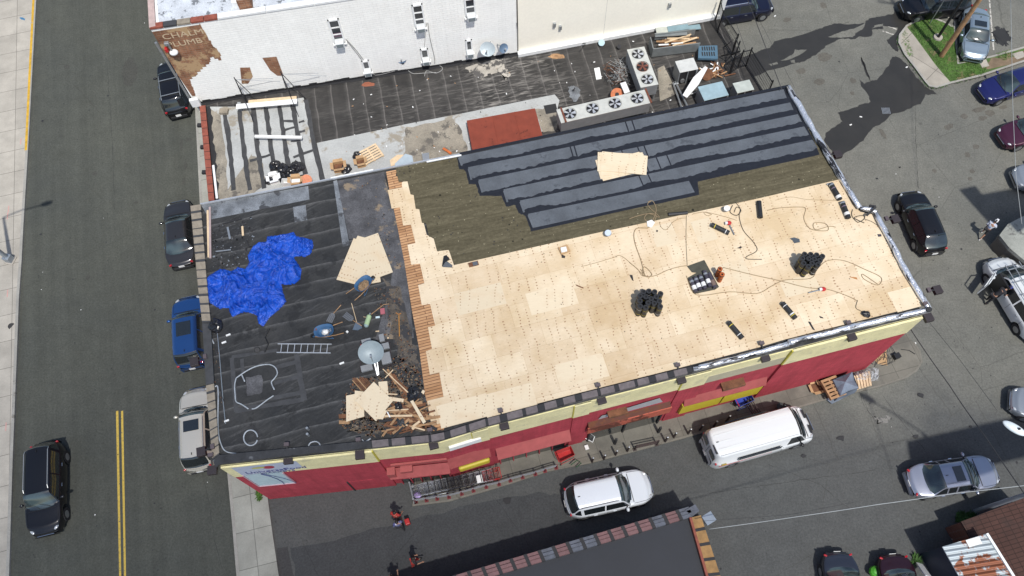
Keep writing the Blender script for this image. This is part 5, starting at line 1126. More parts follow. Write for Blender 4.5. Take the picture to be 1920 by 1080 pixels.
# ================================================================ lower right: rusted shed and brick roof
zs = 2.6; shd = thing('metal_shed', 'rusted white corrugated roof shed with dark blue side at the bottom right', 'shed', P(1830, 1060, 0))
s1, s2, s3, s4 = P(1767, 1025, zs), P(1849, 1000.5, zs), P(1905, 1090, zs), P(1808, 1098, zs)
def corr():
    m = Mt('rusted_corrugated_roof', (.5, .52, .52), .5, .4); v = m.pos(); n = m.noise(v, 1.1, 8, .7, .4); x = m.xyz(m.pos(rot=-R(8)))
    c = m.mix(m.ramp(n, (.5, 0), (.54, 1)), (.40, .45, .47), (.22, .075, .035)); c = m.mix(m.ramp(m.noise(m.pos(off=(3, 1, 0)), .7, 4), (.62, 0), (.66, 1)), c, (.06, .055, .03))
    w_ = m.math('SINE', m.math('MULTIPLY', x[1], 26)); m.col(m.mix(1.0, c, m.ramp(w_, (0, .82), (.6, 1.05)), 'MULTIPLY')); m.bump(w_, .03, .8); return m.m
MB().prism([s1, s2, s3, s4], zs - .06, zs, corr(), M['white']).build('roof', shd)
ctr = (s1 + s2 + s3 + s4) / 4; ins = [ctr + (p - ctr) * .97 for p in (s1, s2, s3, s4)]
MB().prism([Vector((p.x, p.y, 0)) for p in ins], 0, zs - .06, plain('navy_sheet_wall', (.02, .026, .05), .5, .2)).build('wall', shd)
MB().beam(s2 + Vector((0, 0, .05)), s3 + Vector((0, 0, .05)), .12, .1, M['white']).build('roof_edge', shd); MB().box(P(1826, 1016, zs + .03), (.7, .35, .03), M['paper'], rz=R(15)).build('white_label', shd)
for q in ((1724, 1060, ), (1733, 1078)): pass
MB().beam(P(1723, 1057, .1), P(1741, 1082, 1.2), .3, .1, M['white']).build('white_post', label='white post leaning at the left foot of the rusted shed', cat='post')
br_ = thing('brick_roofed_building', 'low building with a worn red brick coloured roof at the right edge', 'building', P(1880, 1000, 0)); zq = 1.8
MB().prism(PP([(1802, 978), (1930, 930), (2050, 1060), (1990, 1220), (1880, 1130), (1860, 1080)], zq), zq - .1, zq, slabs('worn_red_brick_paving', (.066, .032, .025), R(-15), .42, .21, joint=.4, stain=(.03, .022, .02))).build('roof', br_)
cc = [(p - P(1900, 1050, zq)) * .98 + P(1900, 1050, zq) for p in PP([(1802, 978), (1930, 930), (2050, 1060), (1990, 1220), (1880, 1130), (1860, 1080)], zq)]
MB().prism([Vector((p.x, p.y, 0)) for p in cc], 0, zq - .1, brk).build('wall', br_)
mb = MB()
for k in range(26): c = P(1797 + random.uniform(-9, 9), 1002 + random.uniform(-9, 12), .05); mb.box(c, (random.uniform(.1, .35), .16, .14), M['conc_light'], M4=Matrix.Translation(c) @ Matrix.Rotation(random.random() * 6, 4, Vector((random.random(), random.random(), 1))))
mb.build('rubble', label='small heap of broken pale rubble between the sedan and the rusted shed', cat='rubble', kind='stuff')
# grey flat roofed kiosk at the right edge
zk = 1.3; kk = thing('concrete_roofed_kiosk', 'grey concrete roofed structure at the right edge beside the man in shorts', 'building', P(1930, 440, 0)); kp = PP([(1874, 441), (1890, 420), (1925, 402), (2010, 380), (2080, 470), (1960, 520), (1918, 486), (1893, 465)], zk)
MB().prism(kp, zk - .25, zk, var('grey_roof_screed', (.27, .28, .25), .85, amt=.25, scale=1.0, spots=((.12, .12, .11), .6, 1.2))).build('roof', kk)
cc = sum(kp, Vector()) / len(kp); MB().prism([Vector((*(cc + (p - cc) * .96).xy, 0)) for p in kp], 0, zk - .25, M['conc']).build('wall', kk)
# high flat panels added out of view, shaped to throw the two right-hand shadows
def shadow_panel(px, hs, label, post):
    k_ = hs / math.tan(R(SUN_EL)); dsh = Vector((cos(R(SUN_AZ)), sin(R(SUN_AZ)), 0)) * k_; q = [p - dsh for p in PP(px)]; c = sum(q, Vector()) / len(q)
    o = thing('high_canopy', label, 'canopy', c); MB().prism(q, hs, hs + .25, M['steel']).build('roof', o)  # 'roof' here is the added panel that throws the shadow
    e = q[post]; MB().cyl((e.x, e.y, 0), (e.x, e.y, hs), .18, .18, M['steel']).build('post', o)  # added post under the shadow panel
shadow_panel([(1702, 831), (1990, 766), (2060, 840), (1925, 857), (1715, 905)], 9.0, 'high flat steel canopy on a post outside the lower right edge of the picture', 2)
shadow_panel([(1800, 358), (1831, 351), (1843, 367), (1990, 340), (2010, 400), (1925, 402), (1874, 441)], 9.0, 'high flat steel canopy on a post outside the right edge by the kiosk', 4)
# ================================================================ vehicles
rub = M['dark']; rim = plain('alloy_wheel', (.35, .36, .37), .35, .7)
def lerp_tab(tab, x):
    for (x0, v0), (x1, v1) in zip(tab, tab[1:]):
        if x <= x1:
            t = max(0, min(1, (x - x0) / (x1 - x0) if x1 > x0 else 0)); t = t * t * (3 - 2 * t) if tab[0][1] is not None else t; return v0 + (v1 - v0) * t
    return tab[-1][1]
KINDS = {   # profile tables along the length, x from 0 (tail) to 1 (nose)
    'sedan': dict(belt=[(0, .72), (.03, .86), (.16, .95), (.30, .96), (.70, .93), (.76, .92), (.93, .80), (.985, .66), (1, .56)],
                  roof=[(0, 0), (.15, 0), (.31, 1), (.45, 1.02), (.57, .985), (.745, 0), (1, 0)], cab=(.15, .745), rt=(.31, .575), H=1.43, W=1.82, hood=.03),
    'suv': dict(belt=[(0, .80), (.02, 1.0), (.06, 1.06), (.60, 1.05), (.73, 1.03), (.92, .94), (.98, .76), (1, .62)],
                roof=[(0, 0), (.02, .05), (.105, 1), (.30, 1.03), (.60, .98), (.745, 0), (1, 0)], cab=(.02, .745), rt=(.105, .60), H=1.70, W=1.90, hood=.04),
    'van': dict(belt=[(0, 1.0), (.01, 1.25), (.05, 1.28), (.80, 1.26), (.90, 1.20), (.96, 1.02), (.99, .8), (1, .66)],
                roof=[(0, 0), (.005, .75), (.025, .98), (.3, 1), (.775, 1.0), (.905, 0), (1, 0)], cab=(.005, .905), rt=(.025, .785), H=2.35, W=2.05, hood=.05)}
def vehicle(kind, label, cat, rear, front, color, L=None, name=None, rails=None, sunroof=None, group=None, glass=None, rearglass=None, metal=.3, dz=.7, plate=True, open_door=False, mat=None, bars=0, extra=None, wd=None, tint=None):
    K = KINDS[kind]; a, b = P(*rear, dz), P(*front, dz); d = (b - a); L = L or min(max(d.length, 4.2), 6.2); an = atan2(d.y, d.x); c = (a + b) / 2
    o = thing(name or 'parked_car', label, cat, (c.x, c.y, .004), an, group); W = (wd or K['W']) / 2; Hh = K['H']
    bm = mat or paint('car_paint_' + label.split()[0] + '_' + label.split()[1], color, metal); gl = glass or M['glass']; sc = M['screen'] if tint is None else tint
    N = 64; xs = sorted(set([i / N for i in range(N + 1)] + [K['cab'][0], K['cab'][1], K['rt'][0], K['rt'][1], .004, .012, .988, .996]))
    wr = .36 if kind != 'van' else .36; ax = (.185, .815) if kind != 'van' else (.2, .82)
    rows = []
    for x in xs:
        e = min(x, 1 - x); nose = x > .5; rad = .15 if kind != 'van' else .06
        plan = 1.0 if e > rad else (1 - .30 * ((rad - e) / rad) ** 2.2); plan *= (1 - .02 * abs(x - .45) * 2)
        wb = W * plan; zb = lerp_tab(K['belt'], x); g = max(0, lerp_tab(K['roof'], x)); zt = zb + (Hh - zb) * min(g, 1.03)
        sill = .30
        for q in ax:
            dx = abs(x - q) * L
            if dx < wr + .03: sill = max(sill, .08 + math.sqrt(max(0, (wr + .04) ** 2 - dx * dx)) + .26)
        sill = min(sill, zb - .12)
        tw = .70 if kind in ('sedan', 'hatch') else (.74 if kind == 'suv' else .80)      # roof width against body width
        gi = min(1, g); yr = wb * (.93 - (.93 - tw) * gi); crown = .03 if g > .02 else (K['hood'])
        pts = [(wb * .96, sill), (wb, min(zb - .06, sill + .22 if sill < .5 else sill + .05)), (wb * .995, zb - .10), (wb * .955, zb - .015),
               (wb * .925 if g > .02 else wb * .88, zb + .01 if g > .02 else zb + crown * .35),
               (yr, zt - .10 * gi + (0 if g > .02 else crown * .55)), (yr * .93, zt - .018 * gi + (0 if g > .02 else crown * .65)), (yr * .6, zt + crown * .8), (0, zt + crown)]
        if g <= .02:                                           # bonnet or boot: spread the rows across the lid
            ys = (.93, .80, .66, .40, 0); pts = pts[:4] + [(wb * ys[k], zb + crown * (1 - ys[k] ** 2)) for k in range(5)]
        rows.append((x, [(y, z) for y, z in pts], g))
    M_ = len(rows[0][1]); body, win, winr, wscr, rscr = MB(), MB(), MB(), MB(), MB()
    def vert(i, j, s_): x, pts, g = rows[i]; y, z = pts[j]; k_ = max(-1, min(1, (x - .44) * 3.4)); return Vector(((x - .5) * L - (.20 if kind != 'van' else .13) * k_ * abs(k_) * (y / W) ** 2, y * s_, z))
    for i in range(len(rows) - 1):
        x = (rows[i][0] + rows[i + 1][0]) / 2
        for j in range(M_ - 1):
            for s_ in (1, -1):
                q = [vert(i, j, s_), vert(i + 1, j, s_), vert(i + 1, j + 1, s_), vert(i, j + 1, s_)]
                if s_ < 0: q = q[::-1]
                tgt = body; incab = K['cab'][0] < x < K['cab'][1]; mt = bm
                if incab and j == 4 and K['cab'][0] + .02 < x < K['cab'][1] - .012:
                    pil = [K['rt'][0] + .02, .44 if kind == 'sedan' else .42]
                    if kind == 'van': ok = x > .70 or (.08 < x < .66 and s_ < 0 and False)
                    else: ok = not any(abs(x - p) < .008 for p in pil)
                    if ok: tgt, mt = (win if s_ > 0 else winr), gl
                elif incab and j >= 6 and x > K['rt'][1]: tgt, mt = wscr, sc
                elif incab and j >= 6 and x < K['rt'][0] and kind != 'van': tgt, mt = rscr, (rearglass or (sc if kind in ('sedan', 'hatch') else gl))
                elif j <= 1 and rows[i][1][0][1] < .31: mt = bm
                tgt.add(q, [(0, 1, 2, 3)], mt)
    def merge(mb):
        idx, nv = {}, []; mp = []
        for v in mb.v:
            k = (round(v.x, 4), round(v.y, 4), round(v.z, 4))
            if k not in idx: idx[k] = len(nv); nv.append(v)
            mp.append(idx[k])
        mb.v = nv; fs, ms = [], []
        for f, m in zip(mb.f, mb.mi):
            g_ = [];
            for a_2 in (mp[k] for k in f):
                if a_2 not in g_: g_.append(a_2)
            if len(g_) > 2: fs.append(g_); ms.append(m)
        mb.f, mb.mi = fs, ms; return mb
    body.box((0, 0, .34), (L * .88, W * 1.6, .22), rub)
    for s_ in (0, -1):                                          # close nose and tail
        pr = rows[s_][1]; x = (rows[s_][0] - .5) * L; n = len(pr); vs = [Vector((x, y, z)) for y, z in pr] + [Vector((x, -y, z)) for y, z in pr[::-1]]
        body.add(vs, [tuple(range(2 * n)) if s_ == 0 else tuple(range(2 * n))[::-1]], bm)
    merge(body).build('body', o, world=False, smooth=True)
    for mb, nm in ((win, 'side_windows'), (winr, 'side_windows'), (wscr, 'windscreen'), (rscr, 'rear_window')):
        if mb.v: merge(mb).build(nm, o, world=False, smooth=True)
    # wheels
    for q in ax:
        for s_ in (1, -1):
            x = (q - .5) * L; y = s_ * (W - .12)
            wo = MB().cyl((x, y - .11, wr), (x, y + .11, wr), wr, wr, rub, 20).cyl((x, y + s_ * .1, wr), (x, y + s_ * .116, wr), wr * .62, wr * .55, rim, 12).build('wheel', o, world=False)
    zf = lerp_tab(K['belt'], .965); wn = W * .80
    def bdy(x, j): # interpolate the surface row
        r = min(rows, key=lambda q: abs(q[0] - x)); return (r[0] - .5) * L, r[1][j][0], r[1][j][1]
    for s_ in (1, -1):
        xa, ya, za = bdy(.965, 3); xb, yb, zb_ = bdy(.90, 3)
        MB().add([Vector((xa + .03, s_ * ya * .72, za - .02)), Vector((xb, s_ * (yb - .05), zb_ + .02)), Vector((xb - .03, s_ * (yb + .02), zb_ - .05)), Vector((xa + .05, s_ * (ya + .015), za - .13))], [(0, 1, 2, 3)], M['lamp_white']) if False else None
        h = MB(); h.ell(((xa + xb) / 2 + .02, s_ * (ya - .10), (za + zb_) / 2 - .045), (.19, .09, .045), M['lamp_white'], 12, 6, -1, rz=-s_ * .6); h.build('headlight', o, world=False, smooth=True)
        xa, ya, za = bdy(.03, 3); t = MB(); t.box((xa, s_ * (ya - .07), za - .06), (.10, .17, .13), M['lamp_red'], rz=s_ * .5); t.build('taillight', o, world=False, bevel=.03)
        xm = (K['cab'][1] - .085 - .5) * L; m = MB(); m.ell((xm, s_ * (W + .10), lerp_tab(K['belt'], .66) + .04), (.09, .13, .08), bm if kind != 'van' else M['black'], 10, 6).beam((xm, s_ * W * .9, lerp_tab(K['belt'], .66)), (xm, s_ * (W + .05), lerp_tab(K['belt'], .66) + .02), .06, .04, M['black'])
        m.build('wing_mirror', o, world=False, smooth=True)
        for hx in (.30, .52) if kind != 'van' else (.66,): MB().box(((hx - .5) * L, s_ * (W + .005), lerp_tab(K['belt'], hx) - .12), (.18, .03, .03), M['chrome'] if metal > .2 else bm).build('door_handle', o, world=False)
    xg = L / 2; MB().box((xg - .02, 0, zf - .20), (.06, W * .9, .16), M['black']).box((xg + .012, 0, zf - .13), (.02, W * .92, .025), M['chrome']).build('grille', o, world=False)
    MB().box((xg - .06, 0, .42), (.12, W * 1.15, .16), rub if kind == 'van' else bm).build('front_bumper', o, world=False, bevel=.03)
    MB().box((-xg + .04, 0, .46), (.14, W * 1.15, .20), rub if kind != 'sedan' else bm).build('rear_bumper', o, world=False, bevel=.03)
    if plate: MB().box((-xg - .03, 0, .72 if kind == 'sedan' else .62), (.02, .34, .17), M['paper']).build('number_plate', o, world=False)
    # panel seams on the bonnet, roof edge trims, wipers
    sm = MB(); xc = (K['cab'][1] - .5) * L
    for s_ in (1, -1):
        pts = [];
        for x in (K['cab'][1] + .005, .82, .90, .955): r = min(rows, key=lambda q: abs(q[0] - x)); pts.append(Vector(((r[0] - .5) * L, s_ * r[1][4][0] * .93, r[1][4][1] + .012)))
        sm.tube(pts, .008, M['black'], 4)
    sm.tube([Vector((xc + .015, y * W * .78, lerp_tab(K['belt'], K['cab'][1]) + K['hood'] * (1 - y * y) + .012)) for y in (-1, -.5, 0, .5, 1)], .022, M['black'], 4)
    for hx in ((.22, .43, .68) if kind != 'van' else (.66, .83)):
        for s_ in (1, -1):
            r = min(rows, key=lambda q: abs(q[0] - hx)); MB().tube([Vector(((r[0] - .5) * L, s_ * (r[1][k][0] + .006), r[1][k][1])) for k in (1, 2, 3)], .007, M['black'], 4).build('door_seam', o, world=False)
    sm.build('bonnet_seam', o, world=False)
    wp = MB()
    for y in (-.1, .5): wp.tube([Vector((xc - .05, y * W, lerp_tab(K['belt'], K['cab'][1]) + .06)), Vector((xc - .25, (y - .55) * W * .9, lerp_tab(K['belt'], K['cab'][1]) + .22))], .01, M['black'], 4)
    if kind != 'van': wp.build('wiper', o, world=False)
    r0, r1 = (K['rt'][0] - .5) * L, (K['rt'][1] - .5) * L; tw = (.70 if kind in ('sedan', 'hatch') else .74 if kind == 'suv' else .80)
    if rails:
        for s_ in (1, -1): MB().tube([Vector((r0 + .1, s_ * W * tw * .88, Hh - .02)), Vector((r0 + .25, s_ * W * tw * .88, Hh + .06)), Vector((r1 - .3, s_ * W * tw * .88, Hh + .05)), Vector((r1 - .15, s_ * W * tw * .88, Hh - .03))], .022, rails, 6).build('roof_rail', o, world=False)
        for k in range(bars): x = r0 + (r1 - r0) * (.15 + .55 * k / max(1, bars - 1)); MB().box((x, 0, Hh + .09), (.05, W * tw * 1.8, .03), rails).build('crossbar', o, world=False)
    if sunroof:
        f0, f1 = sunroof; MB().box(((f0 + f1) / 2 * (r1 - r0) + r0, 0, Hh + .052), ((f1 - f0) * (r1 - r0), W * .86, .02), M['glass']).build('sunroof', o, world=False, bevel=.004)
    MB().box((r0 + .2, 0, Hh + .055), (.12, .03, .05), M['black']).build('aerial', o, world=False)
    if kind == 'van':
        rr2 = MB()
        for k in range(5): rr2.box(((r0 + r1) / 2, (k - 2) * W * .36, Hh + .026), ((r1 - r0) * .94, .03, .015), bm)
        rr2.build('roof_ribs', o, world=False)
        for s_ in (-1, 1): MB().box((-xg + .0, s_ * W * .42, 1.72), (.03, W * .55, .5), gl).build('rear_window', o, world=False)
        for s_ in (-1, 1): MB().box((L * -.08, s_ * (W - .03), 1.55), (L * .40, .03, .42), gl).build('side_window', o, world=False)
        MB().box((-xg - .01, 0, 1.3), (.01, .02, 1.5), M['black']).build('door_seam', o, world=False)
    if extra: extra(o, L, W, Hh)
    return o
blk = (.010, .010, .012)
KINDS['hatch'] = dict(belt=[(0, .8), (.02, .95), (.06, 1.0), (.60, .96), (.74, .93), (.92, .82), (.98, .68), (1, .56)], roof=[(0, 0), (.03, .15), (.19, .97), (.34, 1.02), (.58, .985), (.75, 0), (1, 0)], cab=(.03, .75), rt=(.19, .585), H=1.5, W=1.82, hood=.04)
vehicle('suv', 'black sports utility vehicle driving down the street at the lower left', 'car', (88, 826), (85, 1008), blk, rails=M['steel'], L=5.0, name='moving_car')
vehicle('suv', 'black sports utility vehicle with a silver roof rack parked beside the bare brick corner', 'car', (335, 222), (318, 108), blk, L=4.8, rails=M['steel'], bars=2)
vehicle('sedan', 'dark grey sedan parked at the kerb above the blue car', 'car', (341, 499), (333, 376), (.035, .035, .038), L=4.8)
vehicle('suv', 'bright blue car with a sunroof parked half under the roof edge', 'car', (360, 690), (353, 556), (.018, .075, .24), L=4.6, sunroof=(.5, .88), metal=.5)
vehicle('suv', 'beige car with a sunroof parked below the blue car', 'car', (374, 884), (369, 727), (.60, .57, .49), L=4.75, sunroof=(.62, .88), rails=M['steel'], metal=.4)
vehicle('suv', 'white sports utility vehicle driving along the lane below the shopping carts', 'car', (1060, 944), (1220, 908), (.62, .66, .70), L=4.65, rails=M['steel'], name='moving_car', metal=.05)
def vx(o, L, W, H):
    MB().box((-L * .2, -W + .012, 1.1), (L * .5, .02, .05), M['red']).build('red_side_stripe', o, world=False)
    MB().box((-L * .405, -W + .02, 1.25), (.28, .02, .22), plain('gold_badge', (.5, .38, .06), .5)).build('side_badge', o, world=False)
    for s_ in (-1, 1): MB().box((L * .455, s_ * W * .42, 1.17), (.10, W * .45, .05), M['black']).build('bonnet_vent', o, world=False)
    MB().box((-L * .475, -W * .3, H - .05), (.12, .5, .06), M['black']).build('rear_step', o, world=False)
vehicle('van', 'long white panel van with a plain roof parked along the store walkway', 'van', (1322, 846), (1519, 790), (.64, .66, .66), L=6.0, name='panel_van', metal=.0, extra=vx, glass=M['glass'], tint=M['glass'], dz=.9)
vehicle('sedan', 'silver sedan with a dark sunroof in the shade at the lower right', 'car', (1705, 906), (1869, 881), (.33, .35, .42), L=4.8, sunroof=(.48, .85), metal=.6)
vehicle('hatch', 'black hatchback parked alone beside the right edge of the plywood roof', 'car', (1752, 470), (1706, 362), blk, L=4.4)
vehicle('sedan', 'silver blue sedan with a sunroof parked beside the grassy island', 'car', (1829, 16), (1828, 108), (.30, .37, .42), L=4.6, sunroof=(.45, .85), metal=.6, plate=False)
vehicle('suv', 'black sports utility vehicle at the top edge above the grassy island', 'car', (1812, 2), (1696, 14), blk, L=4.8, rails=M['steel'])
vehicle('suv', 'dark navy car parked behind the cream wall corner at the top edge', 'car', (1345, 22), (1428, 8), (.008, .010, .028), L=4.7, rails=M['chrome'])
vehicle('sedan', 'deep blue sedan parked at the right edge below the grass', 'car', (1965, 136), (1836, 176), (.012, .015, .10), L=4.8)
vehicle('sedan', 'maroon sedan partly cut off by the right edge', 'car', (2000, 225), (1880, 258), (.06, .012, .03), L=4.8)
vehicle('sedan', 'silver car just showing its nose at the right edge below the maroon one', 'car', (2040, 322), (1909, 332), (.3, .33, .36), L=4.8, metal=.5)
vehicle('sedan', 'silver car just showing at the right edge above the lamp head', 'car', (2050, 790), (1916, 752), (.3, .33, .36), L=4.8, metal=.5)
vehicle('sedan', 'dark blue sedan cut off by the bottom edge', 'car', (1574, 1064), (1600, 1200), (.03, .035, .05), L=4.8, metal=.4)
vehicle('sedan', 'dark maroon car cut off by the bottom edge beside the rusted shed', 'car', (1680, 1070), (1712, 1195), (.025, .008, .014), L=4.6)
MB().ell(P(1642, 1072, .35), (.35, .3, .25), plain('bright_green_plastic', (.06, .3, .02), .5), 12, 6).build('green_bag', label='bright green bag on the ground beside the maroon car at the bottom edge', cat='bag')
# pale van with its side door open and a man leaning in
def cargo(o, L, W, H):
    for k in range(4): MB().box((L * (.26 - .15 * k), 0, H + .12), (.05, W * 1.5, .03), M['steel']).build('rack_bar', o, world=False)
    for s_ in (-1, -.33, .33, 1): MB().beam((-L * .36, s_ * W * .68, H + .15), (L * .32, s_ * W * .68, H + .15), .04, .04, M['steel']).build('rack_rail', o, world=False)
    d = MB(); hx = L * .30; e = Vector((-.55, .84, 0)).normalized(); a = Vector((hx, W, 0)); b = a + e * 1.15
    d.beam(a + Vector((0, 0, .78)), b + Vector((0, 0, .78)), .06, .75, o_paint); do = d.build('open_door', o, world=False)
    f = MB()
    for p, q in (((a, 1.15), (a + e * .35, 1.72)), ((a + e * .35, 1.72), (b, 1.72)), ((b, 1.72), (b, 1.15))): f.beam(p[0] + Vector((0, 0, p[1])), q[0] + Vector((0, 0, q[1])), .05, .06, o_paint)
    f.build('door_frame', do, world=False)
    MB().box((L * .17, W - .03, 1.05), (1.05, .1, 1.25), M['black']).build('door_opening', o, world=False)
o_paint = paint('pale_silver_van_paint', (.60, .63, .64), .05)
KINDS['minivan'] = dict(belt=[(0, .9), (.015, 1.12), (.05, 1.16), (.70, 1.12), (.84, 1.06), (.94, .92), (.985, .76), (1, .6)], roof=[(0, 0), (.02, .3), (.06, 1), (.3, 1.02), (.66, 1.0), (.85, 0), (1, 0)], cab=(.02, .85), rt=(.06, .665), H=1.85, W=1.95, hood=.05)
vn = vehicle('minivan', 'pale silver work van with roof rack and open door at the right edge', 'van', (1962, 640), (1864, 478), (.5, .53, .54), L=5.3, name='work_van', extra=cargo, mat=o_paint, dz=.8)
# ================================================================ people
def skin_mesh(verts, edges, radii, root, mat, sub=2):
    me = bpy.data.meshes.new('s'); me.from_pydata([tuple(v) for v in verts], edges, []); o = bpy.data.objects.new('s', me); C.objects.link(o)
    m = o.modifiers.new('skin', 'SKIN'); m.use_smooth_shade = True
    for k, r in enumerate(radii): sv = me.skin_vertices[0].data[k]; sv.radius = (r, r) if not isinstance(r, tuple) else r; sv.use_root = (k == root)
    b = o.modifiers.new('sub', 'SUBSURF'); b.levels = sub; b.render_levels = sub
    dg = bpy.context.evaluated_depsgraph_get(); dg.update(); out = bpy.data.meshes.new_from_object(o.evaluated_get(dg)); bpy.data.objects.remove(o)
    out.materials.clear(); out.materials.append(mat); return out
def person(loc, rz, label, J, shirt, trousers, hair=None, shoes=None, short=False, sleeves=True, cap=None, hat=None, held=None):
    """J: joint positions in local metres (+x forward); keys as below"""
    o = thing('person', label, 'person', loc, rz); V, E, Rr = [], [], []; ix = {}
    def add(k, r, par=None):
        ix[k] = len(V); V.append(Vector(J[k]) if k in J else Vector(k_pos[k])); Rr.append(r)
        if par is not None: E.append((ix[par], ix[k]))
    k_pos = {}
    add('pelvis', (.13, .10)); add('waist', (.12, .09), 'pelvis'); add('chest', (.15, .11), 'waist'); add('neck0', .065, 'chest'); add('neck', .05, 'neck0')
    hd = (Vector(J['head']) - Vector(J['neck'])); k_pos['head1'] = Vector(J['neck']) + hd * .55; k_pos['head2'] = Vector(J['neck']) + hd * 1.35; add('head1', .085, 'neck'); add('head2', .075, 'head1')
    for s_ in 'LR':
        add('sho' + s_, .055, 'chest'); add('elb' + s_, .042, 'sho' + s_); add('wri' + s_, .028, 'elb' + s_)
        w_ = Vector(J['wri' + s_]); d = (w_ - Vector(J['elb' + s_])).normalized(); sd2 = d.cross(Vector((0, 0, 1))); sd2 = sd2.normalized() if sd2.length > .1 else Vector((0, 1, 0))
        k_pos['palm' + s_] = w_ + d * .08; add('palm' + s_, (.035, .018), 'wri' + s_)
        for f in range(4): k_pos['f%d%s' % (f, s_)] = w_ + d * (.15, .17, .165, .14)[f] + sd2 * (f - 1.5) * .022 + Vector((0, 0, -.02)); add('f%d%s' % (f, s_), .009, 'palm' + s_)
        k_pos['th' + s_] = w_ + d * .09 + sd2 * -.06; add('th' + s_, .01, 'palm' + s_)
        add('hip' + s_, .085, 'pelvis'); add('kne' + s_, .058, 'hip' + s_); add('ank' + s_, .038, 'kne' + s_); add('toe' + s_, .03, 'ank' + s_)
    def put(nm, keys, edges, rad, mat, par=o):
        vs = [Vector(J[k]) if k in J else k_pos[k] for k in keys]; me = skin_mesh(vs, edges, rad, 0, mat, 1); ob = bpy.data.objects.new(nm, me); C.objects.link(ob); ob.parent = par; WM[ob.name] = WM[o.name]; return ob
    me = skin_mesh(V, E, Rr, 0, M['skin'], 1); ob = bpy.data.objects.new('body', me); C.objects.link(ob); ob.parent = o; WM[ob.name] = WM[o.name]
    put('shirt', ['pelvis', 'waist', 'chest', 'neck0', 'shoL', 'shoR'] + (['elbL', 'elbR'] if sleeves else []), [(0, 1), (1, 2), (2, 3), (2, 4), (2, 5)] + ([(4, 6), (5, 7)] if sleeves else []), [(.15, .12), (.145, .115), (.175, .135), .075, .08, .08] + ([.06, .06] if sleeves else []), shirt)
    kl = ['pelvis', 'hipL', 'hipR', 'kneL', 'kneR'] + ([] if short else ['ankL', 'ankR']); put('shorts' if short else 'trousers', kl, [(0, 1), (0, 2), (1, 3), (2, 4)] + ([] if short else [(3, 5), (4, 6)]), [(.15, .12), .105, .105, .085, .085] + ([] if short else [.06, .06]), trousers)
    for s_ in 'LR':
        t, a_3 = Vector(J['toe' + s_]), Vector(J['ank' + s_]); c = (t + a_3) / 2; MB().ell((c.x, c.y, max(.04, c.z - .03)), (.14, .05, .055), shoes or M['black'], 10, 6, rz=atan2(t.y - a_3.y, t.x - a_3.x)).build('shoe', o, world=False, smooth=True)
    hp = k_pos['head1'].lerp(k_pos['head2'], .55); fw = Vector((1, 0, 0)); MB().ell(hp + Vector((-.015, 0, .03)), (.105, .092, .11), hair or M['hair'], 14, 7, -.1).build('hair', o, world=False, smooth=True)
    f = MB(); 
    for y in (-.03, .03): f.ell(hp + Vector((.083, y, .0)), (.012, .014, .009), M['white'], 8, 4)
    f.ell(hp + Vector((.10, 0, -.02)), (.02, .014, .02), M['skin'], 8, 4).box(hp + Vector((.085, 0, -.06)), (.01, .045, .012), M['lamp_red'])
    for y in (-.085, .085): f.ell(hp + Vector((0, y, -.01)), (.018, .012, .03), M['skin'], 8, 4)
    f.build('face', o, world=False, smooth=True)
    if hat: MB().ell(hp + Vector((.0, 0, .05)), (.115, .1, .085), hat, 14, 6, 0.0).box(hp + Vector((.14, 0, .05)), (.12, .14, .015), hat).build('cap', o, world=False, smooth=True)
    if held: held(o)
    return o
def stand(stride=.0, lean=0.0, arm=.2, bend=.0, hgt=1.72, look=0.0):
    s = hgt / 1.72; J = dict(pelvis=(0, 0, .95), waist=(lean * .25, 0, 1.1), chest=(lean * .7, 0, 1.33), neck0=(lean, 0, 1.46), neck=(lean * 1.1, 0, 1.5), head=(lean * 1.2 + look, 0, 1.66))
    for k, y in (('L', 1), ('R', -1)):
        f = stride * y; J['hip' + k] = (0, y * .10, .90); J['kne' + k] = (f * .5 + .03, y * .11, .50); J['ank' + k] = (f, y * .12, .09); J['toe' + k] = (f + .15, y * .13, .04)
        J['sho' + k] = (lean * .8, y * .19, 1.40); J['elb' + k] = (lean * .8 - f * .4 + bend * .1, y * .24, 1.14); J['wri' + k] = (lean * .8 - f * .5 + arm, y * .22, 1.14 - .22 + bend)
    return {k: tuple(c * s for c in v) for k, v in J.items()}
wblue = var('white_and_blue_shirt', (.62, .66, .72), .8, amt=.3, scale=8, spots=((.1, .16, .4), .56, 9)); blks = plain('black_cloth', (.02, .02, .024), .9); redc = plain('red_cloth', (.38, .03, .025), .85); blu = plain('blue_cloth', (.02, .04, .22), .85); wht = plain('white_trainers', (.7, .7, .7), .6)
person(P(1838, 443, .0), ang((1835, 446), (1870, 415)), 'man in a white and blue shirt, black shorts and white trainers walking near the kiosk', stand(.28, .12, .12, .12), wblue, blks, short=True, shoes=wht, hat=wht)
vloc = WM[vn.name] @ Vector((.45, 1.45, 0)); person(vloc, ang((1880, 545), (1900, 540)), 'person in dark clothes and a blue cap leaning into the open van door', stand(.12, .42, .35, .25, look=.1), blks, blks, hat=blu)
person(P(747, 975, 0), ang((742, 985), (752, 962)), 'person in a red top walking ahead of the person with the striped shirt', stand(.2, .1, .12, .1), redc, blks)
def bagr(o): MB().box((.1, -.42, .45), (.3, .25, .36), M['red']).build('red_bag', o, world=False, bevel=.03)
person(P(753, 990, 0), ang((753, 990), (747, 970)), 'person in a dark and striped shirt carrying a red bag on the lane', stand(.16, .05, .15, .0), var('blue_striped_cloth', (.08, .09, .22), .8, amt=.4, scale=9, spots=((.6, .62, .7), .55, 11)), blks, held=bagr)
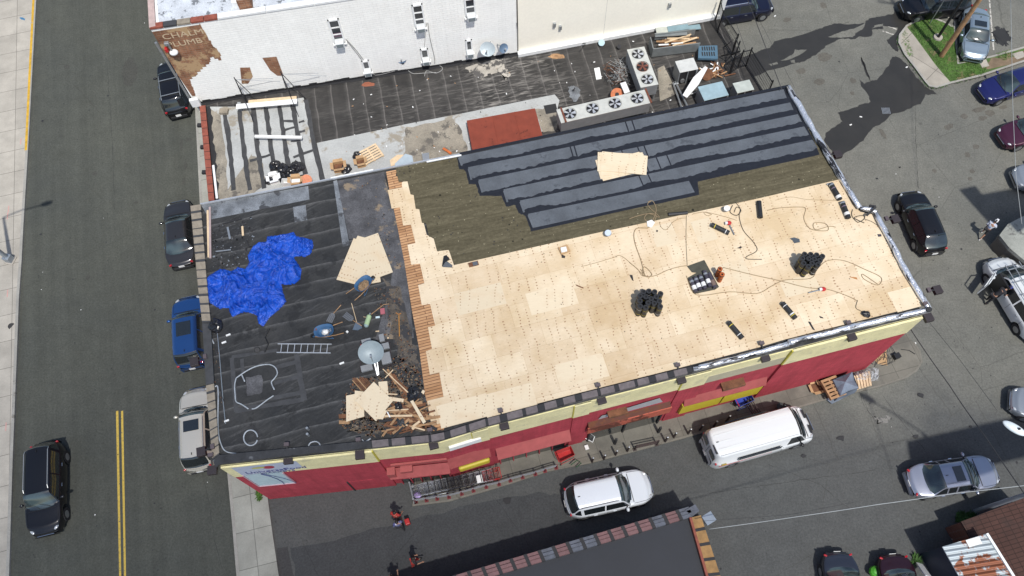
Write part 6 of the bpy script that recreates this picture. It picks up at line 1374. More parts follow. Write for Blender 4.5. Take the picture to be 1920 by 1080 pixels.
person(P(779, 1056, 0), ang((779, 1056), (790, 1052)), 'person in a black top with a red bag alone in the middle of the lane', stand(.2, .1, .2, .1), blks, redc, held=None)
person(P(744, 1092, 0), ang((744, 1092), (742, 1060)), 'dark haired person in brown cut off by the bottom edge', stand(.2, .1, .2, .1), plain('brown_cloth', (.05, .03, .02), .9), blks)
# ================================================================ poles, lamps, wires, signs
def pole(b, h, r0, r1, mat, name, label, cat, lean=(0, 0)): 
    o = thing(name, label, cat, b); MB().cyl(b, b + Vector((lean[0], lean[1], h)), r0, r1, mat, 12).build('pole', o); return o
b_ = P(1765, 105, .12); up_ = pole(b_, 11.5, .17, .12, M['wood'], 'utility_pole', 'brown wooden utility pole rising from the grassy island', 'utility pole')
tpole = b_ + Vector((0, 0, 10.6)); MB().beam(tpole + Vector((-1.2, .3, 0)), tpole + Vector((1.2, -.3, 0)), .1, .12, M['wood']).build('crossarm', up_)
MB().box(b_ + Vector((.16, .0, 3.4)), (.16, .14, .5), M['steel']).build('meter_box', up_)
lb = P(1758, 71, .12); lp_ = pole(lb, 9.0, .1, .07, M['black'], 'lamp_post', 'thin black lamp post on the grassy island beside the utility pole', 'lamp post'); MB().cyl(lb, lb + Vector((0, 0, .12)), .32, .3, M['conc_light'], 16).build('base', lp_)
# diamond road sign
sb_ = P(1743, 44, .12); sn = thing('road_sign', 'white diamond road sign with a red disc at the top edge', 'sign', sb_); MB().cyl(sb_, sb_ + Vector((0, 0, 2.9)), .035, .035, M['steel']).build('pole', sn)
sc_ = sb_ + Vector((.1, -.08, 3.2)); sf = Vector((-.35, -.7, .55)).normalized(); su = sf.cross(Vector((1, 0, 0))).normalized(); su = su if su.z > 0 else -su; sx2 = su.cross(sf)
mb = MB(); mb.add([sc_ + sx2 * .62, sc_ + su * .62, sc_ - sx2 * .62, sc_ - su * .62], [(0, 1, 2, 3)], M['white']); mb.add([sc_ + sx2 * .62 - sf * .01, sc_ + su * .62 - sf * .01, sc_ - sx2 * .62 - sf * .01, sc_ - su * .62 - sf * .01], [(3, 2, 1, 0)], M['steel']); mb.build('sign_board', sn)
mb = MB(); mb.add([sc_ + sf * .01 + (sx2 * cos(t) + su * sin(t)) * .40 for t in [i * pi / 12 for i in range(24)]], [tuple(range(24))], M['lamp_red']); mb.add([sc_ + sf * .02 + sx2 * a + su * b for a, b in ((-.28, -.05), (.28, -.05), (.28, .05), (-.28, .05))], [(0, 1, 2, 3)], M['white']); mb.build('red_disc', sn)
# left street lamp: the pole leans out of frame, its shadow falls on the road
lamp_m = plain('galvanised_lamp_post', (.34, .38, .42), .45, .6); ll = P(20, 488, .14); lh = 6.7
sl_ = thing('lamp_post', 'grey street lamp with its square base on the pavement at the left edge', 'lamp post', ll); MB().cyl(ll, ll + Vector((0, 0, lh)), .14, .08, lamp_m, 12).build('pole', sl_)
MB().box(ll + Vector((0, 0, .25)), (.42, .42, .5), lamp_m, rz=-R(14)).box(ll + Vector((0, 0, .03)), (.6, .6, .06), M['conc_light'], rz=-R(14)).build('base', sl_, bevel=.02)
e1 = P(20, 412) ; e2 = P(90, 391); av = (e2 - e1); av.z = 0; t1 = ll + Vector((0, 0, lh)); t2 = t1 + Vector((av.x, av.y, .25)); MB().tube([t1, t1.lerp(t2, .5) + Vector((0, 0, .2)), t2], .045, lamp_m).build('arm', sl_)
MB().ell(t2 + av.normalized() * .3, (.42, .18, .12), lamp_m, 16, 8, rz=atan2(av.y, av.x)).build('lamp_head', sl_, smooth=True)
# right hand street lamp head entering from the right
hh = 9.4; hc = P(1902, 803, hh); f0 = P(1790, 905); fp = Vector((hc.x + 2.6, hc.y - 1.9, 0))
rl = thing('lamp_post', 'white street lamp head reaching in from the right edge above the silver sedan', 'lamp post', fp); MB().cyl(fp, fp + Vector((0, 0, hh - .3)), .13, .08, lamp_m, 12).build('pole', rl)
hd_ = (fp - hc); hd_.z = 0; hdn = hd_.normalized(); MB().tube([hc + hdn * .45, hc.lerp(fp + Vector((0, 0, hh)), .6) + Vector((0, 0, .1)), fp + Vector((0, 0, hh - .3))], .045, lamp_m).build('arm', rl)
lampw = plain('white_lamp_housing', (.62, .68, .7), .4); MB().ell(hc, (.52, .2, .13), lampw, 18, 10, rz=atan2(hdn.y, hdn.x)).cyl(hc + hdn * .12 + Vector((0, 0, .1)), hc + hdn * .12 + Vector((0, 0, .2)), .05, .05, M['black'], 10).build('lamp_head', rl, smooth=True)
# wires
wmat = plain('power_cable', (.03, .03, .032), .6); wgr = plain('pale_cable', (.32, .34, .34), .6)
def wire(pts, r, mat, label, name='overhead_wire', sag=.0):
    w3 = [P(*q[:2], q[2]) for q in pts]; out = []
    for a, b in zip(w3, w3[1:]):
        for k in range(8): t = k / 8; out.append(a.lerp(b, t) - Vector((0, 0, sag * 4 * t * (1 - t))))
    out.append(w3[-1]); MB().tube(out, r, mat, 5).build(name, label=label, cat='wire', smooth=True)
wire([(1704, 612, 5.5), (1780, 722, 6.5), (1845, 815, 7.5), (1960, 980, 9)], .022, wmat, 'thick black overhead wire crossing the lane from the building corner down to the right', sag=.05)
wire([(1735, 595, 5.5), (1800, 675, 6.5), (1870, 770, 7.5)], .010, wmat, 'thin black overhead wire just right of the thick one at the building corner')
wire([(1330, 992, 4.3), (1500, 968, 5.5), (1645, 946, 6.5), (1790, 925, 7.5), (1990, 902, 9)], .018, wgr, 'pale drooping overhead wire from the dark roof floodlight to the right edge', sag=.08)
wire([(1318, 977, 4.3), (1480, 965, 5.0), (1600, 942, 6)], .008, wmat, 'thin dark wire just above the pale drooping wire')
wire([(1402, 0, 8), (1466, 168, 7.9)], .02, wmat, 'thick black wire crossing the lot above the roof fence on the right'); wire([(1380, 42, 8), (1404, 108, 7.0), (1428, 150, 6)], .012, wmat, 'thin black wire crossing above the black roof fence'); wire([(1420, 30, 8), (1490, 165, 7.9)], .008, wmat, 'thin wire right of the thick one above the wet patch')
wire([(1895, 0, 8), (1899, 200, 7.5), (1905, 330, 7), (1916, 420, 6)], .014, wgr, 'pale vertical overhead wire near the right edge above the blue sedan')
# ================================================================ along the shop walkway
bol = plain('dark_bollard_paint', (.045, .03, .028), .6); zw = .13
for k, (bx, by) in enumerate(((1110, 866), (1132, 861), (1154, 853), (1176, 846), (1247, 828), (1263, 820), (1290, 813), (1312, 806), (1338, 799), (1362, 789))):
    b = P(bx, by, zw); o = thing('bollard', 'thin dark steel bollard with a pale cap standing along the kerb of the store walkway', 'bollard', b, 0, 'bollards along the store walkway')
    MB().cyl(b, b + Vector((0, 0, .95)), .06, .055, bol, 10).build('post', o); MB().ell(b + Vector((0, 0, .95)), (.06, .06, .04), M['steel'], 10, 4, 0.0).build('cap', o)
def railing(pts, h, label, mat, rmat, n_r=1, base=True, grp=None):
    w3 = PP(pts, zw); o = thing('guard_rail', label, 'railing', w3[0]); 
    for p in w3: MB().cyl(p, p + Vector((0, 0, h)), .05, .05, mat, 8).box(p + Vector((0, 0, .03)), (.2, .16, .04), mat, rz=BA).build('post', o)
    for k in range(n_r): z = h * (1 - .3 * k); MB().tube([p + Vector((0, 0, z)) for p in w3], .03, rmat).build('rail', o)
railing([(1190, 843), (1231, 834)], .9, 'low dark double rail between two bollards at the edge of the walkway', bol, bol, 3)
rdp = plain('dark_red_post_paint', (.16, .02, .025), .6)
railing([(780, 942), (800, 939), (820, 936), (842, 933), (866, 927), (888, 921), (912, 914), (936, 909), (957, 902), (980, 896), (1004, 890), (1022, 884), (1043, 878)], .75, 'long silver topped rail on dark red posts penning the shopping carts', rdp, M['steel'], 2)
railing([(772, 912), (779, 942)], 1.0, 'short end rail at the left of the cart pen', M['steel'], M['steel'], 2)
railing([(1395, 760), (1410, 783)], .9, 'black barrier of close bars beside the blue cart', bol, bol, 3); railing([(1400, 757), (1418, 781)], .9, 'second black barrier of close bars nearest the van', bol, bol, 3)
def cart(c, rz, label, basket, frame, group=None, child=False, solid=False):
    o = thing('shopping_cart', label, 'shopping cart', c, rz, group); mb = MB(); L, W0, W1, z0, z1 = .85, .30, .26, .42, .95
    def cor(t, s_, top): x = -L / 2 + L * t; w_ = (W0 * (1 - t) + W1 * t) if top else (W0 * .8 * (1 - t) + W1 * .75 * t); return Vector((x if top else x * .86, s_ * w_, z1 if top else z0 + .06 * t))
    fr = [cor(0, -1, 1), cor(1, -1, 1), cor(1, 1, 1), cor(0, 1, 1), cor(0, -1, 1)]; mb.tube(fr, .014, frame, 4); fr2 = [cor(0, -1, 0), cor(1, -1, 0), cor(1, 1, 0), cor(0, 1, 0), cor(0, -1, 0)]; mb.tube(fr2, .01, frame, 4)
    for s_ in (-1, 1):
        for k in range(9): t = k / 8; mb.beam(cor(t, s_, 1), cor(t, s_, 0), .007, .007, basket)
        for k in (1, 2, 3): mb.beam(cor(0, s_, 1).lerp(cor(0, s_, 0), k / 4), cor(1, s_, 1).lerp(cor(1, s_, 0), k / 4), .007, .007, basket)
    for k in range(7): s_ = k / 3 - 1; mb.beam(cor(1, 1, 1).lerp(cor(1, -1, 1), k / 6), cor(1, 1, 0).lerp(cor(1, -1, 0), k / 6), .007, .007, basket); mb.beam(cor(0, 1, 0).lerp(cor(0, -1, 0), k / 6), cor(1, 1, 0).lerp(cor(1, -1, 0), k / 6), .008, .008, basket)
    for k in range(1, 8): mb.beam(cor(k / 8, 1, 0), cor(k / 8, -1, 0), .007, .007, basket)
    if solid: mb.quad(cor(0, -1, 0), cor(1, -1, 0), cor(1, 1, 0), cor(0, 1, 0), basket); [mb.quad(cor(0, s_, 0), cor(1, s_, 0), cor(1, s_, 1), cor(0, s_, 1), basket) for s_ in (-1, 1)]; mb.quad(cor(1, -1, 0), cor(1, 1, 0), cor(1, 1, 1), cor(1, -1, 1), basket)
    mb.build('basket', o, world=False)
    MB().tube([Vector((-L / 2 - .08, -W0, 1.0)), Vector((-L / 2 - .08, W0, 1.0))], .022, M['red'] if solid else (M['black'] if basket is not M['red'] else M['red'])).build('handle', o, world=False)
    MB().tube([Vector((-L / 2 - .08, -W0, 1.0)), Vector((-L / 2 + .1, -W0 * .9, .4)), Vector((-L / 2 + .05, -W0, .14)), Vector((L / 2, -W1, .14)), Vector((L / 2, W1, .14)), Vector((-L / 2 + .05, W0, .14)), Vector((-L / 2 + .1, W0 * .9, .4)), Vector((-L / 2 - .08, W0, 1.0))], .014, frame, 5).build('chassis', o, world=False)
    for sx in (-.36, .4):
        for sy in (-W0, W0): MB().cyl((sx, sy - .015, .06), (sx, sy + .015, .06), .06, .06, M['black'], 10).build('caster', o, world=False)
    return o
ca = ang((790, 930), (925, 896)); wire_c = plain('bright_cart_wire', (.36, .38, .42), .35, .6); dkc = plain('dark_cart_wire', (.05, .05, .06), .5, .4)
for k in range(12):
    t = k / 11; q = (790 + 132 * t, 925 - 28 * t); md = dkc if 4 <= k <= 8 else wire_c
    lab = {0: 'shopping cart holding a violet bag at the left end of the nested row', 10: 'shopping cart with a white flyer in the nested row, next to the red one', 11: 'red shopping cart at the right end of the nested row'}.get(k, 'dark wire shopping cart nested in the middle of the penned row' if md is dkc else 'silver wire shopping cart nested towards the end of the penned row')
    if k == 9: lab = 'silver wire shopping cart third from the right end of the nested row'
    if k in (1, 2, 3): lab = 'silver wire shopping cart nested in the left half of the penned row'
    cart(P(*q, zw), ca + pi, lab, M['red'] if k == 11 else md, M['red'] if k == 11 else M['steel'] if k in (0, 3, 8, 9, 10) else md, 'nested shopping carts' if k in (1, 2, 3, 4, 5, 6, 7, 8) else None)
MB().ell(P(783, 929, zw + .5), (.2, .17, .13), plain('violet_bag', (.42, .32, .6), .6), 10, 6, jit=.15).build('violet_bag', label='pale violet bag inside the leftmost shopping cart', cat='bag')
MB().box(P(899, 898, zw + .95), (.3, .4, .03), M['paper'], rz=ca).build('flyer', label='white paper flyer lying on the nested shopping carts', cat='paper')
cart(P(1059, 858, zw), ang((1040, 864), (1078, 848)), 'bright red plastic shopping cart standing alone in front of the striped shopfront', M['red'], M['red'], solid=True)
o = cart(P(1389, 757, zw), ang((1378, 760), (1405, 750)), 'blue plastic shopping cart standing by the black bars', plain('royal_blue_plastic', (.02, .05, .33), .45), plain('royal_blue_frame', (.03, .06, .3), .5), solid=True)
MB().tube([P(1070, 872, zw + .3), P(1082, 863, zw + .4), P(1090, 868, zw + .3), P(1080, 876, zw + .2)], .03, plain('dark_green_plastic', (.02, .07, .03), .5)).build('green_hand_basket', label='dark green hand basket on the ground beside the red cart', cat='basket')
mb = MB().prism(PP([(1089, 817), (1119, 808), (1111, 829)], .5), .46, .5, M['black']); mb.tube(PP([(1089, 817), (1111, 829), (1119, 808)], .52), .03, M['white']); mb.build('folded_sign', label='black triangular board with a white edge lying in the store entrance', cat='board')
MB().box(P(1100, 839, zw + .1), (.2, .25, .1), M['paper'], rz=.3).build('paper_cup', label='small white paper carton on the walkway below the black triangular board', cat='litter')
MB().cyl(P(1464, 762, zw), P(1464, 762, zw + .5), .2, .22, M['black'], 12).build('dark_bin', label='small black bin between the walkway kerb and the van mirror', cat='bin')
# wrapped pallet stacks at the corner of the building
wa = ang((1545, 720), (1640, 695))
for k in range(3): pallet(P(1560, 729, zw + .28 * k), wa + .1, ('brown pallet crate stack, bottom layer, against the red wall', 'brown pallet crate stack, middle layer, against the red wall', 'brown open topped crate on top of the stack against the red wall')[k], M['wood'], .95, 1.15, th=.24)
carton(P(1533, 727, zw).xy and (1532, 727), (.7, .5), wa, 'flattened tan cardboard carton left of the crate stack', z=zw, h=.15); carton((1540, 716), (.55, .4), wa, 'brown cardboard carton between the red wall and the crate stack', z=zw, h=.35)
tpm = Mt('grey_blue_tarpaulin', (.13, .16, .2), .5, spec=.5); tpm = var('grey_blue_tarpaulin', (.15, .18, .23), .5, amt=.3, scale=2)
mb = MB(); r4 = PP([(1562, 712), (1598, 697), (1610, 727), (1576, 741)], zw + .95); ap = P(1585, 716, zw + 1.25); g4 = [Vector((p.x + (p.x - ap.x) * .12, p.y + (p.y - ap.y) * .12, zw + .1)) for p in r4]
for i in range(4): j = (i + 1) % 4; mid = (r4[i] + r4[j]) / 2 + Vector((0, 0, -.12)); mb.add([r4[i], mid, ap], [(0, 1, 2)], tpm); mb.add([mid, r4[j], ap], [(0, 1, 2)], tpm); mb.quad(g4[i], g4[j], r4[j], r4[i], tpm)
mb.build('covered_pallet', label='pallet load under a folded grey blue tarpaulin by the red wall', cat='pallet load')
slab([(1549, 748), (1580, 735), (1590, 742), (1560, 757)], zw, zw + .06, tpm).build('tarpaulin_sheet', label='loose grey tarpaulin lying on the kerb below the covered pallet', cat='tarpaulin')
for k in range(6): MB().beam(P(1607 + 5 * k, 731 - 1.6 * k, zw + .5 + .03 * k), P(1601 + 5.5 * k, 705 - 1.6 * k, zw + .5), .12, .1, M['wood_pale']).build('timber_piece', label='pale timber slat sticking out under the clear plastic wrap', cat='board', group='timber slats under the clear wrap')
m_ = Mt('clear_plastic_wrap', (.7, .72, .76), .12, spec=.7); m_.b.inputs['Alpha'].default_value = .38; pv = m_.pos(); m_.l(m_.ramp(m_.noise(pv, 3, 6, .7, 1), (.42, .08), (.62, .62)), m_.b.inputs['Alpha']); m_.bump(m_.noise(pv, 4, 5, .7, 1), .15, 1)
mb = MB(); rw = random.Random(3); nx_, ny_ = 16, 9; vs = []
for j in range(ny_):
    for i in range(nx_): q = P(1596 + 48 * i / (nx_ - 1), 703 + 24 * j / (ny_ - 1) - 11 * i / (nx_ - 1), 0); vs.append(Vector((q.x, q.y, zw + .62 * math.sin(pi * min(1, .12 + i / (nx_ - 1))) ** .6 * (.5 + .5 * math.sin(pi * (j + .5) / ny_)) + rw.uniform(0, .2))))
mb.add(vs, [(j * nx_ + i, j * nx_ + i + 1, (j + 1) * nx_ + i + 1, (j + 1) * nx_ + i) for j in range(ny_ - 1) for i in range(nx_ - 1)], m_.m); mb.build('plastic_wrap', label='crumpled clear plastic wrap over pallet timber at the end of the red wall', cat='plastic wrap')
slab([(1644, 668), (1662, 655), (1664, 685), (1646, 682), (1640, 675)], zw, zw + .03, M['card']).build('cardboard_sheet', label='flat piece of cardboard under twigs at the building corner', cat='cardboard')
mb = MB()
for k in range(16): c = P(1660 + random.uniform(-26, 18), 674 + random.uniform(-16, 14), zw + .05); d = random.uniform(0, 3.1); mb.tube([c, c + Vector((cos(d) * .4, sin(d) * .4, .12)), c + Vector((cos(d + .6) * .8, sin(d + .6) * .8, .02))], .014, drk, 4)
mb.build('twigs', label='scatter of dark twigs on the walkway at the building corner', cat='twigs', kind='stuff')
MB().box(P(1681, 668, zw + .15), (.35, .3, .3), M['black'], rz=.4).build('black_box', label='small black box alone on the rounded end of the walkway', cat='box')
MB().tube(PP([(1690, 655), (1705, 657), (1716, 664)], zw + .05), .02, drk).build('hose_offcut', label='short dark hose offcut near the rounded walkway end', cat='hose')
# loose fittings by the store
for k, q in enumerate(((1155, 800), (1165, 797))): pass
# ================================================================ things on the main roof
ZD = ZR + .033                                     # top of the plywood deck
# blue tarpaulin: a crumpled sheet
tm = Mt('blue_tarpaulin', (.012, .045, .52), .27, spec=.55); v_ = tm.pos(); tm.col(tm.mix(tm.ramp(tm.noise(v_, 3, 6, .7, .6), (.3, 0), (.7, 1)), (.003, .035, .30), (.008, .10, .60))); tm.bump(tm.noise(v_, 3.5, 5, .6, 2.5), .10, .9)
tp_px = a_([(60, 700), (110, 665), (160, 650), (200, 665), (245, 640), (290, 650), (310, 610), (300, 570), (330, 520), (370, 490), (412, 490), (415, 460), (450, 455), (500, 450), (545, 440), (572, 430), (590, 455), (640, 465), (685, 478), (690, 520), (675, 560), (640, 578), (600, 572), (570, 580), (600, 620), (622, 660), (615, 710), (580, 738), (545, 745), (500, 740), (510, 790), (530, 845), (480, 900), (430, 940), (392, 992), (365, 975), (355, 925), (300, 905), (250, 915), (212, 938), (190, 900), (195, 880), (130, 885), (75, 850), (55, 800), (58, 750)])
outl = PP(tp_px, ZR + .01); xs = [p.x for p in outl]; ys = [p.y for p in outl]; st = .04; nx, ny = int((max(xs) - min(xs)) / st) + 3, int((max(ys) - min(ys)) / st) + 3
def edged(p):
    d = 9
    for i in range(len(outl)):
        a, b = outl[i], outl[(i + 1) % len(outl)]; ab = (b - a).xy; t = max(0, min(1, (p - a).xy.dot(ab) / max(1e-6, ab.length_squared))); d = min(d, ((p - a).xy - ab * t).length)
    return d
mb = MB(); idx = {}
for j in range(ny):
    for i in range(nx):
        p = Vector((min(xs) + (i - 1) * st, min(ys) + (j - 1) * st, ZR)); ins = inside(p, outl); d = edged(p)
        if ins or d < .03:
            def ridge(q, s): return 1 - abs(mnoise.noise(q * s)) * 2.2
            w_ = Vector((mnoise.noise(p * .9 + Vector((5, 0, 0))), mnoise.noise(p * .9), 0)) * .9; q = p + w_; q.z = 0
            h = .16 * max(0, ridge(q, .8)) ** 2 + .22 * max(0, ridge(Vector((q.x * .45 + q.y * .5, q.y * .9 - q.x * .5, 3)), 1.9)) ** 3 + .17 * max(0, ridge(Vector((q.x * .9 - q.y * .3, q.y * .35 + q.x * .2, 2)), 3.3)) ** 4 + .04 * max(0, ridge(Vector((q.x, q.y * .5, 7)), 7.5)) ** 2
            e = min(1, d / .35) if ins else 0; idx[i, j] = len(mb.v); mb.v.append(Vector((p.x, p.y, ZR + .02 + (.04 + 1.25 * max(0, h)) * e ** .55)))
fi = mb.m(tm.m)
for (i, j) in list(idx):
    if (i + 1, j) in idx and (i, j + 1) in idx and (i + 1, j + 1) in idx: mb.f.append([idx[i, j], idx[i + 1, j], idx[i + 1, j + 1], idx[i, j + 1]]); mb.mi.append(fi)
mb.build('blue_tarpaulin', label='large crumpled bright blue tarpaulin on the black roof by the street side parapet', cat='tarpaulin', smooth=True)
# plywood sheets
def sheet(q, q2, z, lab, L=2.44, W=1.22, mat=None, grp=None):
    """sheet centred at px q, long axis towards px q2"""
    c = P(*q, z); an = ang(q, q2, z); mb = MB().box((0, 0, .009), (L, W, .018), mat or M['ply']); return mb.build('plywood_sheet', label=lab, cat='plywood sheet', group=grp, loc=c, rz=an)
def px(L, s, ox, oy): return [(ox + a / s, oy + b / s) for a, b in L]
z0 = ZR + .02
sheet(a_([(948, 605)])[0], a_([(895, 735)])[0], z0, 'plywood sheet fanned out to the left at the bottom of the stack above the wheelbarrow', mat=M['ply2'])
sheet(a_([(1005, 612)])[0], a_([(1018, 720)])[0], z0 + .02, 'plywood sheet in the middle of the fanned stack, its end showing at the bottom', mat=M['ply2'])
sheet(a_([(968, 590)])[0], a_([(920, 700)])[0], z0 + .042, 'plywood sheet second from the top of the fanned stack above the wheelbarrow', mat=M['ply2'])
sheet(a_([(1052, 575)])[0], a_([(1095, 690)])[0], z0 + .064, 'plywood sheet on top of the fanned stack, pointing down to the right', mat=M['ply2'])
mid = plysheet('board_offcut', .8)
for k, (q, q2, dz_, lab) in enumerate((((1165, 312), (1210, 301), 0, 'bottom plywood sheet of the stack lying on the dark new roofing'), ((1163, 311), (1210, 303), .022, 'plywood sheet second from the bottom of the stack on the dark new roofing'), ((1166, 308), (1210, 303.5), .044, 'plywood sheet in the middle of the stack on the dark new roofing'), ((1163.5, 305), (1210, 307), .066, 'plywood sheet second from the top of the stack on the dark new roofing'), ((1170, 306), (1210, 310), .088, 'top plywood sheet with a dark spot on the stack on the dark new roofing'))):
    sheet(q, q2, ZR + .06 + dz_, lab)
c_ = lambda L: px(L, 6.75, 600, 680)
def cut(L, z, lab, mat=None, name='plywood_offcut', th=.018, cat='board', grp=None): return MB().prism(PP(c_(L), z + th), z, z + th, mat or M['ply']).build(name, label=lab, cat=cat, group=grp)
cut([(330, 418), (555, 372), (560, 680), (332, 748)], ZR + .10, 'upright plywood piece with a row of nail holes at the left of the debris pile')
cut([(440, 352), (620, 375), (600, 560), (440, 600)], ZR + .125, 'plywood piece between the nail marked one and the topmost diamond one')
cut([(738, 242), (850, 233), (868, 410), (760, 430)], ZR + .15, 'plywood piece poking out behind the diamond shaped one at its upper right')
cut([(725, 712), (795, 718), (850, 605), (760, 600)], ZR + .17, 'small plywood piece poking out below the diamond shaped one')
cut([(680, 240), (925, 482), (708, 740), (448, 482)], ZR + .20, 'topmost diamond shaped plywood piece of the debris pile')
cut([(880, 430), (1062, 458), (1052, 502), (880, 478)], ZR + .18, 'short pale board sticking out to the right of the diamond shaped plywood')
cut([(1142, 488), (1178, 474), (1340, 745), (1305, 772)], ZR + .22, 'long pale board leaning at the right side of the debris pile', th=.05)
cut([(1280, 375), (1300, 342), (1328, 358), (1312, 402)], ZR + .08, 'small pale wooden block beside the black bag at the pile')
cut([(790, 80), (800, 76), (1118, 370), (1108, 380)], ZR + .25, 'long thin timber lath running from the dish to the black bag', M['wood_pale'], 'timber_lath', .03)
cut([(818, 190), (922, 84), (930, 92), (826, 198)], ZR + .27, 'short thin lath crossing the long one beside the dish', M['wood_pale'], 'timber_lath', .03)
cut([(868, 388), (980, 394), (978, 406), (868, 402)], ZR + .2, 'thin pale lath between the plywood and the black bag', M['wood_pale'], 'timber_lath', .03)
cut([(845, 628), (858, 620), (892, 688), (880, 694)], ZR + .2, 'short white stick at the lower corner of the diamond shaped plywood', M['white'], 'timber_lath', .03)
cut([(235, 655), (330, 650), (330, 700), (240, 705)], ZR + .03, 'red brown old board under the left plywood piece, the upper of two', M['wood_dark'], 'old_board', .04)
cut([(240, 728), (375, 738), (372, 775), (240, 775)], ZR + .03, 'red brown old board under the left plywood piece, the lower of two', M['wood'], 'old_board', .04)
rb = random.Random(21)
for k in range(62):
    x = rb.uniform(830, 1360); y = rb.uniform(540, 860); 
    if x < 930 and y < 600: continue
    c = P(*c_([(x, y)])[0], ZR + rb.uniform(.04, .16)); a = BA - R(8) + R(rb.choice([0, 0, -28, 40, -50, 10]) + rb.uniform(-12, 12)); l = rb.uniform(.35, 1.5); m = rb.choice([M['wood_dark'], M['wood_dark'], M['wood_dark'], M['wood'], M['wood'], drk, M['wood_pale'] if k % 3 == 0 else M['wood_dark']])
    d = Vector((cos(a), sin(a), rb.uniform(-.06, .08))) * l / 2; MB().beam(c - d, c + d, rb.uniform(.05, .14), .03, m).build('old_board', label='%s %s old roof board in the debris pile near the front parapet' % ('long' if l > 1.1 else 'medium length' if l > .7 else 'short', {M['wood_dark'].name: 'dark red brown', M['wood'].name: 'mid brown', M['wood_pale'].name: 'pale', drk.name: 'black'}[m.name]), cat='board', group='broken boards in the debris pile')
for k in range(12):
    x = rb.uniform(900, 1100); y = 170 + (x - 900) * 1.0 + rb.uniform(-30, 30); c = P(*c_([(x, y)])[0], ZR + .1); a = -R(48 + rb.uniform(-14, 14)); d = Vector((cos(a), sin(a), .02)) * rb.uniform(.2, .5)
    MB().beam(c - d, c + d, .1, .03, rb.choice([M['wood_dark'], M['wood']])).build('old_board', label='splintered board in the strip of debris between the dish and the black bag', cat='board', group='broken boards below the dish')
for k in range(8): c = P(*c_([(470 + 22 * k, 290 - 5 * k)])[0], ZR + .05); d = Vector((-.35, .38, .02)) * rb.uniform(.6, 1); MB().beam(c - d, c + d, .05, .03, rb.choice([M['wood'], M['wood_dark']])).build('old_board', label='thin stick among those lying above the plywood pieces of the debris pile', cat='board', group='sticks above the plywood pieces')
bag(c_([(1190, 400)])[0], .36, 'black rubbish bag in the debris at the edge of the plywood deck', ZR); bag(c_([(1010, 560)])[0], .28, 'flattened black sack between the boards of the debris pile', ZR); bag((405, 612), .38, 'black rubbish bag slumped on the street side parapet below the tarpaulin', ZR); bag(c_([(1030, 770)])[0], .22, 'small grey black lump of felt among the boards near the parapet', ZR, mat=tar)
# soil and grit spread over the left roof
rm = MB(); cols = [M['wood_dark'], M['wood_dark'], drk, M['soil'], drk, M['soil'], drk, worn]
def grit(poly, n, s0, s1, cols=cols):
    pl = PP(poly, ZR); xs_ = [p.x for p in pl]; ys_ = [p.y for p in pl]
    for _ in range(n):
        p = Vector((rb.uniform(min(xs_), max(xs_)), rb.uniform(min(ys_), max(ys_)), ZR + .02))
        if inside(p, pl): s_ = rb.uniform(s0, s1); rm.box(p, (s_, s_ * rb.uniform(.3, .9), .02), rb.choice(cols), rz=rb.uniform(0, 3))
grit([(640, 750), (660, 715), (720, 700), (745, 660), (790, 700), (806, 800), (700, 822), (640, 800)], 2600, .03, .12); grit([(700, 540), (745, 540), (790, 700), (745, 670), (715, 600)], 700, .02, .08); grit([(660, 350), (700, 335), (755, 500), (745, 560), (700, 480)], 250, .02, .08); grit([(395, 420), (470, 405), (480, 470), (440, 510), (395, 520)], 420, .02, .12, [drk, drk, tar, tar, worn, M['steel']]); grit([(395, 620), (410, 620), (418, 790), (402, 790)], 160, .02, .05)
rm.build('roof_rubble', kind='stuff')
MB().sheet(jag(PP(c_([(400, 300), (640, 180), (900, 200), (1150, 250), (1260, 400), (1330, 700), (1400, 830), (1000, 880), (500, 900), (350, 860), (520, 760), (430, 700)]), ZR + .011), .12, 6), ZR + .011, var('spilled_soil', (.10, .082, .062), .95, amt=.5, scale=2.2, spots=((.04, .038, .038), .5, 1.5), fine=.4, bump=.03)).build('soil_spread', bld)
MB().sheet(jag(PP([(716, 520), (748, 540), (775, 640), (786, 690), (752, 690), (735, 640), (728, 580)], ZR + .011), .15, 6), ZR + .011, var('spilled_dust', (.095, .08, .064), .95, amt=.5, scale=2.6, spots=((.035, .035, .037), .5, 1.8), fine=.4)).build('soil_spread', bld)
# bent scrap around the upper left corner of the roof
for k, L in enumerate(([(75, 280), (78, 585)], [(62, 300), (68, 580)])):
    MB().beam(P(*a_([L[0]])[0], ZR + .06), P(*a_([L[1]])[0], ZR + .06), .10, .06, M['wood_pale'] if k else plain('pinkish_rail', (.36, .28, .27), .6)).build('roof_rail_strip', label=('pale pinkish strip lying along the street side parapet, the inner of two', 'tan strip lying along the street side parapet, the outer of two')[k], cat='strip')
for k, (L, lab) in enumerate((([(180, 400), (195, 470)], 'short whitish strip in the scrap left of the tarpaulin'), ([(268, 395), (272, 450)], 'short whitish strip in the scrap above the tarpaulin'), ([(110, 545), (200, 535)], 'thin metal strip in the scrap left of the tarpaulin'), ([(290, 480), (310, 520)], 'crumpled dark strip against the top of the tarpaulin'), ([(205, 580), (235, 620)], 'dark curled strip just above the tarpaulin'), ([(150, 380), (265, 350)], 'dark torn strip at the top of the scrap corner'))):
    MB().beam(P(*a_([L[0]])[0], ZR + .05), P(*a_([L[1]])[0], ZR + .08), .10 if k < 2 else .06, .03, (M['steel'], M['wood_pale'], M['steel'], drk, drk, drk)[k]).build('scrap_strip', label=lab, cat='strip')
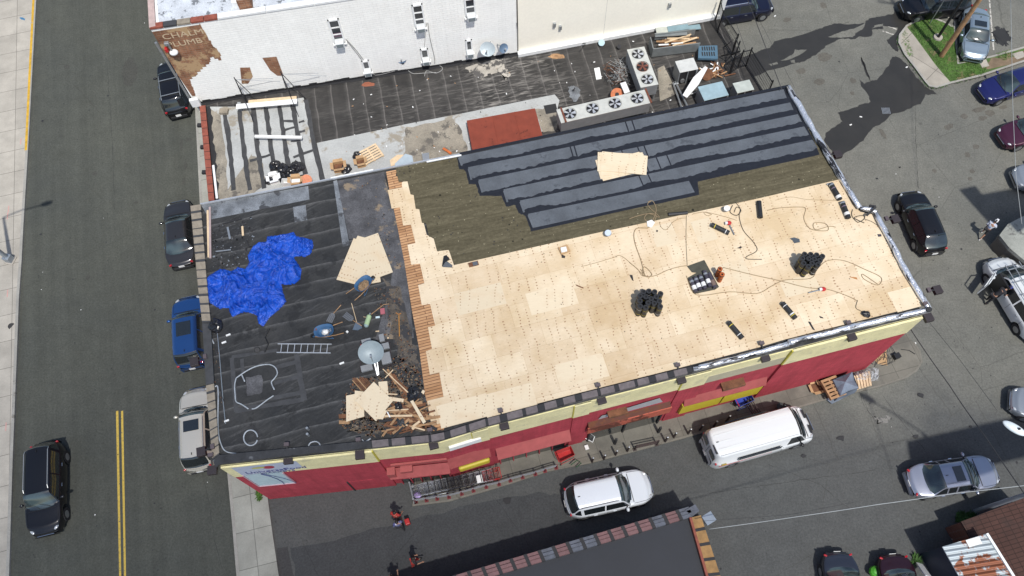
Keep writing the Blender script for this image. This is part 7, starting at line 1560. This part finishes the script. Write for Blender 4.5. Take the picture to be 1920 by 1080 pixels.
# ladder
la, lc = P(521, 645, ZR + .05), P(622, 645.5, ZR + .05); lb2, ld = P(519, 661, ZR + .05), P(620, 662, ZR + .05); o = thing('ladder', 'aluminium ladder lying flat on the black roof left of the wheelbarrow', 'ladder', la)
MB().beam(la, lc, .035, .08, M['alu']).build('rail', o); MB().beam(lb2, ld, .035, .08, M['alu']).build('rail', o)
for k in range(8): t = (k + .6) / 8.2; MB().beam(la.lerp(lc, t), lb2.lerp(ld, t + .0), .03, .03, M['alu']).build('rung', o)
# wheelbarrows
def barrow(c, rz, lab, fill):
    o = thing('wheelbarrow', lab, 'wheelbarrow', c, rz); n = 20; mb = MB(); vs = []; prof = ((.30, .17, .30), (.38, .25, .45), (.46, .32, .60), (.48, .335, .60), (.44, .30, .585), (.34, .22, .40), (.28, .16, .33))
    for (a, b, z) in prof:
        for i in range(n): t = 2 * pi * i / n; ex = lambda v: (abs(v) ** .7) * (1 if v > 0 else -1); vs.append(Vector((ex(cos(t)) * a + (.05 if z > .4 else .02), ex(sin(t)) * b * (1.0 if cos(t) < 0 else 1 - .15 * cos(t)), z)))
    mb.add(vs, [(j * n + i, j * n + (i + 1) % n, (j + 1) * n + (i + 1) % n, (j + 1) * n + i) for j in range(len(prof) - 1) for i in range(n)] + [tuple((len(prof) - 1) * n + i for i in range(n))], M['blue_metal'], ); mb.build('tray', o, world=False, smooth=True)
    for s_ in (-1, 1): MB().tube([Vector((.55, s_ * .08, .22)), Vector((.1, s_ * .2, .28)), Vector((-.45, s_ * .27, .42)), Vector((-.88, s_ * .29, .55))], .022, M['wood']).build('handle', o, world=False); MB().tube([Vector((-.2, s_ * .24, .33)), Vector((-.3, s_ * .25, .02)), Vector((-.1, s_ * .22, .02)), Vector((.1, s_ * .2, .28))], .014, M['blue_metal']).build('leg', o, world=False)
    w_ = MB().cyl((.58, -.045, .19), (.58, .045, .19), .19, .19, M['black'], 18).cyl((.58, -.05, .19), (.58, .05, .19), .1, .1, M['blue_metal'], 12).build('wheel', o, world=False)
    if fill == 'soil': MB().ell((.03, 0, .36), (.33, .22, .17), var('dry_soil', (.24, .16, .09), .95, amt=.5, scale=6, fine=.4), 16, 6, 0.0, jit=.2).build('load', o, world=False)
    else:
        MB().ell((.0, .02, .42), (.17, .14, .16), M['paper'], 10, 6, -.3, jit=.25).build('white_bag', o, world=False, smooth=True)
        for k in range(9): c2 = Vector((rb.uniform(-.28, .02), rb.uniform(-.2, .2), .46)); MB().box(c2, (.13, .04, .04), rb.choice([M['steel'], M['wood_dark'], M['paper']]), rz=rb.uniform(0, 3)).build('scrap', o, world=False)
barrow(P(684, 542, ZR), ang((668, 560), (695, 532), ZR), 'blue wheelbarrow with a heap of soil beside the fanned plywood stack', 'soil')
barrow(P(614, 628, ZR), ang((640, 627), (600, 634), ZR), 'blue wheelbarrow holding a white bag beside the ladder', 'bag')
d_ = lambda L: px(L, 5.4, 560, 480)
def shovel(tip, mid_, end, lab, broad=True):
    a, b, c = P(*tip, ZR + .03), P(*mid_, ZR + .06), P(*end, ZR + .12); o = thing('shovel', lab, 'shovel', b); d = (a - b).normalized(); n = Vector((-d.y, d.x, 0)); L = (a - b).length; w0 = .15
    mb = MB(); q = [b - n * w0 * .45, b + d * L * .2 - n * w0, a - n * w0 * 1.05, a + n * w0 * 1.05, b + d * L * .2 + n * w0, b + n * w0 * .45]; mb.add(q + [p + Vector((0, 0, .02)) for p in q], [(5, 4, 3, 2, 1, 0), (6, 7, 8, 9, 10, 11)] + [(i, (i + 1) % 6, (i + 1) % 6 + 6, i + 6) for i in range(6)], plain('dull_grey_blade', (.17, .18, .19), .5, .5))
    for k in (-.6, 0, .6): mb.beam(b + d * .08 + n * w0 * k + Vector((0, 0, .025)), a + n * w0 * k + Vector((0, 0, .025)), .012, .01, M['dark_lamp'])
    mb.build('blade', o); MB().tube([b - d * .0, c], .018, M['wood']).build('shaft', o); e = (c - b).normalized(); f = Vector((-e.y, e.x, 0)); MB().tube([c, c + e * .08 + f * .06, c + e * .14 + f * .05, c + e * .14 - f * .05, c + e * .08 - f * .06, c], .014, M['black'], 5).build('grip', o)
D = lambda a: d_([a])[0]
shovel(D((308, 672)), D((352, 582)), D((430, 495)), 'grey flat shovel left of the other shovel, its blade pointing to the lower left'); shovel(D((465, 590)), D((548, 650)), D((640, 708)), 'grey flat shovel with its blade pointing to the upper left beside the gas bottle')
def stick(a, b, r, mat, name, lab, cat): return MB().tube([P(*D(a), ZR + .05), P(*D(b), ZR + .1)], r, mat, 6).build(name, label=lab, cat=cat)
o = thing('broom', 'broom with a grey blue fan shaped head lying beside the gas bottle', 'broom', P(*D((585, 680)), ZR)); MB().tube([P(*D((535, 478)), ZR + .12), P(*D((588, 670)), ZR + .06)], .016, M['wood_pale']).build('handle', o)
MB().prism(PP(d_([(580, 665), (600, 668), (650, 720), (600, 750), (545, 745)]), ZR + .07), ZR + .01, ZR + .07, plain('slate_bristles', (.08, .11, .15), .8)).build('head', o)
MB().tube([P(*D((735, 590)), ZR + .05), P(*D((860, 492)), ZR + .05), P(*D((915, 485)), ZR + .08)], .02, M['wood'], 6).build('pick_handle', label='curved orange wooden tool handle lying above the drink packaging', cat='tool')
o = thing('pickaxe', 'orange handled pickaxe lying near the edge of the plywood deck', 'pickaxe', P(*D((1018, 700)), ZR)); MB().tube([P(*D((1015, 600)), ZR + .06), P(*D((1020, 815)), ZR + .06)], .022, plain('orange_handle', (.45, .2, .03), .6)).build('handle', o); MB().tube([P(*D((985, 575)), ZR + .05), P(*D((1012, 592)), ZR + .09), P(*D((1035, 580)), ZR + .05)], .028, plain('orange_head', (.38, .16, .04), .6)).build('head', o)
gb = thing('gas_bottle', 'pale green and yellow gas bottle lying on the roof beside the shovels', 'gas bottle', P(*D((695, 655)), ZR)); p0, p1 = P(*D((685, 700)), ZR + .12), P(*D((712, 615)), ZR + .12); gmt = plain('pale_green_paint', (.33, .45, .25), .5); MB().cyl(p0, p1, .12, .12, gmt, 16).ell(p0, (.12, .12, .12), plain('grey_green_base', (.22, .3, .3), .5), 14, 8).ell(p1, (.12, .12, .12), gmt, 14, 8).build('cylinder', gb, smooth=False); MB().cyl(p1, p1 + (p1 - p0).normalized() * .2, .035, .035, M['steel'], 10).build('valve', gb)
MB().tube([P(*D((655, 615)), ZR + .1), P(*D((700, 622)), ZR + .15)], .012, M['wood_pale'], 5).build('stick', label='thin pale stick across the neck of the gas bottle', cat='stick')
for k, (q, s_, m, lab) in enumerate((((850, 560), (.3, .22, .1), plain('pink_packaging', (.35, .1, .12), .6), 'crumpled red and pink packaging on the roof right of the gas bottle'), ((795, 585), (.14, .14, .1), M['black'], 'small black pouch between the gas bottle and the pink packaging'), ((800, 620), (.2, .1, .04), plain('pale_blue_packet', (.5, .62, .66), .6), 'pale blue white packet below the black pouch'), ((492, 768), (.1, .1, .08), M['paper'], 'white crumpled cup on the roof right of the lower wheelbarrow'), ((797, 762), (.06, .18, .03), M['wood_pale'], 'small pale stick right of the broom'), ((860, 800), (.25, .05, .04), M['wood_dark'], 'reddish brown strip above the satellite dish'), ((905, 830), (.08, .08, .05), M['wood_pale'], 'small pale stub above the satellite dish'))):
    MB().box(P(*D(q), ZR + .04), s_, m, rz=rb.uniform(0, 3)).build('litter_piece', label=lab, cat='litter', bevel=.01)
for k, (q, lab) in enumerate((((642, 274), 'tiny white scrap by the tarpaulin'),)): pass
for q, lab in (((428, 628), 'small pale can beside the slumped black bag'), ((641, 681), 'short pale foil strip left of the satellite dish'), ((420, 642), 'small grey cup below the slumped black bag'), ((425, 789), 'small white fitting near the sealant bead by the street side')): MB().box(P(*q, ZR + .04), (.22, .08, .05), M['paper'], rz=.4, ).build('litter_piece', label=lab, cat='litter')
MB().tube([P(*q, ZR + .05) for q in ((505, 616), (497, 632), (503, 645), (496, 660))], .03, M['black'], 6).build('cable_offcut', label='twisted black cable offcut above the left end of the ladder', cat='cable')
# satellite dish on its ballast frame
q0 = P(703, 668, ZR); o = dish(P(696, 660, ZR + .9), .60, -R(78), 'large pale blue satellite dish standing on a ballasted frame on the black roof', plain('pale_blue_dish', (.24, .29, .31), .5, .1), 62, [(.0, 0, -.5), (.05, 0, -.85)])
fm = MB()
for a, b in (((676, 640), (676, 697)), ((731, 643), (734, 684)), ((676, 641), (731, 641)), ((678, 697), (700, 692)), ((712, 692), (734, 684))): fm.beam(P(*a, ZR + .05), P(*b, ZR + .05), .05, .05, M['dark_lamp'])
fm.build('frame', o); bk = plain('concrete_ballast', (.22, .23, .24), .8)
for q, s_ in (((687, 640), (.45, .22)), ((716, 634), (.24, .38)), ((724, 672), (.45, .55)), ((688, 690), (.55, .3)), ((720, 650), (.5, .3))): MB().box(P(*q, ZR + .14), (*s_, .16), bk, rz=BA).build('ballast_block', o, bevel=.01)
MB().tube([P(700, 672, ZR + .7), P(708, 704, ZR + .3)], .045, M['alu']).tube([P(706, 668, ZR + .7), P(710, 702, ZR + .3)], .03, M['alu']).build('strut', o); MB().box(P(682, 648, ZR + .23), (.3, .18, .03), M['red'], rz=BA).build('label_plate', o)
# ---- roofing felt rolls
def roll(p0, p1, r, lab, bands, grp=None, name='roofing_roll', label_band=None, mat=None, stand_=False, brown=False):
    a, b = Vector(p0), Vector(p1); d = (b - a); L = d.length; d = d / L; o = thing(name, lab, 'roofing roll', (a + b) / 2 - Vector((0, 0, r if not stand_ else L / 2)), 0, grp)
    mb = MB(); mt = mat or M['roll']; mb.cyl(a, b, r, r, mt, 16, False)
    for e, s_ in ((a, -1), (b, 1)):
        u = d.orthogonal().normalized(); w_ = d.cross(u); ring = lambda rr_, off=0: [e + d * off * s_ + (u * cos(2 * pi * i / 16) + w_ * sin(2 * pi * i / 16)) * rr_ for i in range(16)]
        mb.add(ring(r) + ring(r * .42), [(i, (i + 1) % 16, (i + 1) % 16 + 16, i + 16) for i in range(16)], mt); mb.add(ring(r * .42, -.06), [tuple(range(16))], M['black'])
        mb.add(ring(r * .42) + ring(r * .42, -.06), [(i, (i + 1) % 16, (i + 1) % 16 + 16, i + 16) for i in range(16)], M['dark'])
    mb.build('felt', o)
    for t, w2, m in bands: MB().cyl(a + d * (L * t - w2 / 2), a + d * (L * t + w2 / 2), r + .006, r + .006, m, 16, False).build('band', o)
    return o
wb, yb2 = M['paper'], M['band_y']; rr_ = .122
for (a, b, lab, bn) in (((1366, 604), (1392, 634), 'black roofing roll lying near the front parapet, yellow band at its upper end', [(.2, .03, yb2), (.78, .03, wb)]), ((1467, 568), (1492, 597), 'black lying roll near the front parapet with white label and yellow band low down', [(.2, .03, wb), (.72, .06, wb), (.8, .03, yb2)]), ((1334, 421), (1367, 437), 'black lying roll near the deck top with one yellow and one white band', [(.2, .03, yb2), (.82, .03, wb)]), ((1423, 378), (1426, 408), 'plain black roofing roll lying upright in the picture near the top edge of the deck', [])):
    roll(P(*a, ZD + rr_), P(*b, ZD + rr_), rr_, lab, bn)
roll(P(1253, 402, ZR + .1), P(1289, 399, ZR + .1), .09, 'dark roll lying along the olive underlayment edge', [])
for (a, b, lab, t) in (((1558, 345), (1575, 374), 'white labelled roofing roll, the upper of the pair by the side parapet', .85), ((1579, 379), (1591, 409), 'white labelled roofing roll, the lower of the pair by the side parapet', .75)):
    roll(P(*a, ZD + rr_), P(*b, ZD + rr_), rr_ + .01, lab, [(t, .16, wb), (.3, .05, plain('violet_grey_band', (.16, .12, .16), .6)), (.08, .08, M['steel'])])
MB().tube([P(1550, 346, ZD + .05), P(1560, 343, ZD + .08), P(1564, 350, ZD + .05)], .05, M['steel']).build('strap_bundle', label='loose bundle of torn wrapping above the white labelled rolls', cat='wrapping')
e_ = lambda L: px(L, 4.908, 1180, 440)
tops1 = [(130, 525), (165, 520), (200, 520), (240, 545), (282, 545), (100, 562), (150, 568), (213, 577), (262, 590), (98, 608), (180, 617), (228, 625), (280, 632), (100, 650), (157, 655)]
tops2 = [(1615, 178), (1670, 180), (1725, 185), (1778, 197), (1655, 212), (1700, 220), (1755, 235), (1605, 262), (1685, 258), (1735, 270), (1650, 290), (1625, 240)]
for tops_, lab, grp in ((tops1, 'black roofing roll standing upright in the cluster at the middle of the deck', 'standing rolls, middle cluster'), (tops2, 'black roofing roll standing upright in the cluster near the right end of the deck', 'standing rolls, right cluster')):
    used = []
    for k, q in enumerate(tops_):
        t = P(*e_([q])[0], ZD + .95)
        for _ in range(30):
            for u in used:
                dv = (t - u).xy
                if dv.length < .268: dv = dv.normalized() * (.27 - dv.length) if dv.length > 1e-4 else Vector((.1, 0)); t = t + Vector((dv.x, dv.y, 0))
        used.append(t); b = Vector((t.x, t.y, ZD)); roll(b, t, .134, lab, [(.25, .025, yb2 if k % 3 else wb), (.75, .02, wb if k % 2 else yb2)] if k % 4 != 3 else [(.7, .02, yb2)], grp, stand_=True)
ob_ = rusty('orange_wrapper', (.42, .10, .02), (.06, .02, .02), .55, 5)
for q, lab in (((835, 315), 'orange wrapped roll standing beside the felt mat, the rear one'), ((855, 365), 'orange wrapped roll standing beside the felt mat, the front one')):
    t = P(*e_([q])[0], ZD + .7); b = Vector((t.x, t.y, ZD)); roll(b, t, .12, lab, [(.95, .08, M['black'])], mat=ob_, stand_=True)
mm = var('olive_black_felt', (.06, .06, .045), .85, amt=.3, scale=3); MB().prism(PP(e_([(530, 290), (690, 232), (825, 480), (790, 505), (600, 545), (530, 400), (620, 350), (575, 345)]), ZD + .02), ZD, ZD + .02, mm).build('felt_mat', label='olive and black felt mat lying under the white labelled rolls', cat='felt mat')
vg = plain('violet_black_wrap', (.05, .045, .06), .5); labs = ('leftmost white labelled roll lying on the felt mat', 'second white labelled roll from the left on the felt mat', 'third white labelled roll from the left on the felt mat', 'fourth white labelled roll from the left, with the largest label, on the felt mat')
for k, (a, b) in enumerate((((565, 410), (615, 530)), ((605, 392), (655, 510)), ((650, 375), (700, 500)), ((690, 335), (745, 480)))): roll(P(*e_([a])[0], ZD + .13), P(*e_([b])[0], ZD + .13), .105, labs[k], [(.66, .22, wb), (.2, .1, M['steel'])], mat=vg)
roll(P(*e_([(735, 355)])[0], ZD + .13), P(*e_([(790, 490)])[0], ZD + .13), .11, 'brown smeared roll at the right of those on the felt mat', [(.68, .3, plain('brown_smear', (.16, .11, .09), .7))], mat=vg)
# torches, bucket, cords and scraps
def torch(a, b, lab):
    o = thing('roofing_torch', lab, 'torch', P(*a, ZD)); MB().tube([P(*a, ZD + .07), P(*b, ZD + .07)], .03, M['steel']).build('tube', o); c = P(*b, ZD + .1); MB().ell(c, (.16, .12, .1), M['red'], 10, 6).box(c + Vector((-.12, -.03, .02)), (.12, .12, .14), M['paper']).build('burner_head', o)
torch((1377, 440), (1366, 418), 'red headed roofing torch lying beside the banded black roll near the deck top'); torch((1516, 549), (1543, 542), 'red headed roofing torch lying alone near the front right of the deck')
for q, r_, m, lab in (((1363, 391), .16, M['paper'], 'white bucket at the top edge of the plywood deck'), ((1140, 437), .17, plain('blue_white_bucket', (.4, .47, .58), .5), 'pale blue white bucket on the olive edge of the deck')):
    MB().cyl(P(*q, ZD), P(*q, ZD + .32), r_ * .85, r_, m, 16, True, m).tube([P(*q, ZD + .33) + Vector((cos(t) * r_, sin(t) * r_, 0)) for t in [i * pi / 8 for i in range(17)]], .012, M['steel'], 4).build('bucket', label=lab, cat='bucket')
MB().box(P(1058, 468, ZD + .1), (.5, .4, .1), M['card'], rz=.4).build('cardboard_tray', label='brown cardboard tray with white packaging on the deck near the olive edge', cat='box'); MB().box(P(1057, 468, ZD + .2), (.3, .26, .12), M['paper'], rz=.2).build('white_package', label='white package in the cardboard tray on the deck', cat='package', bevel=.02)
MB().prism(PP([(1213, 415), (1222, 412), (1228, 417), (1222, 426), (1214, 424)], ZD + .06), ZD, ZD + .06, M['paper']).build('white_rag', label='white rag in the tangle of cords at the top edge of the deck', cat='rag')
o = thing('folded_felt', 'folded grey and black felt scrap standing at the lower left corner of the olive underlayment', 'felt scrap', P(838, 490, ZD)); MB().prism(PP([(830, 500), (834, 487), (848, 497), (848, 501)], ZD + .05), ZD, ZD + .06, slate).build('grey_fold', o); MB().prism(PP([(829, 498), (832, 480), (837, 478), (843, 485), (835, 489)], ZD + .18), ZD + .05, ZD + .18, M['black']).build('black_fold', o)
MB().box(P(888, 495, ZD + .05), (.5, .24, .05), M['wood_dark'], rz=BA).box(P(891, 494, ZD + .085), (.25, .2, .02), slate, rz=BA).build('board_offcut', label='brown board offcut beside the lower edge of the olive underlayment', cat='board')
sl2 = var('slate_scrap', (.07, .085, .1), .7, amt=.3, scale=5)
for q, pts, m, lab in (((1491, 450), [(-10, -3), (-2, -5), (8, -2), (9, 4), (-2, 6), (-5, 1)], sl2, 'grey torn felt scrap between the two roll clusters near the deck top'), ((1184, 519), [(-4, -4), (2, -3), (4, 8), (1, 6)], drk, 'narrow dark felt scrap above the middle roll cluster'), ((1387, 464), [(-5, 1), (2, -2), (5, -1), (1, 2)], drk, 'tiny black scrap below the hanging cord'), ((1232, 433), [(-1, -2), (2, -1), (1, 2), (-2, 1)], drk, 'tiny black scrap below the cord tangle'), ((1540, 594), [(-4, -2), (3, 1), (4, 3), (-2, 2)], drk, 'small black scrap left of the front right roll'), ((1521, 611), [(-6, -8), (-2, -8), (7, 8), (3, 7)], drk, 'thin black felt strip by the front parapet'), ((1596, 521), [(-4, -2), (10, -1), (12, 3), (8, 2)], plain('orange_smear', (.4, .18, .06), .8), 'small orange scrap near the right roll cluster'), ((1086, 537), [(-7, -4), (8, 2), (8, 4), (-5, -1)], M['wood_dark'], 'small brown stick lying alone on the deck'), ((1056, 480), [(-3, -3), (4, 0), (3, 4), (-3, 3)], drk, 'small black tool below the cardboard tray'), ((1649, 441), [(-4, -2), (3, -2), (4, 2), (-2, 3)], vg, 'small dark packet by the side parapet')):
    MB().prism([P(q[0] + a, q[1] + b, ZD + .012) for a, b in pts], ZD, ZD + .015, m).build('felt_scrap', label=lab, cat='scrap')
cd = var('tan_cord', (.26, .19, .11), .8, amt=.2, scale=6); ck = plain('dark_cord', (.05, .045, .035), .7)
def cord(L, lab, mat=cd, r=.016, z=ZD + .02, n=5): return MB().tube([P(*q, z) for q in smooth_px(L, n)], r, mat, 5).build('extension_cord', label=lab, cat='cord', smooth=True)
f_ = lambda L: px(L, 3.177, 1180, 300)
cord(f_([(0, 610), (50, 650), (80, 690), (150, 690), (230, 655), (300, 635), (345, 630)]), 'tan cord running from the coil at left to the felt mat'); cord(f_([(340, 690), (380, 790), (450, 805), (600, 785), (760, 795), (850, 750), (930, 715), (1080, 705), (1120, 650), (1180, 600), (1280, 600), (1400, 650), (1500, 700), (1480, 745), (1400, 710), (1390, 680), (1480, 740)]), 'long tan cord curving from the felt mat round the right roll cluster')
cord(f_([(560, 640), (720, 680), (900, 720), (1060, 760), (1180, 770), (1300, 810), (1360, 840)]), 'tan cord crossing the deck from the orange rolls to the front right corner'); cord(f_([(630, 250), (660, 290), (655, 340), (680, 420), (740, 490), (760, 540), (700, 575), (705, 590), (790, 592)]), 'dark cord hanging down the deck from its top edge', ck, .018)
cord(f_([(615, 270), (600, 310), (640, 330), (665, 300), (640, 280), (625, 310)]), 'small dark coil of cord at the top edge of the deck', ck, .022); cord(f_([(820, 300), (900, 285), (1010, 280), (1050, 290), (1040, 350), (1080, 410), (1180, 420), (1170, 380), (1100, 375), (1110, 415), (1190, 395), (1230, 400)]), 'tan cord looping from the upright lying roll across the deck top')
cord(f_([(870, 240), (960, 220), (1060, 235), (1200, 240), (1240, 240)]), 'faint thin cord near the top right edge of the deck', cd, .008); cord(f_([(340, 330), (338, 480), (345, 630)]), 'thin straight dark cord running down from the dark roll to the felt mat', ck, .010)
cord(f_([(110, 250), (140, 245), (160, 300), (130, 370), (90, 350), (110, 320), (160, 330), (120, 400), (40, 410), (30, 480), (70, 600), (90, 680), (100, 690)]), 'tangled tan hose spilling from the olive edge down to the coil', cd, .02); cord(f_([(0, 350), (60, 330), (120, 320), (180, 340), (110, 270), (130, 245)]), 'tan hose loop lying on the olive underlayment', cd, .018, ZR + .07)
cord(f_([(180, 370), (190, 400), (220, 415), (260, 370), (300, 350), (340, 345)]), 'short tan cord joining the tangle to the dark roll', cd, .012); cord(f_([(380, 320), (440, 310), (490, 325), (460, 330), (450, 310), (560, 335), (640, 360)]), 'tan cord wriggling along the deck top between the dark roll and white bucket', cd, .012)
cord(f_([(1330, 295), (1325, 330), (1360, 370), (1400, 350), (1390, 330), (1340, 345), (1400, 375)]), 'dark coil of cord beside the lower white labelled roll', ck, .02); cord(f_([(1395, 350), (1440, 365), (1480, 390)]), 'dark cord end by the side parapet', ck, .012); cord(f_([(1360, 835), (1350, 880), (1380, 900), (1410, 915)]), 'dark cord leading to the black plug box at the front right', ck, .014)
cord([(1090, 500), (1120, 492), (1150, 483), (1165, 480), (1190, 500), (1206, 515), (1215, 519)], 'tan cord curving across the deck left of the coil', cd, .012); cord([(1201, 505), (1213, 519), (1222, 514), (1208, 500), (1205, 515), (1218, 520)], 'tan bunched coil of cord above the middle roll cluster', cd, .02)
MB().ell(P(1624, 589, ZD + .06), (.2, .17, .1), M['black'], 10, 5, -.5, jit=.3).build('plug_box', label='black clump of plugs near the front right corner of the deck', cat='plug box')
MB().ell(P(785, 770, ZR + .0), (.1, .1, .05), M['black'], 8, 4).build('felt_lump', label='small black lump beside the leaning pale board', cat='scrap')
# loose specks of felt and sawdust over the deck
sm = MB(); dp = PP(plyp, ZD); ulp = PP([(741, 312), (865, 288), (860, 330), (900, 370), (985, 405), (1000, 435), (851, 497), (812, 445), (770, 364)], ZD)
for k in range(420):
    p = Vector((rb.uniform(-9, 19), rb.uniform(9, 30), ZD + .012))
    if inside(p, dp): s_ = rb.uniform(.012, .035); sm.box(p, (s_, s_ * 1.6, .006), drk, rz=rb.random() * 3)
for k in range(500):
    p = Vector((rb.uniform(-9, 3), rb.uniform(14, 27), ZR + .046))
    if inside(p, ulp) and mnoise.noise(p * .7) > 0: s_ = rb.uniform(.03, .08); sm.box(p, (s_, s_ * .8, .01), drk, rz=rb.random() * 3)
sm.build('felt_crumbs', kind='stuff')
